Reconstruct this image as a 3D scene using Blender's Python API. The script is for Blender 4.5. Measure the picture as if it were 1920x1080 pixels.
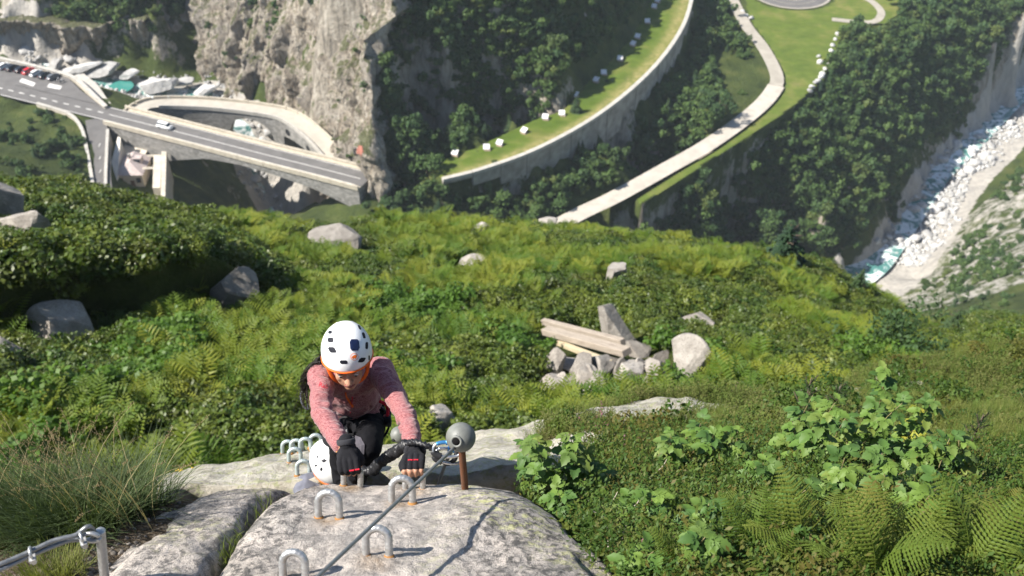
import bpy, bmesh, math, random
import numpy as np
from mathutils import Vector, Matrix, Euler

random.seed(7); RNG = np.random.default_rng(7)
scene = bpy.context.scene
COL = scene.collection
for o in list(bpy.data.objects): bpy.data.objects.remove(o)

# ------------------------------------------------------------------ camera, sky, sun, exposure
PITCH = math.radians(40.0); FPX = 1867.0
cam_d = bpy.data.cameras.new('camera'); cam = bpy.data.objects.new('camera', cam_d); COL.objects.link(cam)
cam_d.sensor_width = 36.0; cam_d.lens = 36.0*FPX/1920.0
cam.location = (0, 0, 0); cam.rotation_euler = (math.radians(90)-PITCH, 0, 0)
cam_d.clip_start = 0.05; cam_d.clip_end = 3000
cam_d.dof.use_dof = True; cam_d.dof.focus_distance = 3.85; cam_d.dof.aperture_fstop = 4.0
scene.camera = cam
world = bpy.data.worlds.new('World'); scene.world = world; world.use_nodes = True
SUN_EL = math.radians(47); SUN_TO = Vector((-math.cos(SUN_EL), -0.14, math.sin(SUN_EL))).normalized()
wn = world.node_tree; sky = wn.nodes.new('ShaderNodeTexSky'); sky.sky_type = 'NISHITA'; sky.sun_disc = False
sky.sun_elevation = SUN_EL; sky.sun_rotation = math.radians(-101.6); sky.altitude = 1500
wn.links.new(sky.outputs[0], wn.nodes['Background'].inputs[0]); wn.nodes['Background'].inputs[1].default_value = 0.082
sun_d = bpy.data.lights.new('sun', 'SUN'); sun_d.energy = 5.0; sun_d.angle = math.radians(0.5); sun_d.color = (1.0, 0.95, 0.87)
sun = bpy.data.objects.new('sun', sun_d); COL.objects.link(sun); sun.rotation_euler = SUN_TO.to_track_quat('Z', 'Y').to_euler()
scene.view_settings.view_transform = 'Standard'; scene.view_settings.look = 'None'
scene.view_settings.exposure = 1.05; scene.view_settings.gamma = 1.0
scene.render.engine = 'CYCLES'; scene.cycles.use_denoising = True
scene.cycles.max_bounces = 5; scene.cycles.diffuse_bounces = 3; scene.cycles.glossy_bounces = 2
scene.cycles.transmission_bounces = 3; scene.cycles.transparent_max_bounces = 4; scene.cycles.volume_bounces = 0
scene.cycles.use_adaptive_sampling = True; scene.cycles.adaptive_threshold = 0.02; scene.cycles.caustics_reflective = False

# ------------------------------------------------------------------ helpers: survey points, noise, meshes, materials
CP, SP = math.cos(PITCH), math.sin(PITCH)
def ray(px, py):
    u = (px-960)/FPX; v = (540-py)/FPX
    return np.array([u, CP+v*SP, -SP+v*CP])
def W(px, py, d): return ray(px, py)*d                 # a sighted point at distance d
def PZ(px, py, z): r = ray(px, py); return r*(z/r[2])  # a sighted point at height z
def pix(p):
    p = np.asarray(p, float); d = p[..., 1]*CP-p[..., 2]*SP
    return 960+FPX*p[..., 0]/d, 540-FPX*(p[..., 1]*SP+p[..., 2]*CP)/d

def _h(ix, iy, iz, seed):
    n = (ix.astype(np.int64)*374761393 + iy.astype(np.int64)*668265263 + iz.astype(np.int64)*2147483647 + seed*974634541) & 0xffffffff
    n = ((n ^ (n >> 13))*1274126177) & 0xffffffff
    n = ((n ^ (n >> 15))*2246822519) & 0xffffffff
    return ((n ^ (n >> 16)) & 0xffff)/32767.5-1.0
def noise(x, y, z=0.0, seed=0):
    x, y, z = np.broadcast_arrays(np.asarray(x, float), np.asarray(y, float), np.asarray(z, float))
    ix, iy, iz = np.floor(x).astype(int), np.floor(y).astype(int), np.floor(z).astype(int)
    fx, fy, fz = x-ix, y-iy, z-iz
    sx, sy, sz = [t*t*t*(t*(t*6-15)+10) for t in (fx, fy, fz)]
    r = 0
    for a in (0, 1):
        for b in (0, 1):
            for c in (0, 1):
                w = (sx if a else 1-sx)*(sy if b else 1-sy)*(sz if c else 1-sz)
                r = r + w*_h(ix+a, iy+b, iz+c, seed)
    return r
def fbm(x, y, z=0.0, octaves=4, seed=0, gain=0.5):
    r = 0; a = 1.0; f = 1.0
    for k in range(octaves):
        r = r + a*noise(np.asarray(x)*f, np.asarray(y)*f, np.asarray(z)*f, seed+k*17); a *= gain; f *= 2.03
    return r
def sstep(a, b, x):
    t = np.clip((np.asarray(x, float)-a)/(b-a), 0, 1); return t*t*(3-2*t)
class RBF:
    def __init__(s, pts, smooth=0.0):
        p = np.asarray(pts, float); s.c = p[:, :2]; n = len(p)
        A = np.zeros((n+3, n+3)); d = np.linalg.norm(s.c[:, None]-s.c[None], axis=2)
        A[:n, :n] = d - smooth*np.eye(n); A[:n, n] = 1; A[:n, n+1:] = s.c; A[n, :n] = 1; A[n+1:, :n] = s.c.T
        s.w = np.linalg.solve(A, np.concatenate([p[:, 2], [0, 0, 0]])); s.n = n
    def __call__(s, x, y):
        x, y = np.broadcast_arrays(np.asarray(x, float), np.asarray(y, float)); q = np.stack([x.ravel(), y.ravel()], 1); out = np.zeros(len(q))
        for k in range(0, len(q), 60000):
            b = q[k:k+60000]; d = np.linalg.norm(b[:, None]-s.c[None], axis=2)
            out[k:k+60000] = d@s.w[:s.n] + s.w[s.n] + b@s.w[s.n+1:]
        return out.reshape(x.shape)
def curve(keys):
    k = np.asarray(keys, float)
    def f(x): return np.interp(x, k[:, 0], k[:, 1])
    return f
def smooth_poly(pts, n=40):
    """Catmull-Rom through the points, resampled evenly."""
    p = np.asarray(pts, float); P = np.vstack([2*p[0]-p[1], p, 2*p[-1]-p[-2]]); out = []
    for i in range(len(p)-1):
        a, b, c, d = P[i], P[i+1], P[i+2], P[i+3]
        for t in np.linspace(0, 1, 24, endpoint=False):
            out.append(0.5*(2*b+(c-a)*t+(2*a-5*b+4*c-d)*t*t+(3*b-a-3*c+d)*t**3))
    out.append(p[-1]); out = np.array(out); L = np.r_[0, np.cumsum(np.linalg.norm(np.diff(out, axis=0), axis=1))]
    s = np.linspace(0, L[-1], n); return np.stack([np.interp(s, L, out[:, k]) for k in range(p.shape[1])], 1)
def in_poly(x, y, poly):
    x = np.asarray(x); c = np.zeros(x.shape, bool); p = np.asarray(poly)[:, :2]; q = np.roll(p, -1, 0)
    for (x0, y0), (x1, y1) in zip(p, q):
        if y0 == y1: continue
        c ^= ((y0 > y) != (y1 > y)) & (x < (x1-x0)*(y-y0)/(y1-y0)+x0)
    return c
def dist_poly(x, y, line):
    """distance to an open polyline in plan"""
    x = np.asarray(x, float); best = np.full(x.shape, 1e9); p = np.asarray(line)[:, :2]
    for a, b in zip(p[:-1], p[1:]):
        ab = b-a; t = np.clip(((x-a[0])*ab[0]+(y-a[1])*ab[1])/max(ab@ab, 1e-9), 0, 1)
        best = np.minimum(best, np.hypot(x-a[0]-t*ab[0], y-a[1]-t*ab[1]))
    return best

def mesh_obj(name, verts, faces, mat=None, parent=None, smooth=True, loc=None):
    me = bpy.data.meshes.new(name); v = np.asarray(verts, np.float32).reshape(-1, 3)
    me.from_pydata(v.tolist(), [], faces if isinstance(faces, list) else faces.tolist()); me.update()
    if smooth: me.polygons.foreach_set('use_smooth', np.ones(len(me.polygons), bool))
    o = bpy.data.objects.new(name, me); COL.objects.link(o)
    if mat is not None: me.materials.append(mat)
    if parent is not None: o.parent = parent
    if loc is not None: o.location = loc
    return o
def grid_faces(nu, nv, wrap=False):
    """faces of an (nv rows x nu columns) grid"""
    i = np.arange(nv-1)[:, None]*nu; j = np.arange(nu if wrap else nu-1)[None, :]; k = (j+1) % nu
    return np.stack([i+j, i+k, i+nu+k, i+nu+j], -1).reshape(-1, 4)
def grid_obj(name, xs, ys, zf, mat, parent=None):
    X, Y = np.meshgrid(xs, ys); Z = zf(X, Y)
    return mesh_obj(name, np.stack([X, Y, Z], -1), grid_faces(len(xs), len(ys)), mat, parent), X, Y, Z
def attr(o, name, values):
    a = o.data.attributes.new(name, 'FLOAT', 'POINT'); a.data.foreach_set('value', np.asarray(values, np.float32).ravel())
class MB:
    def __init__(s): s.v = []; s.f = []; s.n = 0
    def add(s, v, f):
        v = np.asarray(v, float).reshape(-1, 3); s.v.append(v); s.f += [tuple(int(i)+s.n for i in q) for q in f]; s.n += len(v); return s
    def box(s, c, size, R=None, taper=1.0):
        x, y, z = np.asarray(size, float)/2
        v = np.array([[-x, -y, -z], [x, -y, -z], [x, y, -z], [-x, y, -z], [-x*taper, -y*taper, z], [x*taper, -y*taper, z], [x*taper, y*taper, z], [-x*taper, y*taper, z]])
        if R is not None: v = v@np.asarray(R).T
        return s.add(v+np.asarray(c, float), [(3, 2, 1, 0), (4, 5, 6, 7), (0, 1, 5, 4), (1, 2, 6, 5), (2, 3, 7, 6), (3, 0, 4, 7)])
    def tube(s, path, rad, seg=10, caps=True, rib=None, flat=None):
        p = np.asarray(path, float); n = len(p); rad = np.broadcast_to(np.asarray(rad, float), (n,))
        T = np.gradient(p, axis=0); T /= np.linalg.norm(T, axis=1)[:, None]+1e-12
        up = np.array([0, 0, 1.0]) if abs(T[0][2]) < 0.9 else np.array([1.0, 0, 0])
        N = np.zeros_like(p); N[0] = np.cross(T[0], up); N[0] /= np.linalg.norm(N[0])
        for i in range(1, n):
            N[i] = N[i-1]-T[i]*(N[i-1]@T[i]); N[i] /= np.linalg.norm(N[i])
        B = np.cross(T, N); a = np.linspace(0, 2*math.pi, seg, endpoint=False)
        L = np.r_[0, np.cumsum(np.linalg.norm(np.diff(p, axis=0), axis=1))]
        R = rad[:, None]*np.ones(seg)
        if rib is not None: R = R*(1+rib(L[:, None], a[None, :]))
        fx, fy = flat if flat else (1, 1)
        v = p[:, None]+R[..., None]*(fx*np.cos(a)[None, :, None]*N[:, None]+fy*np.sin(a)[None, :, None]*B[:, None])
        f = grid_faces(seg, n, True).tolist()
        v = v.reshape(-1, 3)
        if caps:
            v = np.vstack([v, p[0], p[-1]]); m = n*seg
            f += [((j+1) % seg, j, m) for j in range(seg)]+[((n-1)*seg+j, (n-1)*seg+(j+1) % seg, m+1) for j in range(seg)]
        return s.add(v, f)
    def ball(s, c, r, nu=14, nv=9, R=None):
        th = np.linspace(0, math.pi, nv); ph = np.linspace(0, 2*math.pi, nu, endpoint=False)
        v = np.stack([np.sin(th)[:, None]*np.cos(ph), np.sin(th)[:, None]*np.sin(ph), np.cos(th)[:, None]*np.ones(nu)], -1).reshape(-1, 3)*np.asarray(r, float)
        if R is not None: v = v@np.asarray(R).T
        return s.add(v+np.asarray(c, float), [q[::-1] for q in grid_faces(nu, nv, True).tolist()])
    def loft(s, rows, wrap=False):
        r = np.asarray(rows, float); return s.add(r, grid_faces(r.shape[1], r.shape[0], wrap).tolist())
    def build(s, name, mat=None, parent=None, smooth=True, loc=None):
        v = np.vstack(s.v)
        if loc is not None: v = v-np.asarray(loc, float)
        return mesh_obj(name, v, s.f, mat, parent, smooth, loc)
def tag(o, label=None, cat=None, group=None, kind=None):
    for k, v in (('label', label), ('category', cat), ('group', group), ('kind', kind)):
        if v: o[k] = v
    return o
def empty(name, loc=(0, 0, 0), rz=0.0):
    o = bpy.data.objects.new(name, None); COL.objects.link(o); o.location = loc; o.rotation_euler = (0, 0, rz); o.empty_display_size = 0.1; return o
def part(mb, name, mat, parent, smooth=True):
    """a mesh whose vertices are in world axes, hung on an empty that is only translated / turned"""
    o = mb.build(name, mat, None, smooth); o.parent = parent; o.matrix_parent_inverse = winv(parent); return o
def winv(o):
    return (Matrix.Translation(o.location) @ o.rotation_euler.to_matrix().to_4x4()).inverted() if o.type == 'EMPTY' else Matrix.Identity(4)
def copy_tree(o, parent=None):
    c = o.copy(); COL.objects.link(c); c.parent = parent
    for ch in o.children: copy_tree(ch, c)
    return c
def rotz(a): c, s = math.cos(a), math.sin(a); return np.array([[c, -s, 0], [s, c, 0], [0, 0, 1]])
def frame_z(z, xhint=(1, 0, 0)):
    z = np.asarray(z, float); z = z/np.linalg.norm(z); x = np.asarray(xhint, float); x = x-z*(x@z); x /= np.linalg.norm(x)
    return np.stack([x, np.cross(z, x), z], 1)

class NT:
    """small material builder"""
    def __init__(s, name, rough=0.8, spec=0.3):
        s.m = bpy.data.materials.new(name); s.m.use_nodes = True; s.t = s.m.node_tree
        s.b = s.t.nodes['Principled BSDF']; s.set('Roughness', rough); s.set('Specular IOR Level', spec)
    def set(s, k, v):
        if isinstance(v, bpy.types.NodeSocket): s.t.links.new(v, s.b.inputs[k])
        else: s.b.inputs[k].default_value = (*v, 1) if isinstance(v, (tuple, list)) and len(v) == 3 and s.b.inputs[k].type == 'RGBA' else v
        return s
    def n(s, typ, **kw):
        d = s.t.nodes.new(typ)
        for k, v in kw.items():
            if k.startswith('_'): setattr(d, k[1:], v); continue
            i = d.inputs[int(k[1:])] if k[0] == 'i' and k[1:].isdigit() else d.inputs[k.replace('__', ' ')]
            if isinstance(v, bpy.types.NodeSocket): s.t.links.new(v, i)
            elif isinstance(v, (tuple, list)) and len(v) == 3 and i.type == 'RGBA': i.default_value = (*v, 1)
            else: i.default_value = v
        return d
    def pos(s): return s.n('ShaderNodeNewGeometry').outputs['Position']
    def obj(s): return s.n('ShaderNodeTexCoord').outputs['Object']
    def mapped(s, vec, scale=(1, 1, 1), rot=(0, 0, 0)): return s.n('ShaderNodeMapping', Vector=vec, Scale=scale, Rotation=rot).outputs[0]
    def noise(s, scale, vec=None, detail=4, rough=0.55, dist=0.0):
        d = s.n('ShaderNodeTexNoise', Scale=scale, Detail=detail, Roughness=rough, Distortion=dist)
        s.t.links.new(vec if vec is not None else s.pos(), d.inputs['Vector']); return d.outputs['Fac']
    def voro(s, scale, vec=None, feature='F1', out='Distance', rnd=1.0):
        d = s.n('ShaderNodeTexVoronoi', _feature=feature, Scale=scale, Randomness=rnd)
        s.t.links.new(vec if vec is not None else s.pos(), d.inputs['Vector']); return d.outputs[out]
    def ramp(s, fac, *stops, interp='LINEAR'):
        d = s.n('ShaderNodeValToRGB', Fac=fac); r = d.color_ramp; r.interpolation = interp
        while len(r.elements) < len(stops): r.elements.new(0.5)
        for e, (p, c) in zip(r.elements, stops):
            e.position = p; e.color = (c, c, c, 1) if isinstance(c, (int, float)) else (*c, 1)
        return d.outputs[0]
    def mix(s, fac, a, b, mode='MIX'):
        d = s.n('ShaderNodeMixRGB', _blend_type=mode, Fac=fac, Color1=a, Color2=b); return d.outputs[0]
    def math(s, op, a, b=0.0, c=0.0, clamp=False): return s.n('ShaderNodeMath', _operation=op, _use_clamp=clamp, i0=a, i1=b, i2=c).outputs[0]
    def att(s, name): return s.n('ShaderNodeAttribute', _attribute_name=name).outputs['Fac']
    def rand(s): return s.n('ShaderNodeObjectInfo').outputs['Random']
    def bump(s, h, strength=0.5, dist=0.02):
        s.set('Normal', s.n('ShaderNodeBump', Strength=strength, Distance=dist, Height=h).outputs[0]); return s
def plain(name, col, rough=0.7, spec=0.3, metal=0.0, vary=0.12, vscale=8.0, bump=0.0, bscale=60.0):
    m = NT(name, rough, spec); f = m.noise(vscale)
    lo = tuple(max(0, c*(1-vary)) for c in col); hi = tuple(min(1, c*(1+vary)) for c in col)
    m.set('Base Color', m.ramp(f, (0.3, lo), (0.7, hi))); m.set('Metallic', metal)
    if bump: m.bump(m.noise(bscale), bump, 0.01)
    return m.m
def leafmat(name, cols, rough=0.5, trans=0.35, spec=0.35, patch=0.0, pscale=0.4):
    """foliage: colour varies from plant to plant and over the leaf, some light passes through"""
    m = NT(name, rough, spec); r = m.rand(); k = len(cols)
    c = m.ramp(r, *[(i/(max(k-1, 1)), q) for i, q in enumerate(cols)])
    f = m.noise(3.0, m.obj()); c = m.mix(0.5, c, m.ramp(f, (0.25, 0.55), (0.75, 1.0)), 'MULTIPLY')
    c = m.mix(1.0, c, (1.15, 1.15, 1.15), 'MULTIPLY')
    m.set('Base Color', c)
    tr = m.n('ShaderNodeBsdfTranslucent', Color=m.mix(1.0, c, (1.2, 1.25, 0.6), 'MULTIPLY'))
    ms = m.n('ShaderNodeMixShader', Fac=trans); out = m.t.nodes['Material Output']
    m.t.links.new(m.b.outputs[0], ms.inputs[1]); m.t.links.new(tr.outputs[0], ms.inputs[2]); m.t.links.new(ms.outputs[0], out.inputs[0])
    return m.m

def scatter(name, protos, pts, rot, scl, idx, label, cat, parent=None, kind='stuff'):
    """one object: plant prototypes set out at surveyed points"""
    me = bpy.data.meshes.new(name); me.from_pydata(np.asarray(pts, float).tolist(), [], [])
    a = me.attributes.new('rot', 'FLOAT_VECTOR', 'POINT'); a.data.foreach_set('vector', np.asarray(rot, np.float32).ravel())
    a = me.attributes.new('scl', 'FLOAT', 'POINT'); a.data.foreach_set('value', np.asarray(scl, np.float32).ravel())
    a = me.attributes.new('idx', 'INT', 'POINT'); a.data.foreach_set('value', np.asarray(idx, np.int32).ravel())
    o = bpy.data.objects.new(name, me); COL.objects.link(o)
    pc = bpy.data.collections.new(name+'_kinds')
    for p in protos: pc.objects.link(p)
    g = bpy.data.node_groups.new(name, 'GeometryNodeTree')
    g.interface.new_socket('Geometry', in_out='INPUT', socket_type='NodeSocketGeometry'); g.interface.new_socket('Geometry', in_out='OUTPUT', socket_type='NodeSocketGeometry')
    N = g.nodes.new; L = g.links.new; gi, go = N('NodeGroupInput'), N('NodeGroupOutput')
    ci = N('GeometryNodeCollectionInfo'); ci.inputs['Collection'].default_value = pc; ci.inputs['Separate Children'].default_value = True; ci.inputs['Reset Children'].default_value = True
    iop = N('GeometryNodeInstanceOnPoints'); iop.inputs['Pick Instance'].default_value = True
    def na(n, t):
        d = N('GeometryNodeInputNamedAttribute'); d.data_type = t; d.inputs['Name'].default_value = n; return d.outputs['Attribute']
    er = N('FunctionNodeEulerToRotation')
    L(gi.outputs[0], iop.inputs['Points']); L(ci.outputs[0], iop.inputs['Instance']); L(na('idx', 'INT'), iop.inputs['Instance Index'])
    L(na('rot', 'FLOAT_VECTOR'), er.inputs[0]); L(er.outputs[0], iop.inputs['Rotation']); L(na('scl', 'FLOAT'), iop.inputs['Scale'])
    L(iop.outputs[0], go.inputs[0])
    md = o.modifiers.new('plants', 'NODES'); md.node_group = g
    tag(o, label, cat, kind=kind)
    if parent: o.parent = parent
    return o
def proto(mb, name, mat, smooth=False):
    o = mb.build(name, mat, None, smooth); COL.objects.unlink(o); return o
# ------------------------------------------------------------------ rock and ground materials
def rock_near():
    m = NT('lichened_granite', 0.85, 0.25)
    p = m.pos()
    big = m.noise(2.2, p, 5, 0.6); fine = m.noise(38, p, 5, 0.7); grain = m.noise(260, p, 2, 0.6); vein = m.noise(17, m.mapped(p, (1.5, .9, 1)), 6, 0.72, 0.4)
    c = m.ramp(big, (0.3, (0.35, 0.31, 0.265)), (0.5, (0.50, 0.44, 0.385)), (0.72, (0.58, 0.52, 0.46)))
    c = m.mix(m.ramp(m.noise(6.5, m.mapped(p, (1.5, .8, 1)), 7, 0.75, 0.3), (0.49, 0.0), (0.56, 0.72)), c, (0.19, 0.18, 0.165))
    c = m.mix(m.ramp(grain, (0.36, 0.75), (0.5, 0.0)), c, (0.13, 0.125, 0.12))                       # dark mineral grains
    c = m.mix(m.ramp(m.math('MULTIPLY', m.ramp(vein, (0.46, 0.0), (0.54, 1.0)), m.ramp(fine, (0.40, 0.0), (0.52, 1.0))), (0.0, 0.0), (1.0, 0.92)), c, (0.07, 0.066, 0.062))   # black lichen
    lich = m.math('MULTIPLY', m.ramp(m.noise(3.1, p, 3), (0.46, 0.0), (0.62, 1.0)), m.ramp(m.noise(30, p, 4, 0.7), (0.5, 0.0), (0.58, 0.85)))
    c = m.mix(m.math('MULTIPLY', lich, m.att('lichen')), c, (0.46, 0.46, 0.20))
    c = m.mix(m.math('MULTIPLY', m.att('worn'), 0.42), c, (0.55, 0.49, 0.44))
    c = m.mix(m.math('MULTIPLY', m.att('stain'), m.ramp(m.noise(12, p), (0.35, 0.2), (0.6, 1.0))), c, (0.30, 0.20, 0.11))
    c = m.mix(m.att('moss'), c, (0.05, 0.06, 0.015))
    m.set('Base Color', c)
    h = m.math('ADD', m.math('MULTIPLY', fine, 0.6), m.math('ADD', m.math('MULTIPLY', grain, 0.25), m.math('MULTIPLY', vein, 0.5)))
    m.bump(h, 0.75, 0.02); return m.m
def heath_ground():
    m = NT('heath_ground', 0.9, 0.15); p = m.pos()
    soil = m.ramp(m.noise(9, p, 5, 0.65), (0.3, (0.075, 0.055, 0.03)), (0.5, (0.12, 0.105, 0.04)), (0.7, (0.17, 0.15, 0.085)))
    rk = m.ramp(m.noise(7, p, 6, 0.7), (0.3, (0.20, 0.18, 0.14)), (0.5, (0.40, 0.37, 0.31)), (0.7, (0.50, 0.47, 0.41)))
    rk = m.mix(m.ramp(m.noise(22, p, 4, 0.7), (0.52, 0.0), (0.6, 0.6)), rk, (0.30, 0.32, 0.15))
    k = m.math('ADD', m.att('rock'), m.math('MULTIPLY', m.math('SUBTRACT', m.noise(6, p, 5, 0.7), 0.5), 0.9))
    m.set('Base Color', m.mix(m.ramp(k, (0.42, 0.0), (0.55, 1.0)), soil, rk))
    m.bump(m.noise(25, p, 6, 0.7), 0.8, 0.03); return m.m
def hillside_mat():
    m = NT('hillside_turf', 0.95, 0.1); p = m.pos()
    c = m.ramp(m.noise(0.9, p, 6, 0.7), (0.3, (0.025, 0.035, 0.010)), (0.55, (0.06, 0.075, 0.018)), (0.75, (0.11, 0.105, 0.035)))
    m.set('Base Color', c); m.bump(m.noise(4, p, 5, 0.7), 1.0, 0.2); return m.m
def valley_mat():
    """far slopes: turf on the gentle ground, cracked granite where it is steep"""
    m = NT('valley_ground', 0.92, 0.15); p = m.pos(); g = m.n('ShaderNodeNewGeometry'); nz = m.n('ShaderNodeSeparateXYZ', Vector=g.outputs['Normal']).outputs[2]
    turf = m.ramp(m.noise(0.12, p, 6, 0.65), (0.3, (0.03, 0.045, 0.014)), (0.55, (0.065, 0.085, 0.022)), (0.75, (0.12, 0.125, 0.04)))
    streak = m.noise(0.5, m.mapped(p, (1, 1, 0.22)), 6, 0.65, 0.4)
    rk = m.ramp(streak, (0.32, (0.10, 0.09, 0.075)), (0.5, (0.30, 0.265, 0.215)), (0.68, (0.44, 0.40, 0.335)))
    k = m.math('ADD', nz, m.math('MULTIPLY', m.math('SUBTRACT', m.noise(0.25, p, 5, 0.7), 0.5), 0.75))
    c = m.mix(m.ramp(k, (0.32, 1.0), (0.42, 0.0)), turf, rk)
    c = m.mix(m.ramp(m.math('ADD', m.att('bare'), m.math('MULTIPLY', m.math('SUBTRACT', m.noise(0.3, p, 5, 0.7), 0.5), 0.8)), (0.45, 0.0), (0.6, 1.0)), c, m.mix(0.5, rk, (0.5, 0.48, 0.45)))
    m.set('Base Color', c); m.bump(m.noise(0.8, p, 6, 0.7), 0.9, 1.2); return m.m
MAT_ROCK = rock_near(); MAT_HEATH = heath_ground(); MAT_HILL = hillside_mat(); MAT_VALLEY = valley_mat()

# ------------------------------------------------------------------ the rock dome underfoot
dome_prof = curve([(-1.2, -1.35), (0, -1.56), (0.8, -1.93), (1.22, -2.17), (1.63, -2.42), (2.0, -2.665), (2.25, -2.85), (2.40, -2.985), (2.47, -3.06), (2.54, -3.18), (2.60, -3.5), (2.66, -4.1), (2.72, -4.9), (2.80, -5.4), (3.3, -5.8), (4, -6.2)])
def prof(y):
    return sum(dome_prof(y+k*0.03)*w for k, w in zip(range(-3, 4), (1, 2, 3, 4, 3, 2, 1)))/16.0
edge_x = curve([(0.6, 0.80), (1.2, 0.52), (1.53, 0.37), (1.8, 0.28), (2.1, 0.17), (2.35, 0.05), (2.6, -0.02), (3.2, -0.1)])
groove_x = curve([(0.8, -0.80), (1.4, -0.845), (1.8, -0.88), (2.2, -0.86), (2.45, -0.80), (2.7, -0.74), (3.2, -0.6)])
left_x = curve([(0.8, -1.24), (1.4, -1.22), (2.0, -1.17), (2.5, -1.12), (2.7, -1.0), (3.2, -0.9)])
def dome_z(X, Y):
    z = prof(Y)
    e = edge_x(Y)+0.02*fbm(Y*3, X*2, seed=5)
    t = np.maximum(0, X-(e-0.26)); z = z-1.1*t**2-6.5*np.maximum(0, X-(e-0.02))**1.5
    g = X-(groove_x(Y)+0.008*noise(Y*9, 0.3, seed=8)); z = z-0.10*np.exp(-np.maximum(g, 0)/0.016)-0.03*np.exp(-np.maximum(g, 0)/0.08)
    z = z+0.020*fbm(X*2.3, Y*2.3, seed=1, octaves=3)+0.007*fbm(X*11, Y*11, seed=2, octaves=4, gain=0.6)
    # a broken flake at the right-hand edge
    z = z-0.05*sstep(0.0, 0.02, X-(e-0.09)-0.03*noise(Y*6, 1.7, seed=12))*sstep(1.85, 1.6, Y)
    return z
def slab_z(X, Y):
    z = prof(Y+0.02)-0.012
    g = (groove_x(Y)-0.014+0.01*noise(Y*9, 4.3, seed=9))-X; z = z-0.13*np.exp(-np.maximum(g, 0)/0.016)-0.02*np.exp(-np.maximum(g, 0)/0.07)
    l = (X-left_x(Y)-0.04*noise(Y*4, 2.2, seed=10)); z = z-0.55*np.maximum(0, 0.03-l)**1.2-0.02*np.exp(-np.maximum(l, 0)/0.03)
    return z+0.016*fbm(X*3, Y*3, seed=21, octaves=3)+0.007*fbm(X*12, Y*12, seed=22, octaves=4, gain=0.6)
def soil_z(X, Y):
    return prof(Y)-0.085-0.10*np.maximum(0, -1.3-X)+0.03*fbm(X*2.5, Y*2.5, seed=31, octaves=3)+0.012*fbm(X*14, Y*14, seed=32, octaves=3)
def warp_patch(name, x0, x1, ys, nx, zf, mat):
    """heightfield whose side borders follow curves in plan"""
    Y = np.repeat(np.asarray(ys)[:, None], nx, 1); u = np.linspace(0, 1, nx)[None]; X = x0(ys)[:, None]*(1-u)+x1(ys)[:, None]*u
    Z = zf(X, Y); return mesh_obj(name, np.stack([X, Y, Z], -1), grid_faces(nx, len(ys)), mat), X, Y, Z
ys = np.r_[np.linspace(-0.6, 1.1, 40), np.linspace(1.11, 2.95, 210)]
dome, X, Y, Z = warp_patch('bedrock_dome', lambda y: groove_x(y)+0*y, lambda y: edge_x(y)+0.32, ys, 170, dome_z, MAT_ROCK)
RUNGS = [  # base middle of every handhold on the dome, sighted on the rock
    (617, 971, 0), (708, 1042, 0), (552, 1086, 0), (754, 943, 0), (660, 912, 0), (776, 917, 0)]
def on_surface(px, py, zf, d0=1.5, d1=9):
    ds = np.linspace(d0, d1, 1500); p = ray(px, py)[None]*ds[:, None]; below = p[:, 2] < zf(p[:, 0], p[:, 1])
    i = int(np.argmax(below)); return p[i] if below.any() else p[-1]
def on_dome(px, py):
    p = on_surface(px, py, dome_z)
    while p[1] > 2.52: py += 1; p = on_surface(px, py, dome_z)
    return p
RUNG_P = [on_dome(a, b) for a, b, _ in RUNGS]
st = np.zeros_like(X)
for p in RUNG_P: st = np.maximum(st, np.exp(-(((X-p[0])/0.045)**2+((Y-p[1]+0.02)/0.06)**2))*0.75)
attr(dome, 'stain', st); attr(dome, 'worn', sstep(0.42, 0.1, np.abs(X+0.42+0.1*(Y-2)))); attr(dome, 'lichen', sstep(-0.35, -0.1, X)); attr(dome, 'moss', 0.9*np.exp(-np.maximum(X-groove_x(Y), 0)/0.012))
tag(dome, 'pale granite dome with iron handholds in the foreground', kind='structure')
slab, X, Y, Z = warp_patch('bedrock_slab', lambda y: left_x(y)-0.16, lambda y: groove_x(y)-0.004, ys, 80, slab_z, MAT_ROCK)
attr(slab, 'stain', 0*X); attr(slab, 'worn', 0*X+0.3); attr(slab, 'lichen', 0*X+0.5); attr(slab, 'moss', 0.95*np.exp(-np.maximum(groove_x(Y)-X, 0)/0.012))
tag(slab, kind='structure')
def soil_mat():
    m = NT('stony_soil', 0.95, 0.1); p = m.pos()
    c = m.ramp(m.noise(45, p, 5, 0.75), (0.3, (0.05, 0.038, 0.026)), (0.5, (0.12, 0.09, 0.06)), (0.68, (0.28, 0.24, 0.19)))
    m.set('Base Color', c); m.bump(m.noise(60, p, 5, 0.7), 1.0, 0.03); return m.m
MAT_SOIL = soil_mat()
soil, X, Y, Z = warp_patch('soil_bank', lambda y: 0*y-3.4, lambda y: left_x(y)+0.14, ys, 120, soil_z, MAT_SOIL); tag(soil, kind='structure')

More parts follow.
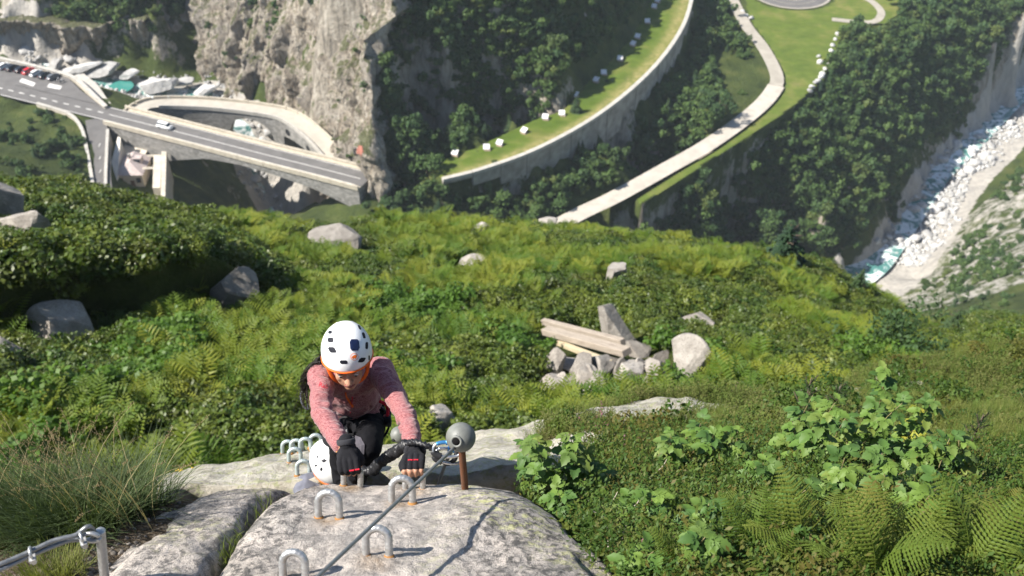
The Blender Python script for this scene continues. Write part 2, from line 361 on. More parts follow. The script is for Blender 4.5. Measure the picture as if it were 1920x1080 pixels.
# ------------------------------------------------------------------ lower slab and the heath shoulder to the right
npts = [W(*q) for q in [(1140, 1080, 2.98), (1400, 1080, 2.95), (1900, 1080, 2.95), (1000, 930, 4.15), (1000, 885, 4.7), (900, 860, 5.2), (940, 812, 6.3), (1010, 792, 7), (1180, 766, 7.8), (1400, 738, 9),
        (1600, 708, 10.5), (1750, 695, 11.5), (1920, 684, 12.2), (2100, 670, 13), (1300, 900, 4.4), (1600, 940, 4.0), (1900, 915, 4.4), (2200, 920, 4.4), (1300, 822, 5.6), (1600, 828, 5.8), (1900, 806, 6.4), (1500, 776, 7.5), (1850, 745, 8.6), (2200, 760, 8)]]
def lower_plane(x, y): return -4.735-0.8*(y-4.12)-0.2*max(0, -1.33-x)
for x in (-4.2, -3, -1.9, -1.0, -0.3):
    ye = float(np.interp(x, [-4.2, -3, -1.33, 0.15], [3.3, 3.80, 4.12, 4.77]))
    for y in (2.6, 3.1, ye-0.4, ye-0.05): npts.append((x, y, lower_plane(x, y)))
    npts += [(x, ye+0.25, lower_plane(x, ye)-0.55), (x, ye+0.9, lower_plane(x, ye)-2.8), (x, ye+2.5, lower_plane(x, ye)-6.5)]
for q in [(940, 812, 6.3), (1010, 792, 7), (1180, 766, 7.8), (1400, 738, 9), (1600, 708, 10.5), (1750, 695, 11.5), (1920, 684, 12.2), (2100, 670, 13), (2500, 660, 14)]:
    p = W(*q); n = np.array([p[0], p[1]])/np.hypot(p[0], p[1])
    npts += [(p[0]+n[0]*0.5, p[1]+n[1]*0.5, p[2]-0.9), (p[0]+n[0]*1.4, p[1]+n[1]*1.4, p[2]-3.2), (p[0]+n[0]*4, p[1]+n[1]*4, p[2]-8)]
for x in (0.5, 1.5, 3, 5): npts += [(x, 0.2, -1.75-0.05*x), (x, -0.6, -1.5)]
near_rbf = RBF(npts, 0.02)
def near_z(X, Y): return near_rbf(X, Y)+0.05*fbm(X*1.6, Y*1.6, seed=41, octaves=4)+0.02*fbm(X*7, Y*7, seed=42, octaves=3)
xs = np.r_[np.linspace(-5, -2, 60), np.linspace(-1.97, 4, 200), np.linspace(4.05, 9.5, 130)]; ysn = np.r_[np.linspace(-0.6, 2, 70), np.linspace(2.03, 3.5, 75), np.linspace(3.53, 7, 125), np.linspace(7.05, 13, 110)]
def near_zz(X, Y):
    z = near_z(X, Y)
    under = (X < edge_x(Y)+0.05) & (Y < 2.62)           # tucked below the dome, slab and soil
    z = np.where(under, np.minimum(z, prof(Y)-0.5), z)
    t = sstep(2.52, 2.60, Y)*sstep(3.30, 3.20, Y)*sstep(-1.75, -1.6, X)*sstep(0.16, 0.02, X)   # the chimney the climbers come up through
    return z*(1-t)-5.5*t
ground, X, Y, Z = grid_obj('heath_ground', xs, ysn, near_zz, MAT_HEATH)
rk = sstep(-0.1, -0.5, X-0.35*(Y-3)-0.1)
for (px, py, d, rx, ry) in [(1290, 775, 6.9, 0.8, 0.33), (1180, 800, 6.3, 0.5, 0.3), (1380, 745, 8.6, 0.9, 0.35), (1460, 750, 8.4, 0.8, 0.25), (960, 880, 4.8, 0.45, 0.5), (1850, 690, 11.4, 1.1, 0.35), (1640, 735, 9.0, 0.6, 0.2), (1520, 742, 8.9, .8, .3), (1600, 728, 9.6, .7, .25), (1060, 850, 5.4, 0.35, 0.25), (1150, 790, 6.7, 0.4, 0.25)]:
    p = W(px, py, d); rk = np.maximum(rk, np.exp(-((X-p[0])/rx)**2-((Y-p[1])/ry)**2))
attr(ground, 'rock', rk); tag(ground, kind='structure')

# ------------------------------------------------------------------ the hillside of fern and alpenrose below
hp = [(0, 352, 50), (160, 354, 51), (260, 392, 54), (400, 414, 57), (500, 416, 59), (640, 412, 60), (760, 392, 61), (900, 412, 62), (1000, 416, 62), (1150, 424, 62), (1300, 441, 60), (1450, 468, 58), (1560, 488, 56), (1640, 530, 54), (1690, 600, 49),
      (600, 600, 34), (1100, 640, 36), (1300, 690, 31.5), (1000, 550, 41), (1250, 560, 41), (1500, 600, 39), (1600, 660, 34.5), (300, 700, 27), (100, 780, 22.5), (700, 800, 23.5), (1000, 770, 25.5), (450, 820, 21.5), (1450, 710, 30), (800, 680, 30), (900, 480, 50), (600, 480, 47), (1400, 520, 48),
      (200, 415, 43), (400, 470, 42), (50, 440, 36), (60, 640, 29.5), (140, 640, 30), (280, 615, 31.5), (480, 600, 34), (20, 560, 31), (-150, 560, 30), (-150, 400, 42), (-200, 780, 22), (-300, 640, 26)]
hp = [(a, b+(34 if a < 300 else 26), c) if k < 15 else (a, b, c) for k, (a, b, c) in enumerate(hp)]
hpts = [W(*q) for q in hp]
for q in hp[:15]:
    p = W(*q); n = np.array([p[0], p[1]])/np.hypot(p[0], p[1])
    for a, b in ((6, 5.5), (18, 20), (60, 78), (95, 125)): hpts.append((p[0]+n[0]*a, p[1]+n[1]*a, p[2]-b))
for q in [(1722, 640, 58), (1830, 594, 74), (1920, 614, 73), (2050, 640, 73), (1750, 690, 44), (1900, 690, 46), (2100, 700, 46), (1760, 606, 70)]: hpts.append(W(*q))
for q in [(1830, 594, 74), (1920, 614, 73), (2050, 640, 73), (1760, 606, 70)]:
    p = W(*q)
    for a, b in ((6, 7), (25, 30), (60, 78)): hpts.append((p[0]+0.5*a, p[1]+0.85*a, p[2]-b))
for x in (-16, -9, -3, 3, 9, 16, 24): hpts += [(x, 9, -15.0-0.05*abs(x)), (x, 5, -11.5)]
hill_rbf = RBF(hpts, 0.3)
BA, BB = W(70, 632, 29.8)[:2], W(492, 600, 34.6)[:2]; BT = (BB-BA)/np.linalg.norm(BB-BA)
def hill_z(X, Y):
    X = np.asarray(X, float); Y = np.asarray(Y, float)
    a = (X-BA[0])*BT[0]+(Y-BA[1])*BT[1]; s = -(X-BA[0])*BT[1]+(Y-BA[1])*BT[0]+0.5*noise(a*.6, .5, seed=54)      # along and behind the foot of the bank
    step = 2.6*sstep(0.0, 0.55, s)*np.exp(-np.maximum(s, 0)/4.5)*sstep(-9.0, -3.0, a)*sstep(np.linalg.norm(BB-BA)+1.5, np.linalg.norm(BB-BA)-1.5, a)
    return hill_rbf(X, Y)+0.35*fbm(X*0.28, Y*0.28, seed=51, octaves=4)+step
hx = np.r_[np.linspace(-48, -17, 60), np.linspace(-16.8, -4, 75), np.linspace(-3.6, 62, 130)]; hy = np.r_[np.linspace(4, 20, 40), np.linspace(20.2, 32, 75), np.linspace(32.4, 52, 60), np.linspace(52.6, 70, 30), np.linspace(72, 150, 40)]
hill, HX, HY, HZ = grid_obj('hillside', hx, hy, hill_z, MAT_HILL); tag(hill, kind='structure')
# ------------------------------------------------------------------ the valley far below: survey lines (sighted point, height)
def L3(pts, z=None, n=40):
    return smooth_poly([PZ(*q) if len(q) == 3 else PZ(*q, z) for q in pts], n)
ZR = -150.0
road_mid = L3([(-170, 132), (-60, 152), (0, 165), (100, 189), (200, 213), (310, 241), (400, 264), (500, 290), (600, 315), (715, 345)], ZR, 80)
meadow_in = L3([(812, 318), (830, 300), (900, 272), (1000, 226), (1060, 202), (1105, 150), (1150, 108), (1190, 58), (1215, 10), (1232, -50)], ZR, 60)
wall_top = L3([(830, 338), (900, 320), (1000, 284), (1100, 231), (1180, 172), (1240, 112), (1280, 52), (1297, 0), (1304, -50)], ZR, 60)
gravel = L3([(1000, 448), (1085, 402), (1150, 371), (1250, 316), (1330, 270), (1410, 212), (1448, 172), (1456, 142), (1432, 92), (1400, 50), (1376, 5), (1350, -50)], -165.0, 80)
def offset(line, d):
    t = np.gradient(line[:, :2], axis=0); t /= np.linalg.norm(t, axis=1)[:, None]; o = line.copy(); o[:, 0] += -t[:, 1]*d; o[:, 1] += t[:, 0]*d; return o
vp = []
def add(line, dz=0.0, step=3): vp.extend([(p[0], p[1], p[2]+dz) for p in line[::step]])
# road, parking and the ground on either side
add(offset(road_mid, 4.0)[:46], -0.6, 4); add(offset(road_mid, -4.0)[:34], -0.6, 4)
vp += [PZ(*q) for q in [(0, 118, -150.6), (70, 128, -150.6), (130, 145, -150.6), (195, 185, -150.6), (-120, 100, -150.6)]]
vp += [PZ(*q) for q in [(0, 100, -156), (60, 112, -157), (140, 135, -160), (200, 166, -162), (230, 172, -162), (245, 196, -153), (-120, 84, -156)]]
vp += [PZ(*q) for q in [(40, 205, -153), (0, 230, -152), (60, 260, -150), (0, 330, -140), (90, 330, -147), (140, 260, -151.5), (150, 330, -151), (-150, 260, -144), (-200, 350, -128), (150, 380, -148), (60, 390, -138)]]
side_mid = L3([(180, 222, -150.1), (186, 260, -150.6), (188, 300, -151.2), (190, 345, -152), (196, 400, -153)], None, 30); add(side_mid, -0.5, 4)
vp += [PZ(*q) for q in [(225, 270, -159), (245, 300, -159.5), (245, 350, -160), (220, 390, -160), (285, 300, -161), (300, 350, -161), (300, 400, -161), (262, 385, -160)]]
# river: upper pools, under both bridges, lower gorge
river_l = L3([(-80, 60, -157), (30, 100, -158.5), (110, 128, -160), (225, 166, -163), (300, 178, -164), (380, 178, -165.5), (430, 215, -168), (470, 250, -172), (480, 320, -183), (505, 365, -190), (520, 410, -194), (600, 470, -200), (800, 500, -206), (1100, 500, -210), (1400, 505, -214), (1600, 500, -216), (1660, 470, -217)], None, 90)
add(river_l, -0.8, 2)
vp += [PZ(*q) for q in [(340, 310, -164), (380, 320, -167.5), (330, 350, -163), (400, 380, -170), (440, 340, -176), (450, 395, -176), (350, 400, -164), (470, 420, -186), (560, 330, -172), (590, 370, -174), (640, 350, -172), (555, 400, -184), (620, 400, -176), (680, 400, -170), (545, 300, -176), (580, 300, -166)]]
vp += [PZ(*q) for q in [(250, 130, -160), (330, 130, -162), (350, 160, -164), (280, 110, -159), (180, 112, -158.5), (100, 100, -158), (20, 75, -157)]]
# dark undercut crag and the wood above it, upper left
for x in (-100, 0, 70, 150, 230, 290):
    vp += [PZ(x, 108, -157.5), PZ(x, 52, -147.5), PZ(x, 25, -143.5), PZ(x, 0, -140), PZ(x, -60, -133)]
# the ridge behind the great cliff and the wooded hill
cliff_base = np.array([PZ(318, 96, -160), PZ(370, 128, -163), PZ(432, 186, -165), PZ(520, 203, -163), PZ(590, 242, -158), PZ(645, 296, -153), PZ(684, 312, -152), PZ(693, 332, -152), PZ(698, 358, -152), PZ(716, 372, -156)])
cliff_h = [24, 29, 33, 37, 40, 42, 44, 44, 40, 16]
for p, h in zip(cliff_base[:9], cliff_h): vp += [(p[0], p[1], p[2]-1.0), (p[0]+2, p[1]+.78*h*.5+5, p[2]+h*.5-3), (p[0]+3, p[1]+.78*h+5, p[2]+h-2), (p[0]+10, p[1]+.78*h+22, p[2]+h-6)]
add(meadow_in, -0.3, 4); add(offset(wall_top, 1.4), -0.3, 4); add(offset(wall_top, -0.8), -9.5, 3); add(offset(wall_top, -8), -13.0, 4)
nrm = np.stack([-np.gradient(meadow_in[:, 1]), np.gradient(meadow_in[:, 0])], 1); nrm /= np.linalg.norm(nrm, axis=1)[:, None]
for i in range(0, 60, 6):
    p = meadow_in[i]; n = nrm[i]*0.6+np.array([-0.1, 0.75]); n /= np.linalg.norm(n)
    vp += [(p[0]+n[0]*a, p[1]+n[1]*a, p[2]+b) for a, b in ((3, 3), (9, 9), (25, 27), (50, 50))]
vp += [PZ(*q) for q in [(720, 330, -152), (760, 330, -154), (800, 345, -156), (760, 390, -163), (850, 385, -166), (900, 420, -172), (800, 420, -172), (960, 400, -167), (1030, 420, -169)]]
# gravel road, lower meadow, gorge rim and gorge
add(offset(gravel, 3.0), -0.5, 4); add(offset(gravel, -3.0), -0.5, 4)
vp += [PZ(*q) for q in [(1500, 100, -165.5), (1560, 60, -165.5), (1520, 40, -165.5), (1480, 160, -166), (1430, 215, -166), (1600, 20, -165.5), (1450, -30, -165.5), (1550, -50, -165), (1650, 30, -165.5), (1350, 268, -166), (1700, -40, -164)]]
vp += [PZ(*q) for q in [(1200, 392, -171), (1300, 345, -171.5), (1400, 290, -172), (1500, 225, -172), (1600, 150, -172), (1680, 80, -171), (1800, 0, -168), (1950, -30, -162), (1760, 60, -174), (1880, 40, -172)]]
rim = [(1130, 432, -175), (1230, 416, -177), (1330, 400, -179), (1450, 372, -181), (1560, 356, -183), (1640, 330, -192), (1700, 268, -196), (1755, 206, -197), (1840, 140, -197), (1930, 80, -196)]
vp += [PZ(*q) for q in rim]
for (px, py, z) in rim:
    p = PZ(px, py, z); vp += [(p[0]+5.5, p[1]-4.5, max(z-20, -210)), (p[0]+9, p[1]-6.5, -214)]
river_r = L3([(1560, 540, -216), (1625, 500, -216), (1665, 450, -215.5), (1705, 390, -215), (1745, 330, -214.5), (1790, 285, -214), (1850, 225, -213), (1910, 165, -212.5), (1990, 95, -212)], None, 50)
add(river_r, -1.0, 2); add(offset(river_r, -9.0), -0.4, 3); add(offset(river_r, -16.0), 0.3, 5)
bank = [(1680, 525, -213), (1745, 490, -212), (1815, 405, -211), (1885, 325, -210), (1950, 275, -209), (2030, 230, -207), (1700, 590, -190), (1800, 460, -200), (1920, 360, -193), (1850, 520, -186), (1920, 480, -180), (1800, 590, -172), (1920, 600, -155), (2050, 450, -170), (2100, 600, -140), (1640, 600, -195), (1550, 600, -200)]
vp += [PZ(*q) for q in bank]
val_rbf = RBF(vp, 0.6)
def val_z(X, Y): return val_rbf(X, Y)
vx = np.arange(-215, 262, 1.25); vy = np.arange(120, 455, 1.25)
VX, VY = np.meshgrid(vx, vy); VZ = val_rbf(VX, VY)
gy, gx = np.gradient(VZ, 1.25); slope = np.hypot(gx, gy); steep = sstep(0.7, 1.8, slope)
VZ = VZ+(0.35+1.1*steep)*fbm(VX*0.11, VY*0.11, VZ*0.04, seed=61, octaves=5, gain=0.6)*1.2
VZ = VZ+steep*2.0*fbm(VX*0.27, VY*0.27, seed=63, octaves=3)
# level ground: roads, meadows
near_road = np.minimum.reduce([dist_poly(VX, VY, road_mid[:42]), dist_poly(VX, VY, gravel), dist_poly(VX, VY, side_mid)+1]); k = sstep(9, 5.5, near_road)
VZs = val_rbf(VX, VY); VZ = VZ*(1-k)+VZs*k
VZ = np.where(dist_poly(VX, VY, gravel) < 4.4, np.minimum(VZ, -165.5), VZ)
mead_poly = np.vstack([meadow_in, offset(wall_top, 0.5)[::-1]]); inm = in_poly(VX, VY, mead_poly); VZ = np.where(inm, -150.5, VZ)
lm_poly = np.array([PZ(*q, -165.6) for q in [(1392, -40), (1400, 30), (1450, 100), (1470, 150), (1440, 195), (1400, 232), (1330, 285), (1245, 338), (1190, 372), (1200, 385), (1270, 345), (1330, 303), (1400, 262), (1490, 200), (1545, 150), (1580, 70), (1605, 45), (1680, 45), (1700, -40)]])
VZ = np.where(in_poly(VX, VY, lm_poly), -165.75+0.08*fbm(VX*.2, VY*.2, seed=3), VZ)
valley = mesh_obj('valley_terrain', np.stack([VX, VY, VZ], -1), grid_faces(len(vx), len(vy)), MAT_VALLEY); tag(valley, kind='structure')
bare = np.maximum(sstep(9, 5, dist_poly(VX, VY, river_l[:48])), sstep(15, 9, dist_poly(VX, VY, offset(river_r, -8))))
bare = np.maximum(bare, 0.52*in_poly(VX, VY, np.array([PZ(*q, -190) for q in [(1660, 600), (1700, 420), (1960, 230), (1990, 620)]])))
attr(valley, 'bare', bare)
from mathutils.bvhtree import BVHTree
def bvh_of(V, F): return BVHTree.FromPolygons([tuple(v) for v in np.asarray(V).reshape(-1, 3)], [tuple(f) for f in F.tolist()])
val_bvh = bvh_of(np.stack([VX, VY, VZ], -1), grid_faces(len(vx), len(vy)))
def drop(x, y, bvh=None, top=50):
    h = (bvh or val_bvh).ray_cast(Vector((x, y, top)), Vector((0, 0, -1)))
    return (None, None) if h[0] is None else (h[0].z, h[1])
def sight(px, py, bvh=None):
    h = (bvh or val_bvh).ray_cast(Vector((0, 0, 0)), Vector(ray(px, py)).normalized(), 900); return h[0]

# ------------------------------------------------------------------ the great cliff: a vertically jointed granite wall
def cliff_mat():
    m = NT('jointed_cliff', 0.9, 0.2); p = m.pos()
    st = m.noise(0.55, m.mapped(p, (1, 1, 0.10)), 7, 0.65, 0.5); st2 = m.noise(1.6, m.mapped(p, (1, 1, 0.16)), 5, 0.6, 0.3); blot = m.noise(0.12, p, 4, 0.6)
    c = m.ramp(st, (0.28, (0.085, 0.068, 0.05)), (0.42, (0.24, 0.20, 0.15)), (0.56, (0.37, 0.325, 0.26)), (0.75, (0.47, 0.425, 0.355)))
    c = m.mix(m.ramp(st2, (0.40, 0.85), (0.48, 0.0)), c, (0.13, 0.11, 0.09))
    c = m.mix(m.ramp(blot, (0.4, 0.0), (0.65, 0.45)), c, (0.36, 0.33, 0.29))
    g = m.n('ShaderNodeSeparateXYZ', Vector=m.n('ShaderNodeNewGeometry').outputs['Normal']).outputs[2]
    k = m.math('ADD', g, m.math('MULTIPLY', m.math('SUBTRACT', m.noise(0.35, p, 4, 0.7), 0.5), 1.1))
    c = m.mix(m.ramp(k, (0.70, 0.0), (0.84, 0.85)), c, (0.075, 0.085, 0.03))
    m.set('Base Color', c); m.bump(m.math('ADD', st, m.math('MULTIPLY', st2, 0.5)), 1.0, 1.5); return m.m
MAT_CLIFF = cliff_mat()
def cliff(name, base, heights, lean, nu, nv, depth=2.4, seed=0, below=8.0, aspect=0.13, back=0.0):
    b = smooth_poly(base, nu); t = np.gradient(b[:, :2], axis=0); t /= np.linalg.norm(t, axis=1)[:, None]
    n = np.stack([t[:, 1], -t[:, 0]], 1)                     # towards the viewer's side
    n = np.stack([np.convolve(np.pad(n[:, k], 12, 'edge'), np.ones(25)/25, 'valid') for k in (0, 1)], 1); n /= np.linalg.norm(n, axis=1)[:, None]
    H = np.interp(np.linspace(0, 1, nu), np.linspace(0, 1, len(heights)), heights)
    L = np.r_[0, np.cumsum(np.linalg.norm(np.diff(b[:, :2], axis=0), axis=1))]
    v = np.linspace(0, 1, nv)[:, None]; z = -below+(H[None]+below)*v; s = L[None]+0*z
    wob = 2.2*noise(s*0.05, z*0.03, seed=seed+3)
    col = fbm((s+wob*2)*0.20, z*0.20*aspect, seed=seed, octaves=2)
    rid = 1-np.abs(fbm((s+wob)*0.30, z*0.30*aspect, seed=seed+1, octaves=3)); blk = np.round(3*noise((s+wob*1.5)*0.33, z*0.11, seed=seed+2)*1.6)/3
    ledge = np.round(4*fbm(s*0.05, z*0.10, seed=seed+6, octaves=2))/4
    d = depth*(0.75*col+0.55*blk+0.5*ledge-1.0*np.maximum(0, rid-0.80)*5.0*0.6)+0.35*depth*fbm(s*0.9, z*0.3, seed=seed+5, octaves=3)
    d = d-lean*np.maximum(z, 0)-0.004*np.maximum(z, 0)**2
    V = np.stack([b[None, :, 0]+n[None, :, 0]*d, b[None, :, 1]+n[None, :, 1]*d+back*np.maximum(z, 0), b[None, :, 2]+z], -1)
    top = V[-1].copy(); rear = []
    for k in (4, 10, 22): rear.append(np.stack([top[:, 0]-n[:, 0]*k*.3, top[:, 1]+k, top[:, 2]-0.02*k*k], -1))
    V = np.concatenate([V, np.array(rear)]); o = mesh_obj(name, V, grid_faces(nu, len(V)), MAT_CLIFF, None, True); tag(o, kind='structure'); return o, V
crag, _ = cliff('dark_crag', np.array([PZ(x, 104-6*math.sin(x*.03), -159) for x in (-110, -40, 10, 60, 110, 160, 210, 260, 305)]), [11, 13, 15, 14, 15, 14, 13, 14, 15], -0.42, 170, 40, 2.2, 80, 4.0, 0.5)
gw, GV = cliff('gorge_wall', np.vstack([offset(river_r, 6.5)[2:46:5]]), [24, 24, 22, 22, 20, 20, 20, 20, 20], 0.30, 260, 50, 2.6, 90, 4.0, 0.3)
great_cliff, CV = cliff('granite_cliff', cliff_base, cliff_h, 0.0, 380, 130, 3.9, 70, 26.0, 0.07, 0.78)

# ------------------------------------------------------------------ roads and markings
def asphalt(name, col):
    m = NT(name, 0.85, 0.25); f = m.noise(0.35, m.pos(), 6, 0.65); m.set('Base Color', m.ramp(f, (0.3, tuple(c*0.82 for c in col)), (0.7, tuple(c*1.15 for c in col)))); m.bump(m.noise(9, m.pos()), 0.2, 0.03); return m.m
MAT_ASPH = asphalt('road_asphalt', (0.135, 0.128, 0.122)); MAT_PALE = asphalt('pale_paving', (0.34, 0.31, 0.26)); MAT_GRAV = asphalt('gravel_track', (0.44, 0.40, 0.34)); MAT_LINE = plain('road_paint', (0.62, 0.60, 0.56), 0.7, vary=0.15, vscale=1)
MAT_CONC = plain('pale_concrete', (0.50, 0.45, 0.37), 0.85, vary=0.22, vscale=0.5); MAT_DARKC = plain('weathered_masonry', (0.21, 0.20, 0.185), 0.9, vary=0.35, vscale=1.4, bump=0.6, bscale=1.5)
def ribbon(name, line, w0, w1, mat, dz=0.0, thick=0.0):
    a, b = offset(line, w1), offset(line, w0); a[:, 2] += dz; b[:, 2] += dz; mb = MB(); rows = [b, a]
    if thick: c, d = a.copy(), b.copy(); c[:, 2] -= thick; d[:, 2] -= thick; rows = [d, b, a, c, d]
    mb.loft(rows); return mb.build(name, mat, None, False)
def rib_wall(mb, line, w0, w1, z0, z1):
    r = [offset(line, w0), offset(line, w0), offset(line, w1), offset(line, w1)]
    for q, z in zip(r, (z0, z1, z1, z0)): q[:, 2] += z
    mb.loft(r+[r[0]])
    for k in (0, -1): mb.add([q[k] for q in r], [(0, 1, 2, 3)])
main_road = ribbon('main_road', road_mid[:78], -3.6, 3.6, MAT_ASPH, 0.02); tag(main_road, kind='structure')
mb = MB()
for w in (-3.25, 3.15): mb.loft([offset(road_mid[18:77], w)+[0, 0, .03], offset(road_mid[18:77], w+0.18)+[0, 0, .03]])
mb.loft([offset(road_mid[36:77], -0.22)+[0, 0, .03], offset(road_mid[36:77], 0.0)+[0, 0, .03]])
for i in range(6, 36, 2):
    seg = road_mid[i:i+2]; seg = np.array([seg[0], seg[0]+(seg[1]-seg[0])*0.95]); mb.loft([offset(seg, -0.2)+[0, 0, .03], offset(seg, 0.15)+[0, 0, .03]])
tag(mb.build('road_markings', MAT_LINE, None, False), kind='structure')
park = np.array([PZ(*q, -149.97) for q in [(-170, 120), (-60, 98), (0, 112), (70, 126), (128, 146), (150, 168), (196, 203), (100, 180), (0, 152), (-170, 122)]])
mb = MB(); mb.add(park, [tuple(range(len(park)))[::-1]]); tag(mb.build('parking_area', MAT_ASPH, None, False), kind='structure')
mb = MB()
for a, b in (((36, 153), (62, 162)), ((88, 163), (112, 168))):
    p, q = PZ(*a, -149.94), PZ(*b, -149.94); mb.loft([[p, q], [p+[0, 2.2, 0], q+[0, 2.2, 0]]])
tag(mb.build('parking_markings', MAT_LINE, None, False), kind='structure')
side_road = ribbon('side_road', side_mid, -3.0, 2.6, MAT_ASPH, 0.0); tag(side_road, kind='structure')
mb = MB()
for i in (9, 13, 17, 21): mb.box(side_mid[i]+[0, 0, .02], (0.2, 2.2, 0.02))
tag(mb.build('side_road_markings', MAT_LINE, None, False), kind='structure')
grav_asph = ribbon('valley_road', gravel[44:], -2.3, 2.3, MAT_PALE, 0.22); tag(grav_asph, kind='structure')
grav_o = ribbon('gravel_track', gravel[:45], -2.9, 2.7, MAT_GRAV, 0.22); tag(grav_o, kind='structure')
mb = MB(); hc = PZ(1482, -16, -165.4); a = np.linspace(0, 2*math.pi, 61)
def ring(r0, r1, c, z, asp=1.0): return [np.stack([c[0]+r*np.cos(a), c[1]+r*np.sin(a)*asp, 0*a+z], 1) for r in (r1, r0)]
mb.loft(ring(8.2, 15.2, hc, -165.5)); tag(mb.build('hairpin_road', MAT_ASPH, None, False), kind='structure')
mb = MB(); mb.loft(ring(11.4, 11.7, hc, -165.46)); mb.loft(ring(15.2, 16.2, hc, -165.48)); mb.loft(ring(7.6, 8.2, hc, -165.48)); tag(mb.build('hairpin_edge', MAT_PALE, None, False), kind='structure')
loop = L3([(1560, 36), (1600, 40), (1640, 40), (1652, 22), (1630, 0), (1590, -14), (1540, -30)], -165.5, 40)
tag(ribbon('lay_by_road', loop, -1.5, 1.5, MAT_PALE, 0.02), kind='structure')

# meadows
def meadow_mat():
    m = NT('mown_meadow', 0.95, 0.1); p = m.pos(); f = m.noise(0.10, p, 5, 0.65); s = m.noise(0.5, m.mapped(p, (0.4, 1, 1), (0, 0, 0.9)), 4, 0.6)
    c = m.ramp(f, (0.28, (0.058, 0.098, 0.014)), (0.5, (0.090, 0.130, 0.020)), (0.7, (0.165, 0.165, 0.048))); c = m.mix(0.35, c, m.ramp(s, (0.35, 0.6), (0.65, 1.2)), 'MULTIPLY')
    c = m.mix(m.math('MULTIPLY', m.att('dry'), m.ramp(m.noise(0.6, p, 4), (0.35, 0.3), (0.65, 1.0))), c, (0.28, 0.24, 0.10))
    m.set('Base Color', c); m.bump(m.noise(3, p, 4), 0.5, 0.15); return m.m
MAT_MEAD = meadow_mat()
wt = offset(wall_top, 0.7); rows = np.array([(wt*(1-k)+meadow_in*k) for k in np.linspace(0, 1.0, 22)]); rows[..., 2] = -150.06-0.25*fbm(rows[..., 0]*.2, rows[..., 1]*.2, seed=4)**2
mb = MB(); mb.loft(rows); terr = mb.build('terrace_meadow', MAT_MEAD); tag(terr, kind='structure')
attr(terr, 'dry', np.broadcast_to(np.exp(-((np.linspace(0, 1, 22)-0.12)/0.16)**2)[:, None], (22, 60)))
cen = lm_poly.mean(0)
lmx = np.arange(lm_poly[:, 0].min(), lm_poly[:, 0].max(), 0.9); lmy = np.arange(lm_poly[:, 1].min(), lm_poly[:, 1].max(), 0.9)
GX, GY = np.meshgrid(lmx, lmy); keep = in_poly(GX, GY, lm_poly) & (dist_poly(GX, GY, gravel) > 2.6) & (np.hypot(GX-hc[0], GY-hc[1]) > 17); f = grid_faces(len(lmx), len(lmy)); f = f[keep.ravel()[f].all(1)]
lm = mesh_obj('lower_meadow', np.stack([GX, GY, 0*GX-165.62], -1), f, MAT_MEAD); attr(lm, 'dry', 0*GX+0.1); tag(lm, kind='structure')

# curved retaining wall below the terrace, cast in bays
w = wall_top; wall_e = empty('retaining_wall', w[10]); tag(wall_e, 'long curved concrete retaining wall with pale coping below the terrace meadow', 'wall')
MAT_CAP = plain('pale_coping', (0.43, 0.405, 0.36), 0.85, vary=0.15, vscale=0.8); MAT_WALL = plain('stained_concrete', (0.30, 0.275, 0.235), 0.9, vary=0.35, vscale=0.35)
for k in range(0, 59, 3):
    e = min(k+3, 59); seg = w[k:e+1].copy(); gap = 0.02*(seg[-1]-seg[0]); seg[-1] = seg[-1]-gap
    mb = MB(); rib_wall(mb, seg, -0.55, 0.75, -0.35, 0.55); part(mb, 'coping_stone', MAT_CAP, wall_e, False)
    mb = MB(); rib_wall(mb, seg, -0.30-0.1*(k % 2), 0.5, -min(11.0, 1.2+k*.9), -0.36); part(mb, 'wall_bay', MAT_WALL, wall_e, False)
# ------------------------------------------------------------------ road bridge
bi = int(np.argmin(np.abs(pix(road_mid)[0]-214))); bl = road_mid[bi:78]; bpx = pix(bl)[0]
rb = empty('road_bridge', bl[len(bl)//2]+[0, 0, -3]); tag(rb, 'long grey stone road bridge with shallow arch and beige parapets crossing the gorge', 'bridge')
dep = np.interp(bpx, [214, 225, 310, 350, 400, 460, 520, 600, 690, 715], [11, 11, 8.7, 6.0, 3.2, 2.2, 2.4, 3.8, 7.4, 8.2])
def stone_mat(name, col, sc=0.9):
    m = NT(name, 0.9, 0.2); p = m.pos(); b = m.voro(sc, m.mapped(p, (1, 1, 1.8)), out='Color'); e = m.voro(sc, m.mapped(p, (1, 1, 1.8)), 'DISTANCE_TO_EDGE')
    c = m.mix(0.5, tuple(col), m.n('ShaderNodeRGBToBW', Color=b).outputs[0], 'MULTIPLY'); c = m.mix(m.ramp(e, (0.0, 0.6), (0.06, 0.0)), c, tuple(x*0.45 for x in col)); c = m.mix(0.4, c, m.ramp(m.noise(0.3, p, 5), (0.3, 0.5), (0.7, 1.2)), 'MULTIPLY')
    m.set('Base Color', c); m.bump(e, 0.5, 0.1); return m.m
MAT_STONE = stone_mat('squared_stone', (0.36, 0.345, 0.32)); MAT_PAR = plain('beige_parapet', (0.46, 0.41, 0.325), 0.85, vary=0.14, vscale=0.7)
def face(line, w, top, depth): a = offset(line, w); b = a.copy(); a[:, 2] += top; b[:, 2] -= depth; return a, b
na, nb = face(bl, -4.7, -0.1, dep); fa, fb = face(bl, 4.7, -0.1, dep)
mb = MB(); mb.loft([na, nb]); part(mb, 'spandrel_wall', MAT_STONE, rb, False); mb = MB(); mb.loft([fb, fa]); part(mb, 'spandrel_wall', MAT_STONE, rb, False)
mb = MB(); mb.add([na[-1], nb[-1], fb[-1], fa[-1]], [(0, 1, 2, 3)]); part(mb, 'abutment', MAT_STONE, rb, False)
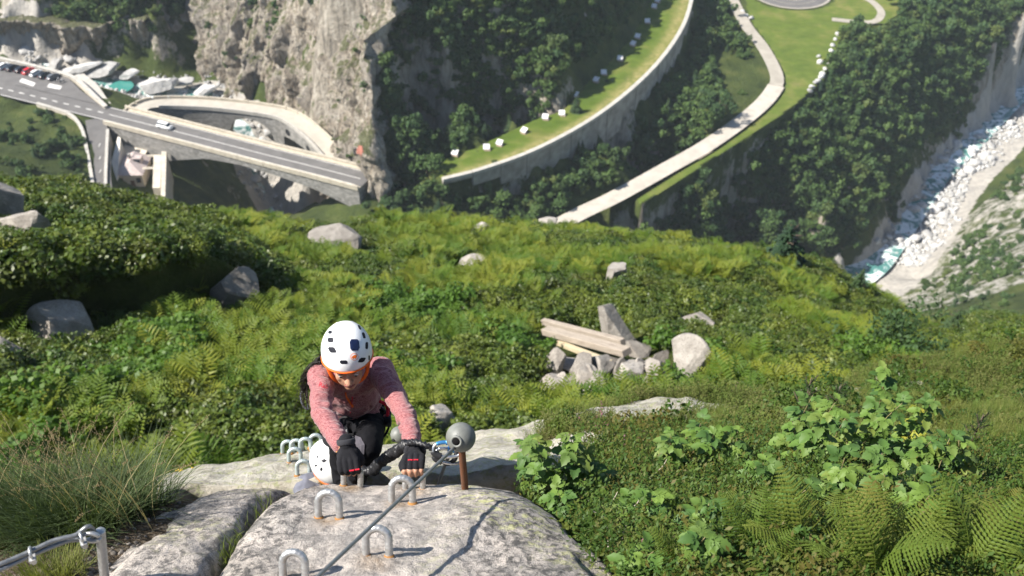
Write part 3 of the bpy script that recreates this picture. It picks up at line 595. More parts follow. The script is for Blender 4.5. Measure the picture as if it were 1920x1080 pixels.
mb = MB(); mb.loft([nb, fb]); part(mb, 'arch_soffit', MAT_DARKC, rb, False); mb = MB(); mb.loft([fa-[0, 0, .1], na-[0, 0, .1]]); part(mb, 'deck', MAT_DARKC, rb, False)
for s in (-1, 1):
    mb = MB(); rib_wall(mb, bl, s*3.6, s*4.45, -0.2, 0.16); part(mb, 'walkway', MAT_PAR, rb, False)
    for k in range(0, len(bl)-1, 2):
        seg = bl[k:k+3].copy(); seg[-1] -= (seg[-1]-seg[0])*0.02; mb = MB(); rib_wall(mb, seg, s*4.45, s*5.0, -0.35, 1.0); part(mb, 'parapet_block', MAT_PAR, rb, False)
mb = MB(); mb.box(PZ(665, 372, -158)+[0, 0, 0], (2.2, 0.3, 1.2), rotz(-0.4)); part(mb, 'drain_opening', plain('dark_hole', (0.02, 0.02, 0.02)), rb, False)
# ------------------------------------------------------------------ old footbridge
ol = L3([(246, 219, -150.1), (258, 206, -150.2), (282, 195, -150.5), (330, 193, -151.3), (400, 196, -152.0), (480, 205, -152.8), (540, 218, -153.2), (590, 254, -153.8), (632, 300, -154.6), (652, 336, -155.5)], None, 70); opx = pix(ol)[0]
ob = empty('old_stone_bridge', ol[30]+[0, 0, -4]); tag(ob, 'old curving stone footbridge with pale deck and single arch behind the road bridge', 'bridge')
od = np.interp(opx, [240, 262, 300, 318, 412, 413, 424, 425, 432, 445, 470, 495, 510, 519, 520, 538, 539, 560, 620, 655], [2, 2, 6, 8.2, 8.4, 10, 10, 8.6, 5.2, 2.8, 1.7, 2.8, 5.2, 9, 13, 13, 5.5, 5, 4, 3])
n1, n2 = face(ol, -2.9, -0.05, od); f1, f2 = face(ol, 2.9, -0.05, od)
mb = MB(); mb.loft([offset(ol, -2.6), offset(ol, 2.6)]); part(mb, 'deck', plain('pale_bridge_deck', (0.42, 0.385, 0.325), 0.9, vary=0.1, vscale=0.4), ob, False)
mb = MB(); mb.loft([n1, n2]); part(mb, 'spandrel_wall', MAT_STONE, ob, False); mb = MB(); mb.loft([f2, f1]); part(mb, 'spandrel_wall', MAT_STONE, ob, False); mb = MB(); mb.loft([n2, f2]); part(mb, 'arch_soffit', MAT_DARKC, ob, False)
for s in (-1, 1):
    for k in range(2 if s > 0 else 9, 66, 3):
        seg = ol[k:k+4].copy(); seg[-1] -= (seg[-1]-seg[0])*0.02; mb = MB(); rib_wall(mb, seg, s*2.6, s*3.15, -0.3, 0.85); part(mb, 'parapet_block', MAT_CAP if s < 0 else MAT_PAR, ob, False)
for px, py in ((553, 256), (592, 287)):
    i = int(np.argmin(np.abs(opx-px))); t = ol[i+1]-ol[i-1]; R = rotz(math.atan2(t[1], t[0])); mb = MB(); c = offset(ol, -2.95)[i]
    mb.tube([c+[0, 0, -3.2]+R@np.array([0, -.06, 0]), c+[0, 0, -3.2]+R@np.array([0, .3, 0])], 1.1, 16); part(mb, 'niche', plain('niche_dark', (0.02, 0.02, 0.022)), ob, False)

# ------------------------------------------------------------------ roadside walls
def kerb_wall(name, pts, z, label, wd=0.5, up=0.8, down=3.0, mat=None, step=3):
    line = L3(pts, z, 30); e = empty(name, line[15]); tag(e, label, 'wall')
    for k in range(0, 29, step):
        seg = line[k:min(k+step, 29)+1].copy(); seg[-1] -= (seg[-1]-seg[0])*0.02
        mb = MB(); rib_wall(mb, seg, -wd, wd, up-0.25, up); part(mb, 'coping_stone', MAT_CAP, e, False); mb = MB(); rib_wall(mb, seg, -wd*.8, wd*.8, -down, up-0.26); part(mb, 'wall_panel', mat or MAT_CONC, e, False)
    return e
kerb_wall('roadside_wall', [(70, 196, -150), (130, 216, -150), (153, 242, -150.3), (163, 280, -150.8), (172, 330, -151.8), (180, 385, -152.8)], None, 'pale curving wall along the left edge of the side road', 0.45, 0.7, 2.5)
kerb_wall('roadside_wall', [(203, 246, -150.5), (201, 290, -151.1), (199, 350, -152.2), (202, 400, -153)], None, 'straight wall between side road and the sunken house yard', 0.4, 0.8, 9.0)
kerb_wall('river_wall', [(-120, 84), (0, 112), (70, 128), (128, 144), (152, 158), (180, 185), (200, 204)], -150.0, 'pale stone wall behind the row of parked cars above the river', 0.6, 0.9, 7.0)
kerb_wall('stepped_wall', [(150, 143), (176, 165), (192, 188), (204, 204)], -151.5, 'pale stepped wall running down from the car park to the stream', 1.3, 0.6, 8.0)
# white raking wall, house, annex, shed, ramp
e = empty('raking_wall', PZ(212, 310, -158)); tag(e, 'bright white tapering wall leaning beside the sunken yard', 'wall'); a0, a1, b0, b1 = PZ(221, 256, -151.0), PZ(226, 258, -151.0), PZ(196, 352, -157), PZ(219, 352, -157)
mb = MB(); mb.add([a0, a1, b1, b0, a0-[0, 0, 9], a1-[0, 0, 9], b1-[0, 0, 4], b0-[0, 0, 4]], [(0, 3, 2, 1), (0, 4, 7, 3), (1, 2, 6, 5), (3, 7, 6, 2), (0, 1, 5, 4)]); part(mb, 'wall_panel', plain('white_render', (0.66, 0.62, 0.54), 0.85, vary=0.08, vscale=0.5), e, False)
MAT_GLASS = NT('dark_glass', 0.08, 0.6).set('Base Color', (0.03, 0.04, 0.05)).m; MAT_ROOF = plain('pink_grey_slate', (0.43, 0.36, 0.335), 0.85, vary=0.14, vscale=1.2); MAT_REND = plain('beige_render', (0.52, 0.46, 0.37), 0.9, vary=0.12, vscale=0.7); MAT_WOOD = plain('brown_timber', (0.14, 0.075, 0.04), 0.8)
def house(name, label, c, sx, sy, h, rz, roof, rh, mat_roof, wins=()):
    e = empty(name, c); tag(e, label, 'house'); R = rotz(rz); c = np.asarray(c, float); P = lambda x, y, z: c+R@np.array([x, y, z])
    mb = MB(); mb.box(P(0, 0, h/2), (sx, sy, h), R); wl = part(mb, 'wall', MAT_REND, e, False)
    ov = 0.45; x, y = sx/2+ov, sy/2+ov
    mb = MB()
    if roof == 'hip':
        k = min(x, y)*0.9; v = [P(-x, -y, h), P(x, -y, h), P(x, y, h), P(-x, y, h), P(0, -y+k, h+rh), P(0, y-k*0.2, h+rh), P(-x, -y, h-.25), P(x, -y, h-.25), P(x, y, h-.25), P(-x, y, h-.25)]
        mb.add(v, [(0, 1, 4), (1, 2, 5, 4), (2, 3, 5), (3, 0, 4, 5), (6, 7, 1, 0), (7, 8, 2, 1), (8, 9, 3, 2), (9, 6, 0, 3), (9, 8, 7, 6)])
    else:
        mb.box(P(0, 0, h+rh/2), (2*x, 2*y, rh), R)
    ro = part(mb, 'roof', mat_roof, e, False)
    if roof == 'hip':
        mb = MB(); mb.box(P(sx*0.22, 0.8, h+rh*0.75), (2.6, 2.0, 1.6), R); dm = part(mb, 'dormer', MAT_ROOF, e, False)
        mb = MB(); mb.box(P(sx*0.22, -0.22, h+rh*0.75), (1.8, 0.1, 1.1), R); part(mb, 'pane', MAT_GLASS, dm, False)
        mb = MB(); mb.box(P(-0.4, 0.8, h+rh+0.5), (0.7, 0.7, 1.5), R); part(mb, 'chimney', MAT_STONE, ro, False)
    for (wx, wz, ww, wh) in wins:
        mb = MB(); mb.box(P(wx, -sy/2-0.03, wz), (ww+.3, 0.12, wh+.3), R); f = part(mb, 'window', MAT_WOOD, e, False); mb = MB(); mb.box(P(wx, -sy/2-0.10, wz), (ww, 0.06, wh), R); part(mb, 'pane', MAT_GLASS, f, False)
    mb = MB(); mb.box(P(sx*0.1, -sy/2-0.04, 1.05), (1.1, 0.14, 2.1), R); part(mb, 'door', MAT_WOOD, e, False); return e
house('stone_house', 'beige house with hipped pink-grey roof and dark dormer below the side road', PZ(243, 356, -160)+[0, 6, 0], 7.6, 9.0, 4.2, 0.02, 'hip', 2.2, MAT_ROOF, [(-2.4, 2.2, 1.0, 1.3), (2.6, 2.2, 1.0, 1.3)])
house('annex_building', 'low flat-roofed beige annex between the house and the shed', PZ(249, 322, -160)+[0, 6.5, 0], 6.4, 6.6, 3.8, 0.04, 'flat', 0.35, plain('beige_roof', (0.56, 0.50, 0.41), 0.9, vary=0.08, vscale=0.6), [(-1.8, 2, 1, 1.2), (1.9, 2, 1, 1.2)])
house('roofed_shed', 'small shed with flat pinkish roof right under the road bridge', PZ(250, 288, -160)+[0, 6.5, 0], 5.0, 5.0, 3.4, 0.06, 'flat', 0.3, plain('pink_roof', (0.50, 0.435, 0.41), 0.9, vary=0.08, vscale=0.6), [(-1.4, 2, .9, 1)])
rp = empty('concrete_ramp', PZ(298, 340, -158)); tag(rp, 'pale stepped concrete ramp wall to the right of the house', 'ramp')
for (px0, px1, py0, py1, z) in ((288, 303, 290, 352, -155.2), (303, 312, 284, 396, -153.8)):
    q = [PZ(px0, py0, z), PZ(px1, py0, z), PZ(px1-3, py1, z), PZ(px0-2, py1, z)]; mb = MB(); mb.add(q+[p-[0, 0, 10] for p in q], [(3, 2, 1, 0), (0, 1, 5, 4), (1, 2, 6, 5), (2, 3, 7, 6), (3, 0, 4, 7)]); part(mb, 'ramp_section', MAT_CONC, rp, False)
for py in (293, 316):
    a, b = PZ(268, py, -155.5), PZ(289, py-1, -155.5); mb = MB(); mb.tube([a, b], 0.45, 4); part(mb, 'cross_beam', MAT_CONC, rp, False)

# ------------------------------------------------------------------ vehicles
def paint(name, col, metal=0.0): return NT(name, 0.28, 0.5).set('Base Color', col).set('Metallic', metal).m
MAT_TYRE = plain('tyre_rubber', (0.02, 0.02, 0.02), 0.9); MAT_RIM = NT('alloy', 0.35, 0.5).set('Base Color', (0.5, 0.5, 0.5)).set('Metallic', 0.8).m; MAT_HEAD = NT('lamp_glass', 0.15, 0.6).set('Base Color', (0.8, 0.8, 0.78)).m; MAT_TAIL = NT('tail_red', 0.2, 0.5).set('Base Color', (0.4, 0.02, 0.02)).m
def car(name, label, loc, rz, pm, L=4.5, Wd=1.85, H=1.5, van=False, cat='car', group=None):
    e = empty(name, loc, rz); tag(e, label, cat, group)
    prof_ = [(-.5, .35, .62), (-.49, .62, .9), (-.30, .70, .98), (.12, .72, 1.0), (.36, .66, .97), (.49, .52, .86), (.5, .34, .7)]
    if van: prof_ = [(-.5, .35, .9), (-.495, .75, .97), (-.30, .78, 1.0), (.2, .78, 1.0), (.40, .68, .97), (.49, .55, .88), (.5, .34, .75)]
    mb = MB(); rows = []
    for x, h, w in prof_:
        y = Wd/2*w; rows.append([(x*L, -y*.96, .22), (x*L, -y, .42), (x*L, -y*.97, h*H*0.92), (x*L, -y*.86, h*H), (x*L, y*.86, h*H), (x*L, y*.97, h*H*0.92), (x*L, y, .42), (x*L, y*.96, .22)])
    mb.loft(rows, True); mb.add(rows[0], [(0, 1, 2, 3, 4, 5, 6, 7)]); mb.add(rows[-1], [(7, 6, 5, 4, 3, 2, 1, 0)]); mb.build('body', pm, e)
    cab = [(-.46, .70), (-.36, .98), (.02, 1.0), (.14, .97), (.30, .70)] if not van else [(-.49, .76), (-.47, 1.12), (.12, 1.12), (.22, 1.06), (.36, .74)]
    mb = MB(); rows = [[(x*L, -Wd*.40, .62*H), (x*L, -Wd*(.40 if h < .8 else .33), h*H), (x*L, Wd*(.40 if h < .8 else .33), h*H), (x*L, Wd*.40, .62*H)] for x, h in cab]; mb.loft(rows); mb.build('cabin_glass', MAT_GLASS, e, False)
    mb = MB(); rows = [[(x*L, -Wd*.335, h*H+.015), (x*L, Wd*.335, h*H+.015)] for x, h in cab[1:4]]; mb.loft(rows); mb.build('roof', pm, e, False)
    for x in (-.31, .31):
        for s in (-1, 1):
            mb = MB(); mb.tube([(x*L, s*(Wd/2-.22), .33), (x*L, s*(Wd/2+.01), .33)], .33, 16); wl = mb.build('wheel', MAT_TYRE, e); mb = MB(); mb.tube([(x*L, s*(Wd/2-.05), .33), (x*L, s*(Wd/2+.03), .33)], .2, 12); mb.build('rim', MAT_RIM, wl)
    for s in (-1, 1):
        mb = MB(); mb.box((.485*L, s*Wd*.33, .5*H), (.16, .36, .14)); mb.build('headlight', MAT_HEAD, e, False); mb = MB(); mb.box((-.495*L, s*Wd*.36, .55*H), (.1, .26, .16)); mb.build('tail_light', MAT_TAIL, e, False)
    return e
WHITE, BLACK, RED, GREY = paint('white_paint', (.72, .72, .70)), paint('black_paint', (.012, .013, .016)), paint('red_paint', (.5, .015, .02)), paint('grey_paint', (.16, .17, .18), .3)
t = road_mid[46]-road_mid[44]; ang = math.atan2(t[1], t[0])
car('estate_car', 'white car driving alone across the road bridge', PZ(310, 240, -149.93), ang, WHITE, 4.7, 1.9, 1.55, True)
PK = [(4, 131, WHITE, 'white parked car at the very left end of the row'), (20, 134, BLACK, 'black parked car just right of the leftmost white car'), (37, 137, BLACK, 'black parked car directly left of the red car'), (51, 140, RED, 'bright red car parked in the row by the river'),
      (65, 144, WHITE, 'white parked car directly right of the red car'), (81, 148, BLACK, 'black parked car right of the second white car'), (97, 151, GREY, 'grey parked car at the right end of the row')]
for px, py, pm, lb in PK: car('parked_car', lb, PZ(px, py, -149.95)+[0, 1.5, 0], ang+math.radians(88), pm, 4.3, 1.8, 1.5, False, 'car', 'cars parked in a row above the river')
def motorbike(loc, rz, label):
    e = empty('motorcycle', loc, rz); tag(e, label, 'motorcycle', 'motorcycles at the end of the parking row')
    for x in (-.7, .7):
        mb = MB(); a = np.linspace(0, 2*math.pi, 21); mb.tube(np.stack([x+.28*np.cos(a), 0*a, .32+.28*np.sin(a)], 1), .06, 6, False); mb.build('wheel', MAT_TYRE, e)
    mb = MB(); mb.tube([(-.7, 0, .4), (-.2, 0, .55), (.25, 0, .6), (.6, 0, .85)], [.07, .16, .18, .06], 8); mb.build('frame', GREY, e); mb = MB(); mb.tube([(-.75, 0, .82), (-.4, 0, .78), (0, 0, .8)], [.08, .13, .1], 8); mb.build('seat', BLACK, e)
    mb = MB(); mb.ball((.2, 0, .88), (.26, .16, .14)); mb.build('tank', WHITE, e); mb = MB(); mb.tube([(.5, -.36, 1.02), (.55, 0, 1.0), (.5, .36, 1.02)], .02, 6); mb.tube([(.55, 0, 1.0), (.7, 0, .35)], .03, 6); mb.build('handlebar', MAT_RIM, e)
for px, py, lb in ((109, 152, 'motorcycle standing right beside the grey parked car'), (117, 155, 'motorcycle at the far right end of the parking row')): motorbike(PZ(px, py, -149.95), ang+1.5, lb)

# ------------------------------------------------------------------ white slab covers on the terrace
MAT_SLAB = plain('white_slab', (0.72, 0.71, 0.69), 0.7, vary=0.06, vscale=1); MAT_TAN = plain('tan_block', (0.38, 0.30, 0.22), 0.9)
SL = [(445, 738), (597, 712), (660, 690), (778, 630), (880, 565), (960, 547), (1025, 455), (1125, 385), (1162, 350), (1240, 282), (1303, 210), (1325, 175), (1372, 102), (1405, 30), (1422, 2)]
ordn = 'first second third fourth fifth sixth seventh eighth ninth tenth eleventh twelfth thirteenth fourteenth fifteenth'.split()
for k, (zx, zy) in enumerate(SL):
    p = PZ(680+zx/2.572, zy/2.572+3, -150.05); e = empty('slab_cover', p, -0.35+0.35*math.sin(k*1.7)); tag(e, f'tilted white slab cover on the terrace, {ordn[k]} counted from the cliff', 'slab', 'white slab covers along the terrace meadow')
    c, s = math.cos(.5), math.sin(.5); R = np.array([[1, 0, 0], [0, c, -s], [0, s, c]])
    mb = MB(); mb.box((0, 0, .85), (1.8, 1.7, 0.12), R); mb.build('top_slab', MAT_SLAB, e, False)
    for sx in (-.8, .8): mb = MB(); mb.box((sx*.85, .45, .52), (.14, .14, 1.05)); mb.build('leg', MAT_TAN, e, False); mb = MB(); mb.box((sx*.85, -.5, .25), (.14, .14, .55)); mb.build('leg', MAT_TAN, e, False)
    mb = MB(); mb.box((.3, -.3, .10), (1.7, 1.5, .20)); mb.build('base', MAT_TAN, e, False)

# ------------------------------------------------------------------ boulders
def rock_mesh(name, seed, sub=3, flat=0.75, rough=0.28, ang=0.0):
    bm = bmesh.new(); bmesh.ops.create_icosphere(bm, subdivisions=sub, radius=1.0); v = np.array([q.co[:] for q in bm.verts])
    r = np.random.default_rng(seed)
    for _ in range(9 if sub < 4 else 15):                    # flat fracture faces
        n = r.normal(size=3); n /= np.linalg.norm(n); d = v@n; lim = r.uniform(0.55, 0.85) if sub < 4 else r.uniform(.42, .8); v = v-np.maximum(d-lim, 0)[:, None]*n
    v = v*(1+rough*fbm(v[:, 0]*1.3+seed, v[:, 1]*1.3, v[:, 2]*1.3, 4, seed)[:, None]*0.5); v[:, 2] *= flat
    for q, c in zip(bm.verts, v): q.co = c
    me = bpy.data.meshes.new(name); bm.to_mesh(me); bm.free(); me.polygons.foreach_set('use_smooth', np.full(len(me.polygons), sub < 4))
    return me
def boulder_mat(name, lo, hi, sc=1.5):
    m = NT(name, 0.9, 0.2); f = m.noise(sc, m.pos(), 6, 0.7); c = m.ramp(f, (0.3, lo), (0.65, hi)); c = m.mix(1.0, c, m.ramp(m.rand(), (0.0, .62), (.5, .92), (1.0, 1.08)), 'MULTIPLY'); g = m.noise(sc*9, m.pos(), 3, 0.7); c = m.mix(m.ramp(g, (0.35, 0.5), (0.5, 0.0)), c, tuple(x*0.45 for x in lo)); m.set('Base Color', c); m.bump(f, 0.7, 0.3/sc); return m.m
MAT_WHITE = boulder_mat('river_worn_granite', (0.36, 0.35, 0.335), (0.60, 0.59, 0.57), 0.5); MAT_BOULD = boulder_mat('weathered_boulder', (0.20, 0.175, 0.15), (0.39, 0.355, 0.31), 2.6)
RV = [rock_mesh('boulder', s, 2) for s in range(6)]
for m_ in RV: m_.materials.append(MAT_WHITE)
def put_boulder(name, me, p, s, label, cat='boulder', group=None, rot=None):
    o = bpy.data.objects.new(name, me); COL.objects.link(o); o.location = p; o.scale = s if hasattr(s, '__len__') else (s, s, s); o.rotation_euler = rot or (random.uniform(-.4, .4), random.uniform(-.4, .4), random.uniform(0, 6.28)); tag(o, label, cat, group); return o
MBld = [(680, 122), (655, 145), (645, 165), (632, 190), (630, 215), (628, 240), (615, 270), (600, 290), (590, 310), (585, 325), (570, 340), (558, 350), (545, 365), (537, 382), (572, 237), (580, 263)]
for k, (zx, zy) in enumerate(MBld): put_boulder('meadow_boulder', RV[k % 6], PZ(1280+zx/2.25, zy/2.25, -165.3), random.uniform(0.9, 1.5), 'white boulder in the line along the edge of the lower meadow', 'boulder', 'white boulders lining the lower meadow')
for k, (zx, zy) in enumerate([(265, 65), (290, 75), (252, 50)]): put_boulder('meadow_boulder', RV[k], PZ(1280+zx/2.25, zy/2.25, -165.2), 1.2, 'white boulder beside the bend of the valley road at the top', 'boulder', 'boulders by the road bend')
rr = np.random.default_rng(5)
def river_boulders(line, n, lo, hi, wmin, wmax, label, group, bias=0.0):
    out = []
    for k in range(n):
        i = rr.integers(0, len(line)-1); p = line[i]+(line[i+1]-line[i])*rr.random(); t = line[i+1]-line[i]; nn = np.array([-t[1], t[0]])/np.hypot(t[0], t[1]); d = rr.normal(bias, 1.0)*(wmax-wmin)/2
        x, y = p[:2]+nn*d; z, _ = drop(x, y)
        if z is None or z > p[2]+3.0: continue
        if noise(x*.07, y*.07, seed=44) < rr.uniform(-.9, .1)*1.0 or abs(d) > (wmax-wmin)*(.55+.5*float(noise(x*.05, y*.05, seed=45))): continue
        s = lo+(hi-lo)*rr.random()**3.5; out.append((x, y, max(z, p[2]-0.8)+s*0.2, s))
    return out
for x, y, z, s in river_boulders(offset(river_r, -7)[6:], 420, 0.6, 3.0, 0, 17, '', ''): put_boulder('river_boulder', RV[rr.integers(6)], (x, y, z), s, 'white boulder in the river bed of the right-hand gorge', 'boulder', 'boulders in the right-hand river bed')
for x, y, z, s in river_boulders(river_l[8:46], 330, 0.6, 2.6, 0, 15, '', ''): put_boulder('stream_boulder', RV[rr.integers(6)], (x, y, z), s, 'pale boulder in the stream by the two bridges', 'boulder', 'boulders in the left-hand stream')
b2 = river_boulders(offset(river_r, -10)[6:], 9000, 0.25, 1.3, 0, 16, '', '')+river_boulders(river_l[8:46], 3000, 0.3, 1.1, 0, 17, '', '')
b2 = np.array(b2); pr = []
for k in range(3):
    o = bpy.data.objects.new('cobble', RV[k]); pr.append(o)
scatter('river_cobbles', pr, b2[:, :3], rr.uniform(0, 6.28, (len(b2), 3)), b2[:, 3], rr.integers(0, 3, len(b2)), 'white river cobbles and small stones heaped along the river beds', 'cobbles')
# big bleached outcrops by the upper stream
for (px, py, z, s, lb) in [(292, 162, -161.5, (7.5, 5, 4.2), 'huge bleached white outcrop in the stream left of the cliff'), (150, 128, -158, (9, 3, 2.4), 'long white rock bank behind the parked cars'), (105, 120, -157, (4, 3, 2.6), 'white rock hump above the parked cars'), (48, 92, -156, (4, 3, 3), 'white rock standing under the dark crag'),
                           (195, 128, -158.5, (8, 4, 2.2), 'flat pale rock shelf below the dark crag'), (240, 140, -160, (4, 3, 2), 'pale rock block above the teal pool'), (345, 152, -162, (3.5, 3, 2.2), 'brownish white block at the foot of the cliff'), (385, 168, -163, (5, 3, 2), 'white rocks at the foot of the cliff')]:
    put_boulder('bleached_outcrop', rock_mesh('bleached_outcrop', int(px), 4, .8, .16), PZ(px, py, z), s, lb, 'rock', None, (0.1, -0.15, 0.3)).data.materials.append(MAT_WHITE)
# water
def water_mat():
    m = NT('glacial_river', 0.12, 0.5); p = m.pos(); f = m.noise(0.22, p, 6, 0.7, 0.8); k = m.ramp(f, (0.45, 0.0), (0.55, 1.0))
    m.set('Base Color', m.mix(k, (0.07, 0.20, 0.18), (0.74, 0.78, 0.77))); m.set('Roughness', m.ramp(k, (0, 0.12), (1, 0.8))); m.bump(m.noise(1.2, p, 5, 0.7), 0.6, 0.3); return m.m
MAT_WATER = water_mat()
for nm, ln, w_ in (('left_stream_water', river_l[:80], 4.2), ('right_river_water', river_r, 6.5)):
    rows = [offset(ln, d)+[0, 0, 0.15*math.sin(d*3)+0.25] for d in np.linspace(-w_, w_, 7)]; mb = MB(); mb.loft(rows); tag(mb.build(nm, MAT_WATER), kind='structure')
mb = MB(); c = PZ(226, 163, -161.6); a = np.linspace(0, 2*math.pi, 24, endpoint=False); mb.add(np.stack([c[0]+4.2*np.cos(a), c[1]+4.5*np.sin(a), 0*a+c[2]], 1), [tuple(range(24))]); tag(mb.build('pool_water', NT('teal_pool', 0.1, 0.5).set('Base Color', (0.05, 0.22, 0.19)).m, None, False), kind='structure')
# ------------------------------------------------------------------ foliage prototypes
def leaf_cloud(mb, rng, centers, radii, n, size, flat=1.0, up=0.0, shell=0.55, aspect=1.6):
    """many leaf faces through the volume of a few uneven lobes"""
    c = np.asarray(centers, float); r = np.asarray(radii, float); w = r**2/np.sum(r**2); k = rng.choice(len(c), n, p=w)
    d = rng.normal(size=(n, 3)); d /= np.linalg.norm(d, axis=1)[:, None]; q = shell+(1-shell)*rng.random(n)
    p = c[k]+d*(r[k]*q)[:, None]*np.array([1, 1, flat])
    nrm = d*0.7+rng.normal(size=(n, 3))*0.6+np.array([0, 0, up]); nrm /= np.linalg.norm(nrm, axis=1)[:, None]
    t = np.cross(nrm, rng.normal(size=(n, 3))); t /= np.linalg.norm(t, axis=1)[:, None]; b = np.cross(nrm, t); s = size*rng.uniform(0.6, 1.35, n)[:, None]
    v = np.stack([p-t*s*aspect*0.5, p+b*s*0.5, p+t*s*aspect*0.5, p-b*s*0.5], 1).reshape(-1, 3)
    mb.add(v, np.arange(4*n).reshape(-1, 4).tolist())
def tree_proto(seed, mat, n=520, size=0.42, tall=1.0):
    g = np.random.default_rng(seed); mb = MB(); m = 9
    c = np.stack([g.normal(0, 0.85, m), g.normal(0, 0.85, m), 0.8+tall*g.uniform(0.3, 2.2, m)], 1); r = g.uniform(0.65, 1.25, m); leaf_cloud(mb, g, c, r, n, size, 0.85, 0.25)
    mb.tube([(0, 0, -1.5), (0.1, 0, 0.6), (0, 0.1, 1.6)], [0.2, 0.15, 0.06], 6); return proto(mb, 'broadleaf_tree', mat)
def conifer_faces(mb, g, h, r, layers=13, per=11, droop=0.35):
    for i in range(layers):
        f = i/(layers-1); z = h*(0.10+0.88*f); R = r*(1-f)**0.85*g.uniform(0.85, 1.1)+0.06*r
        for j in range(max(4, int(per*(1-0.6*f)))):
            a = g.uniform(0, 6.283); L = R*g.uniform(0.65, 1.1); d = np.array([math.cos(a), math.sin(a), 0]); s = np.array([-d[1], d[0], 0])
            for q in range(3):
                f0, f1 = q/3, (q+1.1)/3; p0, p1 = d*L*f0+[0, 0, z-droop*L*f0], d*L*f1+[0, 0, z-droop*L*f1]; w = L*0.34*(1-f0*0.7); up = np.array([0, 0, 0.10*L])
                mb.add([p0, (p0+p1)/2+s*w-up, p1, (p0+p1)/2-s*w-up], [(0, 1, 2, 3)])
def conifer_proto(seed, mat):
    g = np.random.default_rng(seed); mb = MB(); conifer_faces(mb, g, 6.0, 1.7); mb.tube([(0, 0, -1.2), (0, 0, 5.5)], [0.18, 0.03], 6); return proto(mb, 'conifer_tree', mat)
LEAF_FAR = leafmat('far_foliage', [(0.040, 0.078, 0.028), (0.064, 0.112, 0.031), (0.084, 0.135, 0.036), (0.050, 0.095, 0.036), (0.11, 0.142, 0.038)], 0.6, 0.2, 0.2)
LEAF_CON = leafmat('conifer_needles', [(0.018, 0.040, 0.018), (0.028, 0.055, 0.020), (0.038, 0.065, 0.022)], 0.65, 0.1, 0.2)
LEAF_FERN = leafmat('fern_green', [(0.08, 0.15, 0.017), (0.14, 0.19, 0.021), (0.215, 0.235, 0.03), (0.065, 0.13, 0.017), (0.175, 0.205, 0.026)], 0.55, 0.4, 0.25)
LEAF_SHRUB = leafmat('alpenrose_green', [(0.038, 0.075, 0.013), (0.075, 0.115, 0.016), (0.135, 0.165, 0.022), (0.05, 0.085, 0.017), (0.10, 0.115, 0.02)], 0.45, 0.25, 0.35)
LEAF_HERB = leafmat('herb_green', [(0.085, 0.17, 0.022), (0.11, 0.19, 0.03), (0.075, 0.15, 0.025)], 0.5, 0.4, 0.3)
LEAF_HEATH = leafmat('heather_green', [(0.070, 0.105, 0.020), (0.10, 0.135, 0.028), (0.13, 0.125, 0.045), (0.08, 0.12, 0.022), (0.15, 0.15, 0.05)], 0.7, 0.25, 0.15)
LEAF_GRASS = leafmat('dry_grass', [(0.14, 0.185, 0.042), (0.19, 0.20, 0.06), (0.10, 0.165, 0.032)], 0.6, 0.35, 0.2)
LEAF_GLOSS = leafmat('bilberry_leaf', [(0.035, 0.075, 0.014), (0.05, 0.095, 0.016), (0.075, 0.115, 0.018), (0.10, 0.085, 0.02)], 0.3, 0.25, 0.5)
trees = [tree_proto(s, LEAF_FAR, 480, 0.46, t) for s, t in ((1, 1.0), (2, 0.7), (3, 1.25), (4, 0.5))]+[conifer_proto(5, LEAF_CON)]

# ------------------------------------------------------------------ woods of the valley
g = np.random.default_rng(11); N = 62000
cx, cy = g.uniform(-190, 240, N), g.uniform(165, 440, N); ii = np.clip(((cy-120)/1.25).astype(int), 0, len(vy)-2); jj = np.clip(((cx+215)/1.25).astype(int), 0, len(vx)-2)
fx, fy = (cx+215)/1.25-jj, (cy-120)/1.25-ii
cz = VZ[ii, jj]*(1-fx)*(1-fy)+VZ[ii, jj+1]*fx*(1-fy)+VZ[ii+1, jj]*(1-fx)*fy+VZ[ii+1, jj+1]*fx*fy
sl = slope[ii, jj]; ppx, ppy = pix(np.stack([cx, cy, cz], 1))
vis = (ppx > -160) & (ppx < 2080) & (ppy > -150) & (ppy < 640)
d_road = np.minimum.reduce([dist_poly(cx, cy, road_mid[:45]), dist_poly(cx, cy, gravel)-0.5, dist_poly(cx, cy, side_mid), dist_poly(cx, cy, loop), np.abs(np.hypot(cx-hc[0], cy-hc[1])-11)-3])
gorge0 = (cx-np.interp(cy, river_r[:, 1], river_r[:, 0])) < 0
ok = vis & (d_road > 4.6) & ~in_poly(cx, cy, mead_poly) & (dist_poly(cx, cy, meadow_in) > 3.5) & (dist_poly(cx, cy, wall_top) > 3.2) & ~in_poly(cx, cy, lm_poly) & (dist_poly(cx, cy, river_l[:52]) > 9) & (dist_poly(cx, cy, river_r) > np.where(gorge0, 7.5, 24)) & (dist_poly(cx, cy, ol) > 6) & (np.hypot(cx-hc[0], cy-hc[1]) > 18)
ok &= ~in_poly(cx, cy, np.array([PZ(*q, -158) for q in [(196, 240), (320, 240), (330, 420), (190, 420)]])) & ~in_poly(cx, cy, park) & ~in_poly(cx, cy, np.vstack([offset(bl, 6), offset(bl, -6)[::-1]]))
hn = fbm(cx*0.035, cy*0.035, seed=91, octaves=3)
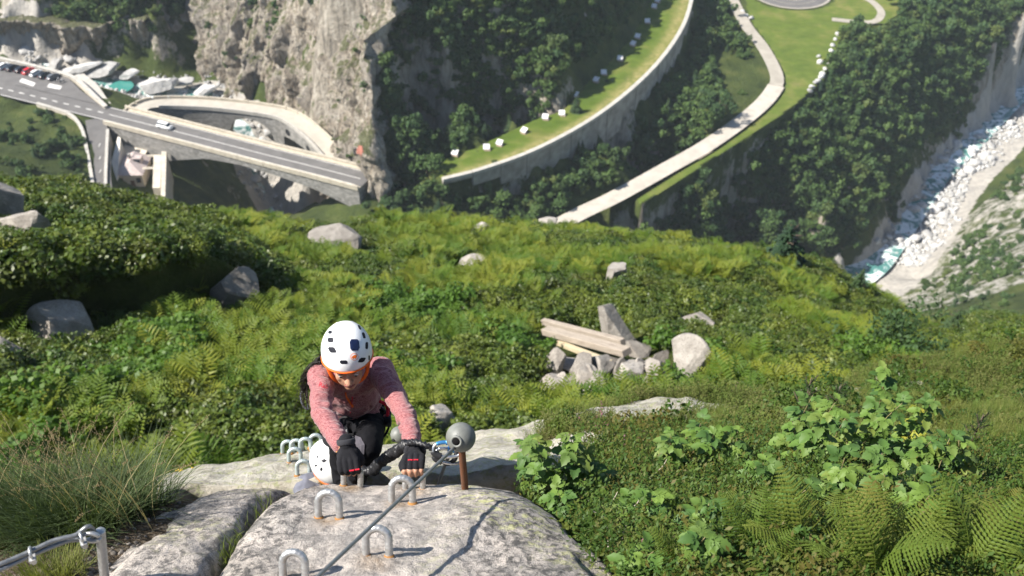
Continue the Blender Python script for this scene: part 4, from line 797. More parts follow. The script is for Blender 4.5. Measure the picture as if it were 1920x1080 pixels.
# wooded ground: hill behind the terrace, slope under the wall, gorge woods, wood above the crag
hillp = np.vstack([meadow_in[:, :2], [(130, 455), (-75, 455), (-75, 310), (-38, 262), (-36, 228)]]); inh = in_poly(cx, cy, hillp)
under = (dist_poly(cx, cy, wall_top) < 45) & ~inh & (cx > -35)
gorge = in_poly(cx, cy, np.array([PZ(*q, -172)[:2] for q in [(1090, 440), (1200, 375), (1330, 300), (1500, 195), (1570, 110), (1605, 42), (1690, 35), (1720, -50), (2050, -60), (2000, 60), (1890, 150), (1790, 250), (1710, 340), (1630, 430), (1330, 445)]]))
crag = (cy > 250) & (cx < -75) & (cz > -149)
leftb = (cx < -75) & (cy < 260) & (cz > -156.5); rightb = (cx > 70) & (cy < 330) & ~gorge & (cz < -140)
prob = np.where(inh, np.where(hn > -0.22, 0.55, 0.04), 0.0); prob = np.where(under, np.maximum(prob, 0.5), prob); prob = np.where(gorge, 0.75, prob); prob = np.where(gorge0 & (dist_poly(cx, cy, river_r) < 42) & (cx > 60), np.maximum(prob, .6), prob); prob = np.where(crag, 0.5, prob); prob = np.where(leftb, np.where(hn > -0.05, 0.35, 0.06), prob); prob = np.where(rightb, np.where(hn > 0.02, 0.28, 0.02), prob)
sel = ok & (g.random(N) < prob*np.clip(0.5+0.5*sl, 0.5, 1.6)); tx = np.stack([cx, cy, cz-0.5], 1)[sel]; n = len(tx)
sz = np.where(gorge[sel], g.uniform(0.9, 1.6, n), np.where(leftb[sel] | rightb[sel], g.uniform(0.35, 0.9, n), g.uniform(0.6, 1.35, n)))
scatter('valley_woods', trees, tx, np.stack([g.uniform(-.12, .12, n), g.uniform(-.12, .12, n), g.uniform(0, 6.28, n)], 1), sz, g.choice(5, n, p=[.27, .27, .2, .2, .06]), 'dense green woods on the far slopes and gorge sides', 'woods')
print('WOODS', n)
def rots_(n): return np.stack([g.uniform(-.3, .3, n), g.uniform(-.3, .3, n), g.uniform(0, 6.28, n)], 1)
# shrubs clinging to the great cliff
Vc = CV[4:100].reshape(-1, 3); gz = CV[4:100]; pick = g.choice(len(Vc), 420); hn2 = fbm(Vc[pick, 0]*0.12, Vc[pick, 1]*0.12, Vc[pick, 2]*0.06, seed=93, octaves=2); pk = Vc[pick][hn2 > 0.28]
scatter('cliff_shrubs', trees[:4], pk, np.stack([g.uniform(-.3, .3, len(pk)), g.uniform(-.3, .3, len(pk)), g.uniform(0, 6, len(pk))], 1), g.uniform(0.18, 0.5, len(pk)), g.integers(0, 4, len(pk)), 'small green shrubs growing on ledges of the granite cliff', 'shrubs')

Vg = GV[6:44].reshape(-1, 3); pk = Vg[g.choice(len(Vg), 1700)]; pk = pk[fbm(pk[:, 0]*.06, pk[:, 1]*.06, pk[:, 2]*.05, 2, 94) > -.15]
scatter('gorge_shrubs', trees, pk, rots_(len(pk)), g.uniform(.4, 1.0, len(pk)), g.integers(0, 5, len(pk)), 'trees and shrubs clinging to the shaded gorge wall above the river', 'shrubs')
ex, ey = g.uniform(-42, -6, 5000), g.uniform(224, 292, 5000); ei = ((ey-120)/1.25).astype(int); ej = ((ex+215)/1.25).astype(int); kk = (g.random(5000) < np.clip(slope[ei, ej]/7, .03, .5)) & (dist_poly(ex, ey, meadow_in) > 3) & ~in_poly(ex, ey, mead_poly) & (dist_poly(ex, ey, bl) > 9)
ev = np.stack([ex, ey, VZ[ei, ej]-.3], 1)[kk]; scatter('ridge_woods', trees, ev, rots_(len(ev)), g.uniform(.5, 1.15, len(ev)), g.choice(5, len(ev), p=[.27, .27, .2, .2, .06]), 'woods on the steep flank between the cliff and the terrace', 'woods'); print('RIDGE', len(ev))
# single trees that stand out
MAT_BARK = plain('bark', (0.10, 0.075, 0.055), 0.95, bump=0.6, bscale=30)
def tree(name, label, p, h, r, seed, con=False, cat='tree', n=700, leaf=0.2):
    e = empty(name, p); tag(e, label, cat); q = np.random.default_rng(seed)
    mb = MB(); mb.tube([(0, 0, -0.3), (0.03*h, 0, 0.35*h), (0, 0.02*h, 0.9*h)], [0.045*h, 0.03*h, 0.008*h], 8)
    for k in range(6): a = q.uniform(0, 6.28); z = h*q.uniform(.25, .7); mb.tube([(0, 0, z), (math.cos(a)*r*.5, math.sin(a)*r*.5, z+.12*h)], [.014*h, .005*h], 5)
    mb.build('trunk', MAT_BARK, e); mb = MB()
    if con: conifer_faces(mb, q, h, r, 16, 15)
    else:
        m = 12; c = np.stack([q.normal(0, r*.42, m), q.normal(0, r*.42, m), h*q.uniform(.38, .86, m)], 1); leaf_cloud(mb, q, c, q.uniform(.28, .5, m)*r, n, leaf, .9, .25)
    mb.build('crown', LEAF_CON if con else LEAF_FAR, e, False); return e
def on_valley(px, py):
    h = sight(px, py); return np.array(h) if h is not None else PZ(px, py, -165)
for k, (px, py, h, r, con, lb) in enumerate([
    (1250, 222, 8, 2.2, True, 'slender conifer standing alone on the dark slope below the retaining wall'), (1345, 225, 8, 5, False, 'broad bushy green tree on the slope inside the road bend'), (1310, 235, 6.5, 4, False, 'round green tree left of the bushy tree inside the road bend'),
    (800, 335, 8, 4.5, False, 'bright green tree at the cliff end of the terrace meadow'), (770, 352, 5.5, 3.2, False, 'small tree between the tunnel cliff and the retaining wall'), (1520, 385, 9, 4.5, False, 'olive green tree on top of the gorge cliff above the crest pine'),
    (1600, 345, 9, 3.4, False, 'tall light green tree at the gorge rim beside the river'), (1080, 212, 6, 2.2, True, 'dark conifer casting shadow on the terrace meadow edge'), (1030, 175, 7, 2, True, 'pale green conifer on the wooded hill above the terrace')]):
    tree('conifer_tree' if con else 'broadleaf_tree', lb, on_valley(px, py), h, r, 200+k, con, n=900, leaf=0.55)

# ------------------------------------------------------------------ hillside plants
def fern_proto(seed, mat=LEAF_FERN, fronds=9, L=0.75, pairs=13):
    q = np.random.default_rng(seed); mb = MB()
    for k in range(fronds):
        a = 6.283*k/fronds+q.uniform(-.3, .3); d = np.array([math.cos(a), math.sin(a), 0]); s = np.array([-d[1], d[0], 0]); l = L*q.uniform(.7, 1.15); el = q.uniform(.95, 1.45)
        f = np.linspace(0, 1, pairs+1); ang = el-f*q.uniform(.7, 1.3); st = np.stack([np.cos(ang), np.sin(ang)], 1)*l/pairs; pos = np.cumsum(st, 0); P = pos[:, :1]*d+pos[:, 1:]*np.array([0, 0, 1.0])
        for i in range(2, pairs+1):
            w = l*0.30*math.sin(math.pi*(0.12+0.86*f[i]))**0.8; t = P[i]-P[i-1]; t = t/np.linalg.norm(t); up = np.cross(s, t); wd = l/pairs*0.42
            for sg in (-1, 1):
                tip = P[i]+sg*s*w+t*w*0.35-up*w*0.18*q.uniform(.3, 1.6); mid = P[i]+sg*s*w*.45+t*w*.12
                mb.add([P[i]-t*wd*.5, mid-t*wd, tip, mid+t*wd], [(0, 1, 2, 3)])
        mb.add([P[0]*0, P[0]*0+s*.012, P[-1]], [(0, 1, 2)])
    return proto(mb, 'fern_plant', mat)
def shrub_proto(seed, mat=LEAF_SHRUB, n=420, r=0.5, leaf=0.055):
    q = np.random.default_rng(seed); mb = MB(); m = 7; c = np.stack([q.normal(0, r*.5, m), q.normal(0, r*.5, m), r*q.uniform(.15, .75, m)], 1); leaf_cloud(mb, q, c, q.uniform(.3, .55, m)*r, n, leaf, .8, .35, .5, 1.7); return proto(mb, 'alpenrose_shrub', mat)
def mound_proto(seed, mat=LEAF_SHRUB):
    q = np.random.default_rng(seed); mb = MB(); m = 11; a = q.uniform(0, 6.28, m); r = .62*np.sqrt(q.random(m)); c = np.stack([r*np.cos(a), r*np.sin(a), .12+.42*(1-r)*q.uniform(.6, 1.2, m)], 1); leaf_cloud(mb, q, c, q.uniform(.16, .30, m), 950, .06, .9, .5, .72, 1.7); return proto(mb, 'mounded_shrub', mat)
def herb_proto(seed, mat=LEAF_HERB):
    q = np.random.default_rng(seed); mb = MB(); m = 6; c = np.stack([q.normal(0, .2, m), q.normal(0, .2, m), q.uniform(.2, .6, m)], 1); leaf_cloud(mb, q, c, q.uniform(.12, .24, m), 170, .075, .7, .8, .4, 1.3); return proto(mb, 'herb_plant', mat)
def put(zf, X, Y): return np.stack([X, Y, zf(X, Y)], 1)
N = 52000; hxr, hyr = g.uniform(-40, 48, N), g.uniform(9, 62, N); hz = hill_z(hxr, hyr); qx, qy = pix(np.stack([hxr, hyr, hz], 1)); vis = (qx > -120) & (qx < 2040) & (qy > 320) & (qy < 980)
hxr, hyr, hz, qx, qy = hxr[vis], hyr[vis], hz[vis], qx[vis], qy[vis]; n = len(hxr)
pn = fbm(hxr*0.16, hyr*0.16, seed=95, octaves=3); pn2 = fbm(hxr*0.3, hyr*0.3, seed=96, octaves=2)
bankp = np.array([W(*q)[:2] for q in [(-200, 600, 30), (140, 610, 30.5), (480, 590, 34.5), (500, 520, 38), (420, 440, 45), (250, 360, 54), (-200, 330, 52)]]); inb = in_poly(hxr, hyr, bankp)
crest = sstep(40, 50, hyr); score = 1.3*fbm(hxr*0.33, hyr*0.33, seed=98, octaves=3)+0.5*pn+0.95*inb+0.50*crest+0.35*sstep(30, 40, hyr)+0.25*(hxr > 14)
shr = score > 0.12; bare_spots = np.zeros(n, bool)
for (px, py, d, r) in [(1100, 660, 34.5, 2.3), (1140, 690, 33, 1.9), (1060, 710, 31, 1.7), (1230, 700, 32.5, 1.5), (1310, 620, 37.5, 1.3), (1150, 640, 35.5, 1.6), (1285, 720, 31.0, 1.4), (1060, 770, 28.5, 1.5), (1150, 745, 29.8, 1.7), (1215, 745, 30, 1.4), (1095, 730, 30.5, 1.6), (620, 470, 47, 1.5), (1145, 540, 42.5, 1.2), (880, 515, 45, 1.4), (130, 650, 29, 1.4), (460, 595, 34.3, 1.3), (898, 452, 50, 1.2), (60, 480, 34, 1.2), (20, 450, 35, 1.3), (820, 800, 24, .9), (55, 735, 25, .8)]:
    p = W(px, py, d); bare_spots |= np.hypot(hxr-p[0], hyr-p[1]) < r
far_thin = (g.random(n) < np.clip(1.15-hyr/75, .3, 1)) & (fbm(hxr*1.1, hyr*1.1, seed=99, octaves=2) > -.38)
ba = (hxr-BA[0])*BT[0]+(hyr-BA[1])*BT[1]; bs = -(hxr-BA[0])*BT[1]+(hyr-BA[1])*BT[0]; bare_spots |= (bs > -.7) & (bs < .45) & (ba > -5) & (ba < np.linalg.norm(BB-BA)+.5) & (g.random(n) < .6)
ferns = [fern_proto(s) for s in (31, 32, 33)]; herbs = [herb_proto(s) for s in (34, 35)]; shrubs = [shrub_proto(s) for s in (36, 37, 38)]+[mound_proto(s) for s in (39, 40, 41)]
ms = ~shr & ~bare_spots & far_thin; her = ms & (pn2 > 0.52) & (hyr < 32); ms &= ~her
def rots(n, tilt=.15): return np.stack([g.uniform(-tilt, tilt, n), g.uniform(-tilt, tilt, n), g.uniform(0, 6.28, n)], 1)
k = ms.sum(); print('FERNS', k); scatter('fern_slope', ferns, np.stack([hxr, hyr, hz-.05], 1)[ms], rots(k, .25), g.uniform(.6, 1.7, k), g.integers(0, 3, k), 'yellow-green ferns covering the hillside', 'ferns')
k = her.sum(); scatter('herb_patches', herbs, np.stack([hxr, hyr, hz], 1)[her], rots(k), g.uniform(.8, 1.6, k), g.integers(0, 2, k), 'bright green broad-leaved herbs among the ferns', 'herbs')
sh = shr & ~bare_spots; k = sh.sum(); ssz = g.uniform(.55, 1.25, k)*(1+0.35*inb[sh]); scatter('alpenrose_slope', shrubs, np.stack([hxr, hyr, hz-.1], 1)[sh], rots(k), ssz, g.choice(6, k, p=[.1, .1, .1, .24, .23, .23]), 'dark green alpenrose thicket on the hillside and its crest', 'shrubs')
def on_hill(px, py): 
    return on_surface(px, py, hill_z, 12, 90)
tree('mountain_pine', 'dark bushy mountain pine at the right edge of the fern hillside', on_hill(1668, 680), 2.6, 1.5, 301, False, 'tree', 1800, .10).children[1].data.materials[0] = LEAF_CON
tree('mountain_pine', 'dark green pine standing on the crest above the gorge', on_hill(1465, 508), 3.4, 1.5, 302, True)
tree('mountain_pine', 'small pine sprouting at the right end of the crest', on_hill(1606, 552), 1.9, .75, 303, True)
tree('mountain_pine', 'tiny dark pine on the far right-hand shoulder', on_hill(1782, 628), 2.6, 1.0, 304, True)
# ------------------------------------------------------------------ boulders and timbers on the hillside
def hill_rock(px, py, s, label, seed, rot=(0, 0, 0), mat=MAT_BOULD, sink=0.25, name='boulder'):
    p = on_hill(px, py); me = rock_mesh(name, seed, 4, 1.0, 0.10); me.materials.append(mat)
    left = px < 500; s = tuple((1.2 if left else 1.5 if py < 560 else 1.3)*k for k in s); return put_boulder(name, me, p+[0, 0, (.8-sink)*s[2]], s, label, 'boulder', None, rot)
MAT_PALEB = boulder_mat('pale_boulder', (0.25, 0.225, 0.195), (0.45, 0.415, 0.37), 2.2)
for k, a in enumerate([
    (1283, 706, (.62, .6, .75), 'rounded pale boulder at the right end of the rock pile', (0, .2, .3)), (618, 474, (1.25, .9, .55), 'flat pale rock rising from the shrubs below the road bridge', (0, -.2, .2)),
    (898, 446, (.7, .5, .4), 'small white rock near the crest in the middle', (0, .3, .4)), (935, 450, (.6, .4, .25), 'small tan rock right of the white crest rock', (0, 0, 1)), (882, 512, (.85, .5, .35), 'flat pale rock with a stick lying to its left', (0, -.3, .3)), (1152, 536, (.45, .4, .75), 'small pointed pale rock in the upper middle of the slope', (.2, .2, .5)),
    (455, 590, (1.1, .9, 1.4), 'big dark grey rock at the end of the shrubby bank', (.1, .2, .6)), (128, 652, (1.0, .8, .9), 'grey rock in the shade under the shrubby bank', (.2, .35, .2)), (60, 472, (.9, .7, 1.1), 'grey rock face poking out of the bank at far left', (.2, .5, 0)), (12, 440, (1.0, .8, 1.5), 'tall grey rock at the left frame edge', (0, .2, .3)), (5, 690, (.9, .6, .6), 'grey rock low at the left frame edge', (0, .3, .3)), (48, 745, (.6, .5, .3), 'low grey stone in the ferns at left', (0, 0, .6)),
    (1050, 735, (.65, .45, .32), 'brown grey rock at the lower left of the rock pile', (.1, .1, .4)), (1095, 700, (.5, .4, .35), 'grey rock in the middle of the pile under the timbers', (.2, 0, .9)), (1060, 690, (.5, .4, .25), 'flat grey stone left in the rock pile', (0, .2, 1.4)), (1127, 700, (.42, .36, .4), 'brightest white rock below the timber end', (.1, .2, .2)), (1180, 708, (.5, .4, .38), 'pinkish block right of the white rock in the pile', (0, .1, .1)), (1222, 712, (.45, .4, .55), 'steep grey block left of the rounded boulder', (.3, .2, .7)), (1075, 755, (.35, .3, .2), 'small stone at the bottom of the rock pile', (0, 0, 2)), (1195, 668, (.6, .4, .3), 'flat brown rock behind the timber end', (0, .2, 2.2)),
    (1308, 612, (.75, .6, .22), 'flat pinkish rock slab right of the pointed slab', (0, .1, .5)), (815, 806, (.5, .38, .45), 'pale angular block behind the handrail ball', (.2, -.3, .9)), (848, 806, (.42, .3, .28), 'tan angular block right beside the pale one', (.1, .3, .3)), (1025, 418, (.7, .5, .3), 'pale stone right on the crest line', (0, 0, .5)), (560, 428, (1.3, .6, .25), 'low grey rock band near the crest at left of centre', (0, 0, .2))]):
    px, py, s, lb, rot = a; hill_rock(px, py, s, lb, 400+k, rot, MAT_PALEB if ('pale' in lb or 'white' in lb) else MAT_BOULD)
PILE = ['left', 'upper left', 'lower left', 'middle', 'lower middle', 'upper right', 'right', 'lower right', 'far left', 'far right', 'bottom', 'top']
for k, nm in enumerate(PILE):
    _q = np.random.default_rng(900+k); px, py = 1040+190*((k*5) % 12)/11+_q.normal(0, 6), 690+55*_q.random(); hill_rock(px, py, tuple(_q.uniform(.22, .45, 3)), f'loose angular stone at the {nm} of the rock pile under the timbers', 600+k, tuple(_q.uniform(0, 2, 3)))
p = on_hill(1150, 652); e = empty('pointed_slab', p+[0, 0, .15], -.5); tag(e, 'tall pointed pale slab standing behind the timbers', 'rock')
mb = MB(); prof2 = [(-.10, .62), (.12, .60), (.30, .45), (.34, .2), (.2, .0)]
out = np.array([(-.66, 1.62), (-.50, 1.70), (-.30, 1.45), (.05, 1.0), (.36, .62), (.66, .30), (.62, -.2), (-.2, -.2), (-.42, .35), (-.52, .8), (-.60, 1.2)])
fr = [(x, -.14+.05*math.sin(x*9), z) for x, z in out*1.0]; bk = [(x*.9+.16, .28, z*.94) for x, z in out]; m_ = len(out)
ce = np.mean(fr, 0)+[0, -.16, 0]; mb.add(fr+bk+[ce, np.mean(bk, 0)], [(i, (i+1) % m_, 2*m_) for i in range(m_)]+[((i+1) % m_+m_, i+m_, 2*m_+1) for i in range(m_)]+[(i+m_, (i+1) % m_+m_, (i+1) % m_, i) for i in range(m_)])
mb.build('slab_face', MAT_PALEB, e, False)
MAT_TIMB = NT('weathered_timber', 0.9, 0.15); _f = MAT_TIMB.noise(3, MAT_TIMB.mapped(MAT_TIMB.obj(), (0.6, 14, 14)), 5, .7); MAT_TIMB.set('Base Color', MAT_TIMB.ramp(_f, (.3, (.19, .155, .125)), (.6, (.38, .325, .265)))); MAT_TIMB = MAT_TIMB.m
MAT_TIMY = plain('yellow_timber', (0.46, 0.38, 0.25), 0.85, vary=.15, vscale=3)
def timber(a, b, w, t, mat, label, lift):
    pa, pb = on_hill(*a)+[0, 0, lift], on_hill(*b)+[0, 0, lift]; d = pb-pa; L = np.linalg.norm(d); e = empty('timber_beam', (pa+pb)/2); tag(e, label, 'timber'); R = np.stack([d/L, np.cross([0, 0, 1], d/L), [0, 0, 0]], 1); y = R[:, 1]/np.linalg.norm(R[:, 1]); z = np.cross(d/L, y); R = np.stack([d/L, y, z], 1)
    mb = MB(); mb.box((0, 0, 0), (L, w, t), None); o = mb.build('beam', mat, e, False); o.matrix_local = Matrix(R.tolist()).to_4x4()
    bv = o.modifiers.new('edge', 'BEVEL'); bv.width = .015; return e
timber((1022, 650), (1172, 694), .34, .22, MAT_TIMB, 'broad weathered timber beam lying across the rock pile', .75)
timber((1018, 634), (1165, 676), .20, .22, MAT_TIMB, 'upper grey timber lying against the broad beam', .78)
timber((1046, 664), (1142, 704), .18, .16, MAT_TIMY, 'yellowish timber below the broad beam', .52)
timber((800, 512), (862, 512), .16, .14, MAT_TIMB, 'thin pale log lying left of a flat rock', .25)

# ------------------------------------------------------------------ ironwork: handholds, posts, cables
def steel(name, col, rough=.42, metal=.85, rust=0.0):
    m = NT(name, rough, .5); p = m.pos(); f = m.noise(60, p, 5, .7); c = m.ramp(f, (.3, tuple(x*.7 for x in col)), (.7, col))
    if rust: c = m.mix(m.ramp(m.noise(25, p, 5, .7), (.5-rust*.3, 0.0), (.6, 1.0)), c, (.16, .06, .025))
    m.set('Base Color', c); m.set('Metallic', metal); m.set('Roughness', m.ramp(f, (.3, rough*.8), (.7, min(1, rough*1.3)))); m.bump(m.noise(220, p, 3), .15, .003); return m.m
MAT_GALV = steel('galvanised_steel', (.55, .55, .54), .40, .75); MAT_RUST = steel('rusted_rebar', (.13, .075, .05), .75, .3, .8); MAT_CABLE = steel('steel_cable', (.30, .31, .31), .45, .7); MAT_TEAL = steel('weathered_galvanising', (.50, .58, .58), .5, .5)
MAT_RUSTED = plain('rust_stain', (.33, .16, .05), .9)
def rebar(L, a): return 0.045*np.clip(np.sin(L*2*math.pi/0.0125+a*1.0)*2.2, -.4, 1)*np.clip(np.abs(np.sin(a))*3-.6, 0, 1)
def rung_mesh(w=.0345, hgt=.052, r=.0118):
    a = np.linspace(math.pi, 0, 60); leg = np.linspace(-.035, hgt, 50)
    P = np.vstack([np.stack([0*leg-w, 0*leg, leg], 1), np.stack([w*np.cos(a), 0*a, hgt+w*np.sin(a)], 1)[1:-1], np.stack([0*leg+w, 0*leg, leg[::-1]], 1)]); mb = MB(); mb.tube(P, r, 16, True, rebar); return mb
_rm = rung_mesh(); _ro = _rm.build('handhold', MAT_GALV); RUNG_ME = _ro.data; bpy.data.objects.remove(_ro)
def rung(p, up, yaw, label, sc=1.0, mat=None, group='iron handholds set in the rock'):
    e = empty('handhold', p); tag(e, label, 'handhold', group); z = np.asarray(up, float); R = frame_z(z, (math.cos(yaw), math.sin(yaw), 0)); e.matrix_world = Matrix.Translation(Vector(p)) @ Matrix(R.tolist()).to_4x4() @ Matrix.Scale(sc, 4)
    o = bpy.data.objects.new('bar', RUNG_ME if mat is None else RUNG_ME.copy()); COL.objects.link(o); o.parent = e
    if mat is not None: o.data.materials[0] = mat
    for s in (-1, 1):
        mb = MB(); mb.tube([(s*.0345, 0, -.012), (s*.0345, 0, .004)], [.021, .014], 12); mb.build('rust_collar', MAT_RUSTED, e)
    return e
UPN = (0.0, .50, .86)
LBL = ['handhold on the dome left of centre, above the lowest one', 'handhold right of the taut cable near the bottom of the dome', 'lowest handhold at the bottom edge of the picture', 'handhold directly crossed by the taut cable on the dome', 'handhold gripped by the near climber\'s right hand', 'handhold gripped by the near climber\'s left hand']
for k, p in enumerate(RUNG_P): rung(p, UPN if k < 4 else (0.06, .42, .9), [-.12, -.05, -.1, .05, -.25, .2][k], LBL[k], [1.02, .98, .92, 1.05, .98, .95][k])
for (px, py, lb) in [(540, 850, 'leftmost handhold at the far edge of the lower slab'), (556, 848, 'second handhold from the left at the far slab edge'), (573, 845, 'third handhold from the left at the far slab edge'), (592, 838, 'handhold at the far slab edge just left of the climber\'s sleeve'), (553, 866, 'single handhold just below the row at the far slab edge'), (569, 890, 'handhold left of the lower climber\'s helmet')]:
    p = on_surface(px, py, near_zz, 3.9, 8); rung(p, (.05, .35, .93), .15, lb, .98*np.linalg.norm(p)/6.5 if py < 860 else .93, MAT_TEAL)
# post with ball and taut cable
PB = on_dome(872, 917); BALL = W(864, 820, 3.656*PB[1]/2.448)
e = empty('cable_post', PB); tag(e, 'rusty ribbed steel post holding the grey ball of the near cable', 'post'); mb = MB(); mb.tube(np.linspace(PB+(PB-BALL)*.15, BALL, 160), .0125, 16, True, rebar); part(mb, 'rod', MAT_RUST, e)
MAT_BALL = NT('grey_plastic', .5, .4); _f = MAT_BALL.noise(18, None, 5, .65); MAT_BALL.set('Base Color', MAT_BALL.ramp(_f, (.3, (.115, .12, .108)), (.65, (.19, .195, .178)))); MAT_BALL.bump(_f, .1, .004); MAT_BALL = MAT_BALL.m
CA = BALL+np.array([-.016, -.03, -.012]); CB = np.array([-.40, 1.63, dome_z(np.array([-.2]), np.array([1.63]))[0]+.185]); CDIR = (CB-CA)/np.linalg.norm(CB-CA)
eb = empty('stop_ball', BALL); tag(eb, 'large grey plastic ball on the post with the cable running through', 'ball'); mb = MB(); mb.ball(BALL, .0525, 40, 26); part(mb, 'shell', MAT_BALL, eb)
R = frame_z(CDIR, (1, 0, 0)); a = np.linspace(0, 2*math.pi, 31); hole = BALL+CDIR*.0500
mb = MB(); mb.tube(hole+np.stack([np.cos(a)*.0175, np.sin(a)*.0175, 0*a+.001], 1)@R.T, .0045, 8, False); part(mb, 'collar', MAT_BALL, eb)
mb = MB(); mb.tube([BALL+CDIR*.03, BALL+CDIR*.0530], .0165, 18); part(mb, 'hole', NT('hole_black', .9, .1).set('Base Color', (.008, .008, .008)).m, eb)
mb = MB(); mb.tube(BALL+np.stack([np.cos(a)*.0055, np.sin(a)*.0055, 0*a], 1)@frame_z((-.15, -.5, .85)).T+np.array([-.15, -.5, .85])/1.0*.0523, .0007, 5, False); part(mb, 'embossed_mark', MAT_CABLE, eb)
def strand(L, a): return .10*np.cos(6*(a+L*2*math.pi/.075))
def cable(name, pts, label, r=.0065, mat=None, n=None, seg=18):
    P = smooth_poly(pts, n or max(30, int(np.sum(np.linalg.norm(np.diff(np.asarray(pts), axis=0), axis=1))/.006))); e = empty(name, P[0]); tag(e, label, 'cable'); mb = MB(); mb.tube(P, r, seg, True, strand); part(mb, 'wire_rope', mat or MAT_CABLE, e); return e
cable('steel_cable', [CA+(CB-CA)*-.02, CA+(CB-CA)*.3, CA+(CB-CA)*.7, CB, CA+(CB-CA)*1.35, CA+(CB-CA)*1.75], 'taut steel cable running diagonally down over the dome from the grey ball', .0056)
LOWP = on_surface(742, 913, near_zz, 3.9, 8)+[0, 0, .05]
cable('steel_cable', [BALL+[.0, .03, -.01], W(836, 868, 3.95), W(818, 920, 4.15), W(806, 960, 4.3)], 'steel cable dropping behind the rock lip below the carabiners', .0065)
FB = W(748, 815, 6.75)
cable('steel_cable', [LOWP+[.03, -.3, -.1], LOWP, W(702, 874, 5.7), W(690, 840, 6.2)], 'short stretch of teal grey cable on the lower slab behind the climber', .0075, MAT_TEAL)
e = empty('stop_ball', FB); tag(e, 'smaller looking grey ball far behind the climber\'s left arm', 'ball'); mb = MB(); mb.ball(FB, .058, 24, 16); part(mb, 'shell', MAT_BALL, e); mb = MB(); mb.tube([FB+[-.03, -.045, 0], FB+[-.035, -.055, 0]], .012, 12); part(mb, 'hole', MAT_TYRE, e)
fp = empty('cable_post', FB-[0, 0, .3]); tag(fp, 'short steel post under the far grey ball', 'post'); mb = MB(); mb.tube(np.linspace(FB-[0, 0, .55], FB, 60), .0125, 12, True, rebar); part(mb, 'rod', MAT_RUST, fp)
# left-hand post with cable loop and two clamps
LT = W(188, 995, 2.66); LBp = W(184, 1100, 2.80); e = empty('anchor_post', LBp); tag(e, 'galvanised ribbed anchor post at the lower left with a cable eye', 'post'); mb = MB(); mb.tube(np.linspace(LBp-[0, 0, .1], LT, 110), .0128, 16, True, rebar); part(mb, 'rod', MAT_GALV, e)
a = np.linspace(.2, 2*math.pi-.2, 36); ec = W(172, 1005, 2.65); mb = MB(); mb.tube(ec+np.stack([np.cos(a)*.022, 0*a-.004, np.sin(a)*.017], 1), .0062, 10); part(mb, 'eye', MAT_GALV, e)
s1 = [W(-60, 1078, 2.5), W(0, 1058, 2.53), W(55, 1035, 2.57), W(100, 1014, 2.6), W(140, 1004, 2.62), W(152, 996, 2.63), W(165, 987, 2.635), W(174, 993, 2.65), W(176, 1006, 2.66), W(166, 1012, 2.66), W(150, 1012, 2.65), W(128, 1014, 2.63), W(95, 1026, 2.6), W(55, 1043, 2.575), W(0, 1068, 2.53), W(-60, 1090, 2.5)]
cable('loop_cable', s1, 'doubled steel cable looped to the anchor post at the lower left', .0062)
def clamp(px, py, d, rot, label):
    p = W(px, py, d); e = empty('cable_clamp', p); tag(e, label, 'clamp', 'cable clamps on the lower left loop'); R = rotz(rot)
    a = np.linspace(0, math.pi, 20); mb = MB(); mb.tube(p+np.vstack([[(0, -.014, -.02)], np.stack([0*a, -.014*np.cos(a), .012*np.sin(a)], 1), [(0, .014, -.02)]])@R.T, .0042, 10); part(mb, 'u_bolt', MAT_GALV, e)
    mb = MB(); mb.box(p+R@np.array([0, 0, -.012]), (.016, .045, .010), R); part(mb, 'saddle', MAT_GALV, e, False)
    for s in (-1, 1): mb = MB(); mb.tube([p+R@np.array([0, s*.014, -.016]), p+R@np.array([0, s*.014, -.026])], .0075, 6); part(mb, 'nut', MAT_GALV, e, False)
clamp(153, 1007, 2.62, .5, 'cable clamp close to the anchor post'); clamp(58, 1036, 2.565, .4, 'cable clamp near the left frame edge')

# ------------------------------------------------------------------ near plants: heath, bilberry, grass
def sprig_proto(seed, mat, n=26, h=.11, leaf=.012, spread=.07, name='heather_tuft'):
    q = np.random.default_rng(seed); mb = MB()
    for k in range(n):
        b = np.array([q.normal(0, spread*.45), q.normal(0, spread*.45), -.01]); d = np.array([q.normal(0, .35), q.normal(0, .35), 1]); d /= np.linalg.norm(d); l = h*q.uniform(.6, 1.2); m = 9
        for i in range(m):
            p = b+d*l*(i+1)/m; w = q.normal(size=3); w -= d*(w@d); w /= np.linalg.norm(w); t = w*.8+d*.6; s = np.cross(t, d); s /= np.linalg.norm(s)+1e-9; u = leaf*q.uniform(.7, 1.3)
            mb.add([p, p+t*u*.6+s*u*.25, p+t*u*1.2, p+t*u*.6-s*u*.25], [(0, 1, 2, 3)])
        mb.add([b, b+[.0012, 0, 0], b+d*l], [(0, 1, 2)])
    return proto(mb, name, mat)
def grass_proto(seed, mat, n=46, h=.22, w=.0022, spread=.05, name='grass_tuft'):
    q = np.random.default_rng(seed); mb = MB()
    for k in range(n): blade(mb, q, np.array([q.normal(0, spread*.5), q.normal(0, spread*.5), -.01]), h*q.uniform(.5, 1.2), w, q.uniform(0, 6.28), q.uniform(.2, 1.1))
    return proto(mb, name, mat)
def blade(mb, q, b, l, w, az, bend, seg=4, lean=.15):
    d = np.array([math.cos(az), math.sin(az), 0]); s = np.array([-d[1], d[0], 0]); P = [b]; a = lean*q.uniform(0, 1)
    for i in range(seg): P.append(P[-1]+(d*math.sin(a)+np.array([0, 0, math.cos(a)]))*l/seg); a += bend/seg
    v = []
    for i, p in enumerate(P): k = w*(1-(i/seg)**1.5)+.0003; v += [p-s*k, p+s*k]
    mb.add(v, [(2*i, 2*i+1, 2*i+3, 2*i+2) for i in range(seg)]); return P[-1], a, d
